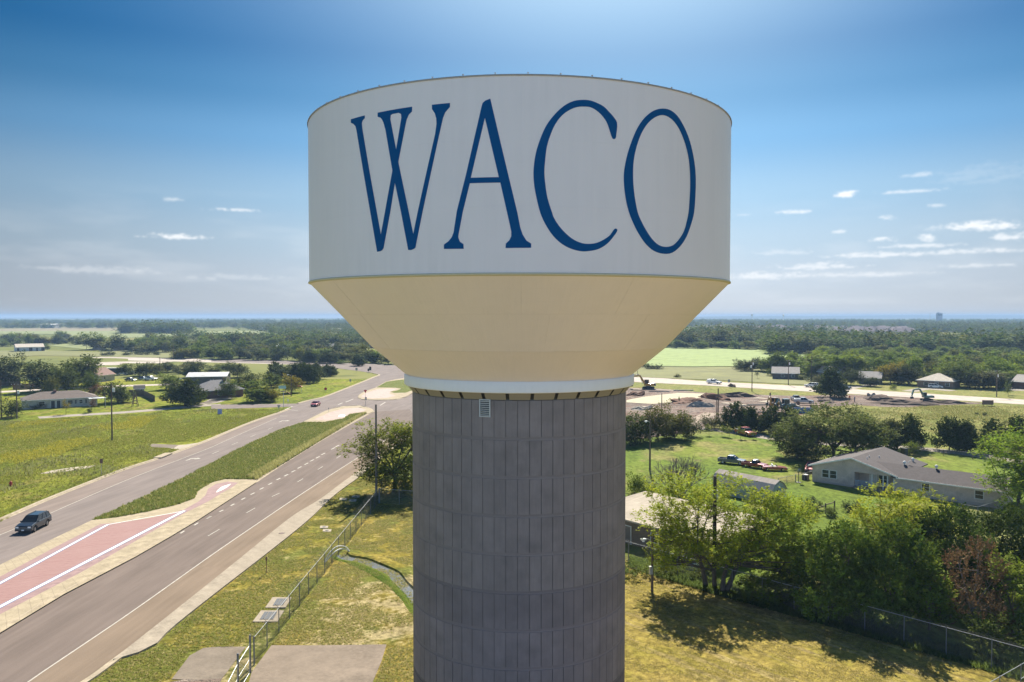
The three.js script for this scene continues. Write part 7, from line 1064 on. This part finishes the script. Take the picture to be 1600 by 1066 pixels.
grove('vine_covered_shrub', 'bright lime shrub at the right edge beside the dead brown cedar', 'shrub', [1582, 990], 6, scat(59, [[0.4, 5.0, 0, 1.8, 1.5, 8], [0.9, 2.8, 0.5, 1.6, 1.5, 7], [-0.4, 5.6, 0, 1, 0.8, 4]]), 4600, 0.22, leafMat(0.21, 0.28, 0.028, 0.45), { seed: 60, r0: 0.09 });
grove('shrub', 'low dark undergrowth shrub behind the fence corner', 'shrub', [1560, 1012], 3, scat(61, [[0, 1.3, 0, 2.4, 1.2, 10], [2.4, 1.4, 0, 1.8, 1.2, 7]]), 3600, 0.22, leafMat(0.11, 0.15, 0.03, 0.35), { seed: 62, r0: 0.06 });
grove('shrub', 'leafy shrub along the fence right of the leaning tree', 'shrub', [1240, 948], 3, scat(63, [[-2.2, 1.2, 0, 2.2, 1.1, 9], [1.6, 1.5, -1.2, 2.4, 1.5, 9]]), 5200, 0.21, leafMat(0.14, 0.19, 0.03, 0.4), { seed: 64, r0: 0.06 });
grove('shrub', 'green shrub mass under the leaning yellow-green tree', 'shrub', [1176, 935], 3, scat(65, [[0, 1.0, 0, 2.2, 0.9, 9], [2.2, 1.2, -0.8, 1.8, 1.1, 7]]), 3600, 0.2, leafMat(0.15, 0.19, 0.03, 0.4), { seed: 66, r0: 0.05 });
grove('shrub', 'yellowish shrub between the leaning tree and the cedars', 'shrub', [1285, 950], 4, scat(67, [[-0.4, 2.6, -1, 1.6, 1.6, 8], [-1.8, 1.4, 0, 1.6, 1.1, 6]]), 3400, 0.21, leafMat(0.19, 0.21, 0.035, 0.45), { seed: 68, r0: 0.06 });
grove('shrub', 'weedy green bank under the fence between tower and pole', 'shrub', [1010, 897], 1.4, scat(69, [[-2, 0.5, 0, 1.8, 0.5, 8], [1.6, 0.5, 0.4, 2, 0.5, 9], [4.8, 0.6, 0.8, 1.8, 0.6, 8]]), 4200, 0.17, leafMat(0.13, 0.17, 0.035, 0.4), { seed: 70, r0: 0.03 });
grove('tree', 'bright green tree at the right edge behind the grey house end', 'tree', [1594, 802], 12, scat(71, [[0.2, 7.4, 0, 4.4, 3.4, 18], [3.5, 8.2, 0, 3.6, 3, 10], [-1.4, 4.2, 1, 3.6, 2.2, 11], [0.5, 10.3, 0, 2.2, 1.6, 6], [1, 2, 1, 4, 1.6, 9]]), 17000, 0.3, leafMat(0.27, 0.38, 0.045, 0.55), { seed: 72, r0: 0.25 });
grove('oak_tree', 'large dark oak left of the grey house ridge', 'tree', [1302, 722], 10.6, scat(73, [[0, 7.2, 0, 6.4, 2.8, 22], [-5.4, 5.2, 0, 3.4, 2.6, 11], [5.2, 5.2, 0.5, 3.8, 2.8, 13], [0, 3.6, 1.5, 7, 2, 16], [-3, 1.6, 1.6, 4, 1, 7], [4.5, 1.8, 1.6, 4, 1.2, 8]]), 24000, 0.38, leafMat(0.16, 0.20, 0.07, 0.35), { seed: 74, r0: 0.34, fork: 0.26 });
grove('oak_tree', 'lower dark oak at the foot of the big one, by the red sedan', 'tree', [1245, 716], 6, scat(75, [[0, 3.4, 0, 4.4, 2.4, 14], [2.6, 4.4, 0, 3, 2, 6], [0, 1.2, 0.8, 4, 0.9, 8]]), 10000, 0.36, leafMat(0.115, 0.15, 0.04, 0.35), { seed: 76, r0: 0.2 });
// bare tree left of the yellow-green one
{
  const r = rngOf(81), p = G(1062, 782), t = thing('bare_tree', 'bare leafless grey tree spreading over the lawn behind the yellow-green tree', 'tree', p), G_ = [];
  const grow = (a, d, len, rad, depth) => { const b = a.clone().addScaledVector(d, len); G_.push(rod(a, b, rad, rad * 0.68, depth > 2 ? 6 : 4)); if (!depth) return; const k = depth > 3 ? 4 : 3; for (let i = 0; i < k; i++) { const q = onBall(r), e = d.clone().multiplyScalar(1.15).add(new THREE.Vector3(q[0], q[1] * 0.6 + 0.14, q[2]).multiplyScalar(0.75)).normalize(); grow(a.clone().lerp(b, 0.62 + 0.38 * r()), e, len * (0.6 + 0.22 * r()), rad * 0.58, depth - 1); } };
  for (const d of [[-0.75, 0.75, 0.1], [0.1, 1, 0], [0.65, 0.8, -0.2], [-0.25, 0.9, 0.4], [0.35, 0.9, 0.3]]) grow(new THREE.Vector3(0, 0, 0), new THREE.Vector3(...d).normalize(), 2.7, 0.13, 4);
  mesh('branches', G_, m_barkGrey, t);
}
// the dark row behind the pole, hedges along the gravel drive, cedars
T('oak', L_oak, 1000, 692, 632, 56, 'dark leafy tree closest to the tower on the right lawn', 'tree', 'tree');
T('oak', L_olive, 1055, 686, 630, 56, 'olive-topped tree right of the pole on the lawn', 'tree', 'tree');
T('oak', L_olive, 1028, 690, 628, 44, 'olive-green tree behind the pole on the lawn', 'tree', 'tree');
T('bush', L_dark, 1080, 682, 645, 30, 'dark bush at the right end of the lawn tree group', 'shrub', 'shrub');
T('bush', L_dark, 985, 698, 660, 34, 'dark bush touching the tower edge behind the lawn', 'shrub', 'shrub');
T('bush', L_grey, 1112, 670, 638, 36, 'greyish bush in the hedge before the earthworks', 'shrub', 'shrub'); T('cedar', L_cedar, 1150, 672, 634, 40, 'dark cedar in the hedge above the red pickup', 'cedar_tree', 'tree'); T('cedar', L_cedar, 1174, 676, 640, 34, 'dark cedar in the hedge right above the red pickup', 'cedar_tree', 'tree'); T('cedar', L_dark, 1205, 678, 640, 40, 'dark cedar left of the large oak', 'cedar_tree', 'tree'); T('cedar', L_dark, 1232, 676, 640, 38, 'dark cedar directly behind the large oak', 'cedar_tree', 'tree'); T('bush', L_brown, 1190, 676, 646, 14, 'reddish-grey shrub in the hedge', 'shrub', 'shrub');
T('bush', L_lime, 1220, 688, 656, 22, 'bright lime bush at the left foot of the large oak', 'shrub', 'shrub');
for (const [x, y, t, w, l] of [[1108, 681, 662, 12, 'small lime sapling leftmost along the gravel drive'], [1128, 682, 664, 13, 'second lime sapling along the gravel drive'], [1140, 684, 666, 11, 'third lime sapling, close before the red pickup'], [1157, 686, 666, 14, 'lime sapling in front of the red pickup cab'], [1176, 687, 672, 10, 'dull green sapling at the bonnet of the red pickup']]) T('sap', L_lime, x, y, t, w, l, 'young_tree', 'tree');
T('cedar', L_grey, 1392, 702, 660, 34, 'grey-green cedar right of the large oak', 'cedar_tree', 'tree'); T('cedar', L_dark, 1422, 702, 655, 42, 'dark pointed cedar behind the waste bin', 'cedar_tree', 'tree'); T('oak', L_dark, 1372, 698, 646, 44, 'dark tree between the large oak and the cedars', 'tree', 'tree');
T('cedar', L_cedar, 1484, 704, 658, 44, 'broad dark cedar before the meadow, left of its neighbour', 'cedar_tree', 'tree'); T('cedar', L_dark, 1510, 707, 662, 42, 'broad dark cedar before the meadow, second from the left', 'cedar_tree', 'tree'); T('cedar', L_cedar, 1552, 706, 662, 46, 'dark cedar before the meadow, third from the left', 'cedar_tree', 'tree'); T('cedar', L_dark, 1590, 700, 656, 44, 'dark cedar before the meadow at the right edge', 'cedar_tree', 'tree');
T('bush', L_lime, 1421, 711, 690, 24, 'lime-coloured bush beside the dark waste bin', 'shrub', 'shrub');
T('sap', L_lime, 1572, 722, 668, 50, 'yellow-green tree top above the bright green tree at the right edge', 'tree', 'tree');
T('bush', L_fresh, 992, 772, 738, 30, 'green bush beside the tower above the pale metal roof', 'shrub', 'shrub'); T('bush', L_mid, 1012, 776, 746, 24, 'second green bush above the pale metal roof', 'shrub', 'shrub');
T('bush', L_dark, 1272, 797, 776, 24, 'dark shrub in the grey house garden', 'shrub', 'shrub'); T('bush', L_fresh, 1262, 806, 788, 22, 'fresh green shrub in the grey house garden', 'shrub', 'shrub'); T('bush', L_mid, 1300, 808, 792, 20, 'low shrub at the garden rails', 'shrub', 'shrub'); T('bush', L_dark, 1330, 800, 776, 26, 'dark shrub below the porch of the grey house', 'shrub', 'shrub'); T('bush', L_mid, 1580, 812, 784, 20, 'shrub at the low end wall of the grey house', 'shrub', 'shrub');
T('cedar', L_cedar, 1298, 621, 580, 46, 'dark cedar standing at the roadside right of the parked pickups', 'cedar_tree', 'tree');
T('bush', L_dark, 1290, 613, 598, 20, 'dark bush at the highway edge beside the cedar', 'shrub', 'shrub');
T('bush', L_dark, 1022, 577, 566.5, 26, 'dark bush in the paddock beyond the highway, close to the cone', 'shrub', 'shrub'); T('bush', L_dark, 1008, 574, 566, 12, 'small dark bush beside the dark paddock bush', 'shrub', 'shrub');
T('bush', L_olive, 1058, 590, 583, 12, 'low olive bush by the highway', 'shrub', 'shrub'); T('sap', L_dark, 1184, 592, 579, 7, 'thin dark tree beside the highway pole', 'tree', 'tree');
T('bush', L_dark, 1526, 648, 643, 6, 'small dark bush alone in the meadow, left one', 'shrub', 'shrub'); T('bush', L_dark, 1539, 650, 644, 7, 'small dark bush alone in the meadow, right one', 'shrub', 'shrub');
T('sap', L_mid, 1574, 617, 595, 10, 'young green tree on the roadside lawn, right', 'young_tree', 'tree'); T('bush', L_lime, 1395, 609, 600, 10, 'little lime bush on the roadside lawn', 'shrub', 'shrub'); T('sap', L_mid, 1576, 620, 605, 9, 'shorter young tree on the roadside lawn', 'young_tree', 'tree');
T('oak', L_yellow, 1391, 599, 565, 42, 'yellow-topped autumn tree beyond the highway', 'tree', 'tree'); T('oak', L_dark, 1420, 601, 561, 40, 'dark oak right of the yellow-topped tree', 'tree', 'tree'); T('oak', L_dark, 1408, 600, 570, 26, 'dark tree under the yellow-topped crown', 'tree', 'tree');
T('oak', L_mid, 1490, 604, 562, 56, 'large green tree right of the cream-roofed house', 'tree', 'tree'); T('oak', L_grey, 1538, 607, 571, 56, 'greyish broad tree beyond the highway on the right', 'tree', 'tree'); T('oak', L_dark, 1560, 606, 576, 36, 'dark tree at the right, beyond the highway', 'tree', 'tree');
T('oak', L_dark, 1330, 602, 577, 34, 'dark tree left of the middle roadside house', 'tree', 'tree'); T('oak', L_dark, 1360, 604, 585, 26, 'dark tree before the middle roadside house', 'tree', 'tree'); T('oak', L_oak, 1300, 586, 558, 34, 'rounded tree behind the left roadside house', 'tree', 'tree');
T('bush', L_dark, 1275, 597, 582, 26, 'dark shrub right of the grey-roofed cottage', 'shrub', 'shrub'); T('bush', L_grey, 1286, 600, 585, 24, 'grey shrub by the white car', 'shrub', 'shrub'); T('oak', L_mid, 1208, 588, 572, 18, 'tree at the left end of the grey-roofed cottage', 'tree', 'tree'); T('bush', L_dark, 1222, 592, 582, 18, 'dark shrub before the grey-roofed cottage', 'shrub', 'shrub'); T('bush', L_oak, 1254, 594, 581, 16, 'shrub at the right end of the grey-roofed cottage', 'shrub', 'shrub');
T('oak', L_dark, 1170, 580, 557, 30, 'dark tree at the corner of the lime field', 'tree', 'tree'); T('oak', L_cedar, 1190, 580, 558, 28, 'dark tree right of the field corner', 'tree', 'tree'); T('bush', L_dark, 1155, 577, 561, 22, 'dark bush at the tip of the field hedge', 'shrub', 'shrub');
{ const g = 'trees in the belt beyond the highway on the right', r = rngOf(302), mats = [L_fresh, L_lime, L_fresh, L_mid, L_lime, L_fresh, L_olive, L_oak];
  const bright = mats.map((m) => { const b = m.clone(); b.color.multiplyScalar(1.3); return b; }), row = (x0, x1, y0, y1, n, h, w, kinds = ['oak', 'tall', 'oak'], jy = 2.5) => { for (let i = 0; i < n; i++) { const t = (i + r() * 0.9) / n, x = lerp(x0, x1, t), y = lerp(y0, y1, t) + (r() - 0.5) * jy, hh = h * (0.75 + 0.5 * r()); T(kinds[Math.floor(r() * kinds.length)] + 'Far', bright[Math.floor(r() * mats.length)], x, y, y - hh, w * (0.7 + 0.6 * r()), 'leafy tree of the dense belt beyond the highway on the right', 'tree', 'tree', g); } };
  row(1195, 1300, 580, 588, 9, 26, 28); row(1280, 1600, 589, 598, 17, 30, 34); row(1200, 1600, 577, 584, 26, 24, 28); row(1240, 1600, 569, 574, 26, 20, 26); row(1260, 1600, 561, 565, 24, 16, 24); row(1280, 1600, 555, 557, 20, 14, 22); row(1520, 1610, 600, 604, 5, 26, 36);
  row(1040, 1290, 543.5, 548, 22, 11, 20, ['oak', 'tall', 'bush']); row(1030, 1110, 541, 541, 8, 9, 18, ['oak', 'bush']);
}
// the tree behind the tower on the left, over the sidewalk
grove('tree', 'bushy olive-green tree leaning over the sidewalk beside the tower', 'tree', [616, 768], 11, scat(91, [[-1.8, 7.8, 0, 4.4, 2.8, 15], [2.6, 8.2, 0, 3.8, 3, 12], [-4.2, 5.8, 0.5, 3.0, 2.4, 11], [0.5, 4.8, 1, 4.4, 2.4, 14], [2.4, 2.4, 0.3, 4.0, 2.2, 18], [-1.6, 2.6, 0.8, 3.0, 1.8, 12], [0.6, 1.0, 0.6, 3.2, 0.9, 8]]), 27000, 0.29, leafMat(0.25, 0.29, 0.045, 0.52), { seed: 92, r0: 0.28, fork: 0.25 });
// far woods: too far to tell one tree from the next
{
  const r = rngOf(401), clump = (seed) => { const q = rngOf(seed); return crown(q, lobesOf(q, 8, 4.4, 4, 0.02, 0.7), 300, 1.25, 'broad', 0.3, 9); };
  const kinds = [[clump(1), L_oak], [clump(2), L_mid], [clump(3), L_fresh], [clump(4), L_olive]], lists = kinds.map(() => []), d = new THREE.Object3D();
  const wood_ = (px, py0, py1, n, h, wx) => { for (let i = 0; i < n; i++) { const y = py0 + (py1 - py0) * r(), x = px[0] + (px[1] - px[0]) * r(), p = G(x, y); if (fbm(p.x / 260, p.z / 420, 3, 44) < wx || (x > 1085 && x < 1430 && y > 511.5 && y < 523.5 && r() < 0.8)) continue; d.position.copy(p); const s = h / 8 * (0.7 + 0.6 * r()); d.scale.set(s * (1 + 0.5 * r()), s, s * (1 + 0.5 * r())); d.rotation.set(0, r() * 6.3, 0); d.updateMatrix(); lists[Math.floor(r() * r() * 4)].push(d.matrix.clone()); } };
  wood_([-80, 620], 511, 513.5, 420, 9, 0.3); wood_([-80, 620], 506.5, 511, 900, 9, 0.36); wood_([-80, 640], 502, 506.5, 1500, 10, 0.33); wood_([190, 300], 519.2, 521.5, 90, 12, 0); wood_([300, 600], 514, 518.5, 220, 9, 0.36); wood_([270, 620], 513, 517, 260, 9, 0.42); wood_([420, 620], 518.5, 527, 120, 8, 0.48); wood_([-80, 120], 524, 533, 130, 8, 0.42); wood_([110, 320], 529, 536, 110, 8, 0.46); wood_([330, 600], 531, 543, 190, 8, 0.42);
  wood_([1060, 1640], 506.5, 512, 1100, 10, 0.36); wood_([1020, 1640], 512, 519, 760, 10, 0.4); wood_([1100, 1640], 523.5, 528, 260, 6, 0.42); wood_([1430, 1640], 516, 524, 300, 9, 0.38); wood_([1040, 1200], 533, 541, 130, 10, 0.38); wood_([1190, 1640], 528, 541, 420, 7.5, 0.32); wood_([1190, 1640], 541, 554, 300, 10, 0.34); wood_([1060, 1640], 502, 506.5, 1600, 10, 0.33); wood_([1080, 1290], 523.5, 525.5, 70, 11, 0.1);
  kinds.forEach(([g, m], i) => { const im = new THREE.InstancedMesh(g, m, lists[i].length); const q = rngOf(450 + i), tint = new THREE.Color(); lists[i].forEach((x, k) => { im.setMatrixAt(k, x); const v = 0.65 + 0.7 * q(), w = 0.8 + 0.4 * q(); im.setColorAt(k, tint.setRGB(v * w, v, v * (0.7 + 0.6 * q()))); }); im.name = numbered('far_woods'); im.castShadow = im.receiveShadow = true; scene.add(im); tag(im, ['far-off woodland of mixed green trees reaching to the horizon', 'lighter green far-off woodland among the fields', 'dark far-off woodland among the fields', 'olive far-off woodland among the fields'][i], 'woods', null, 'stuff'); });
}

// ---------------------------------------------------------------- draw
const renderer = new THREE.WebGLRenderer({ antialias: true });
renderer.setSize(1024, 682);
renderer.toneMapping = THREE.LinearToneMapping;
renderer.toneMappingExposure = EXPOSURE;
renderer.shadowMap.enabled = true;
renderer.render(scene, camera);
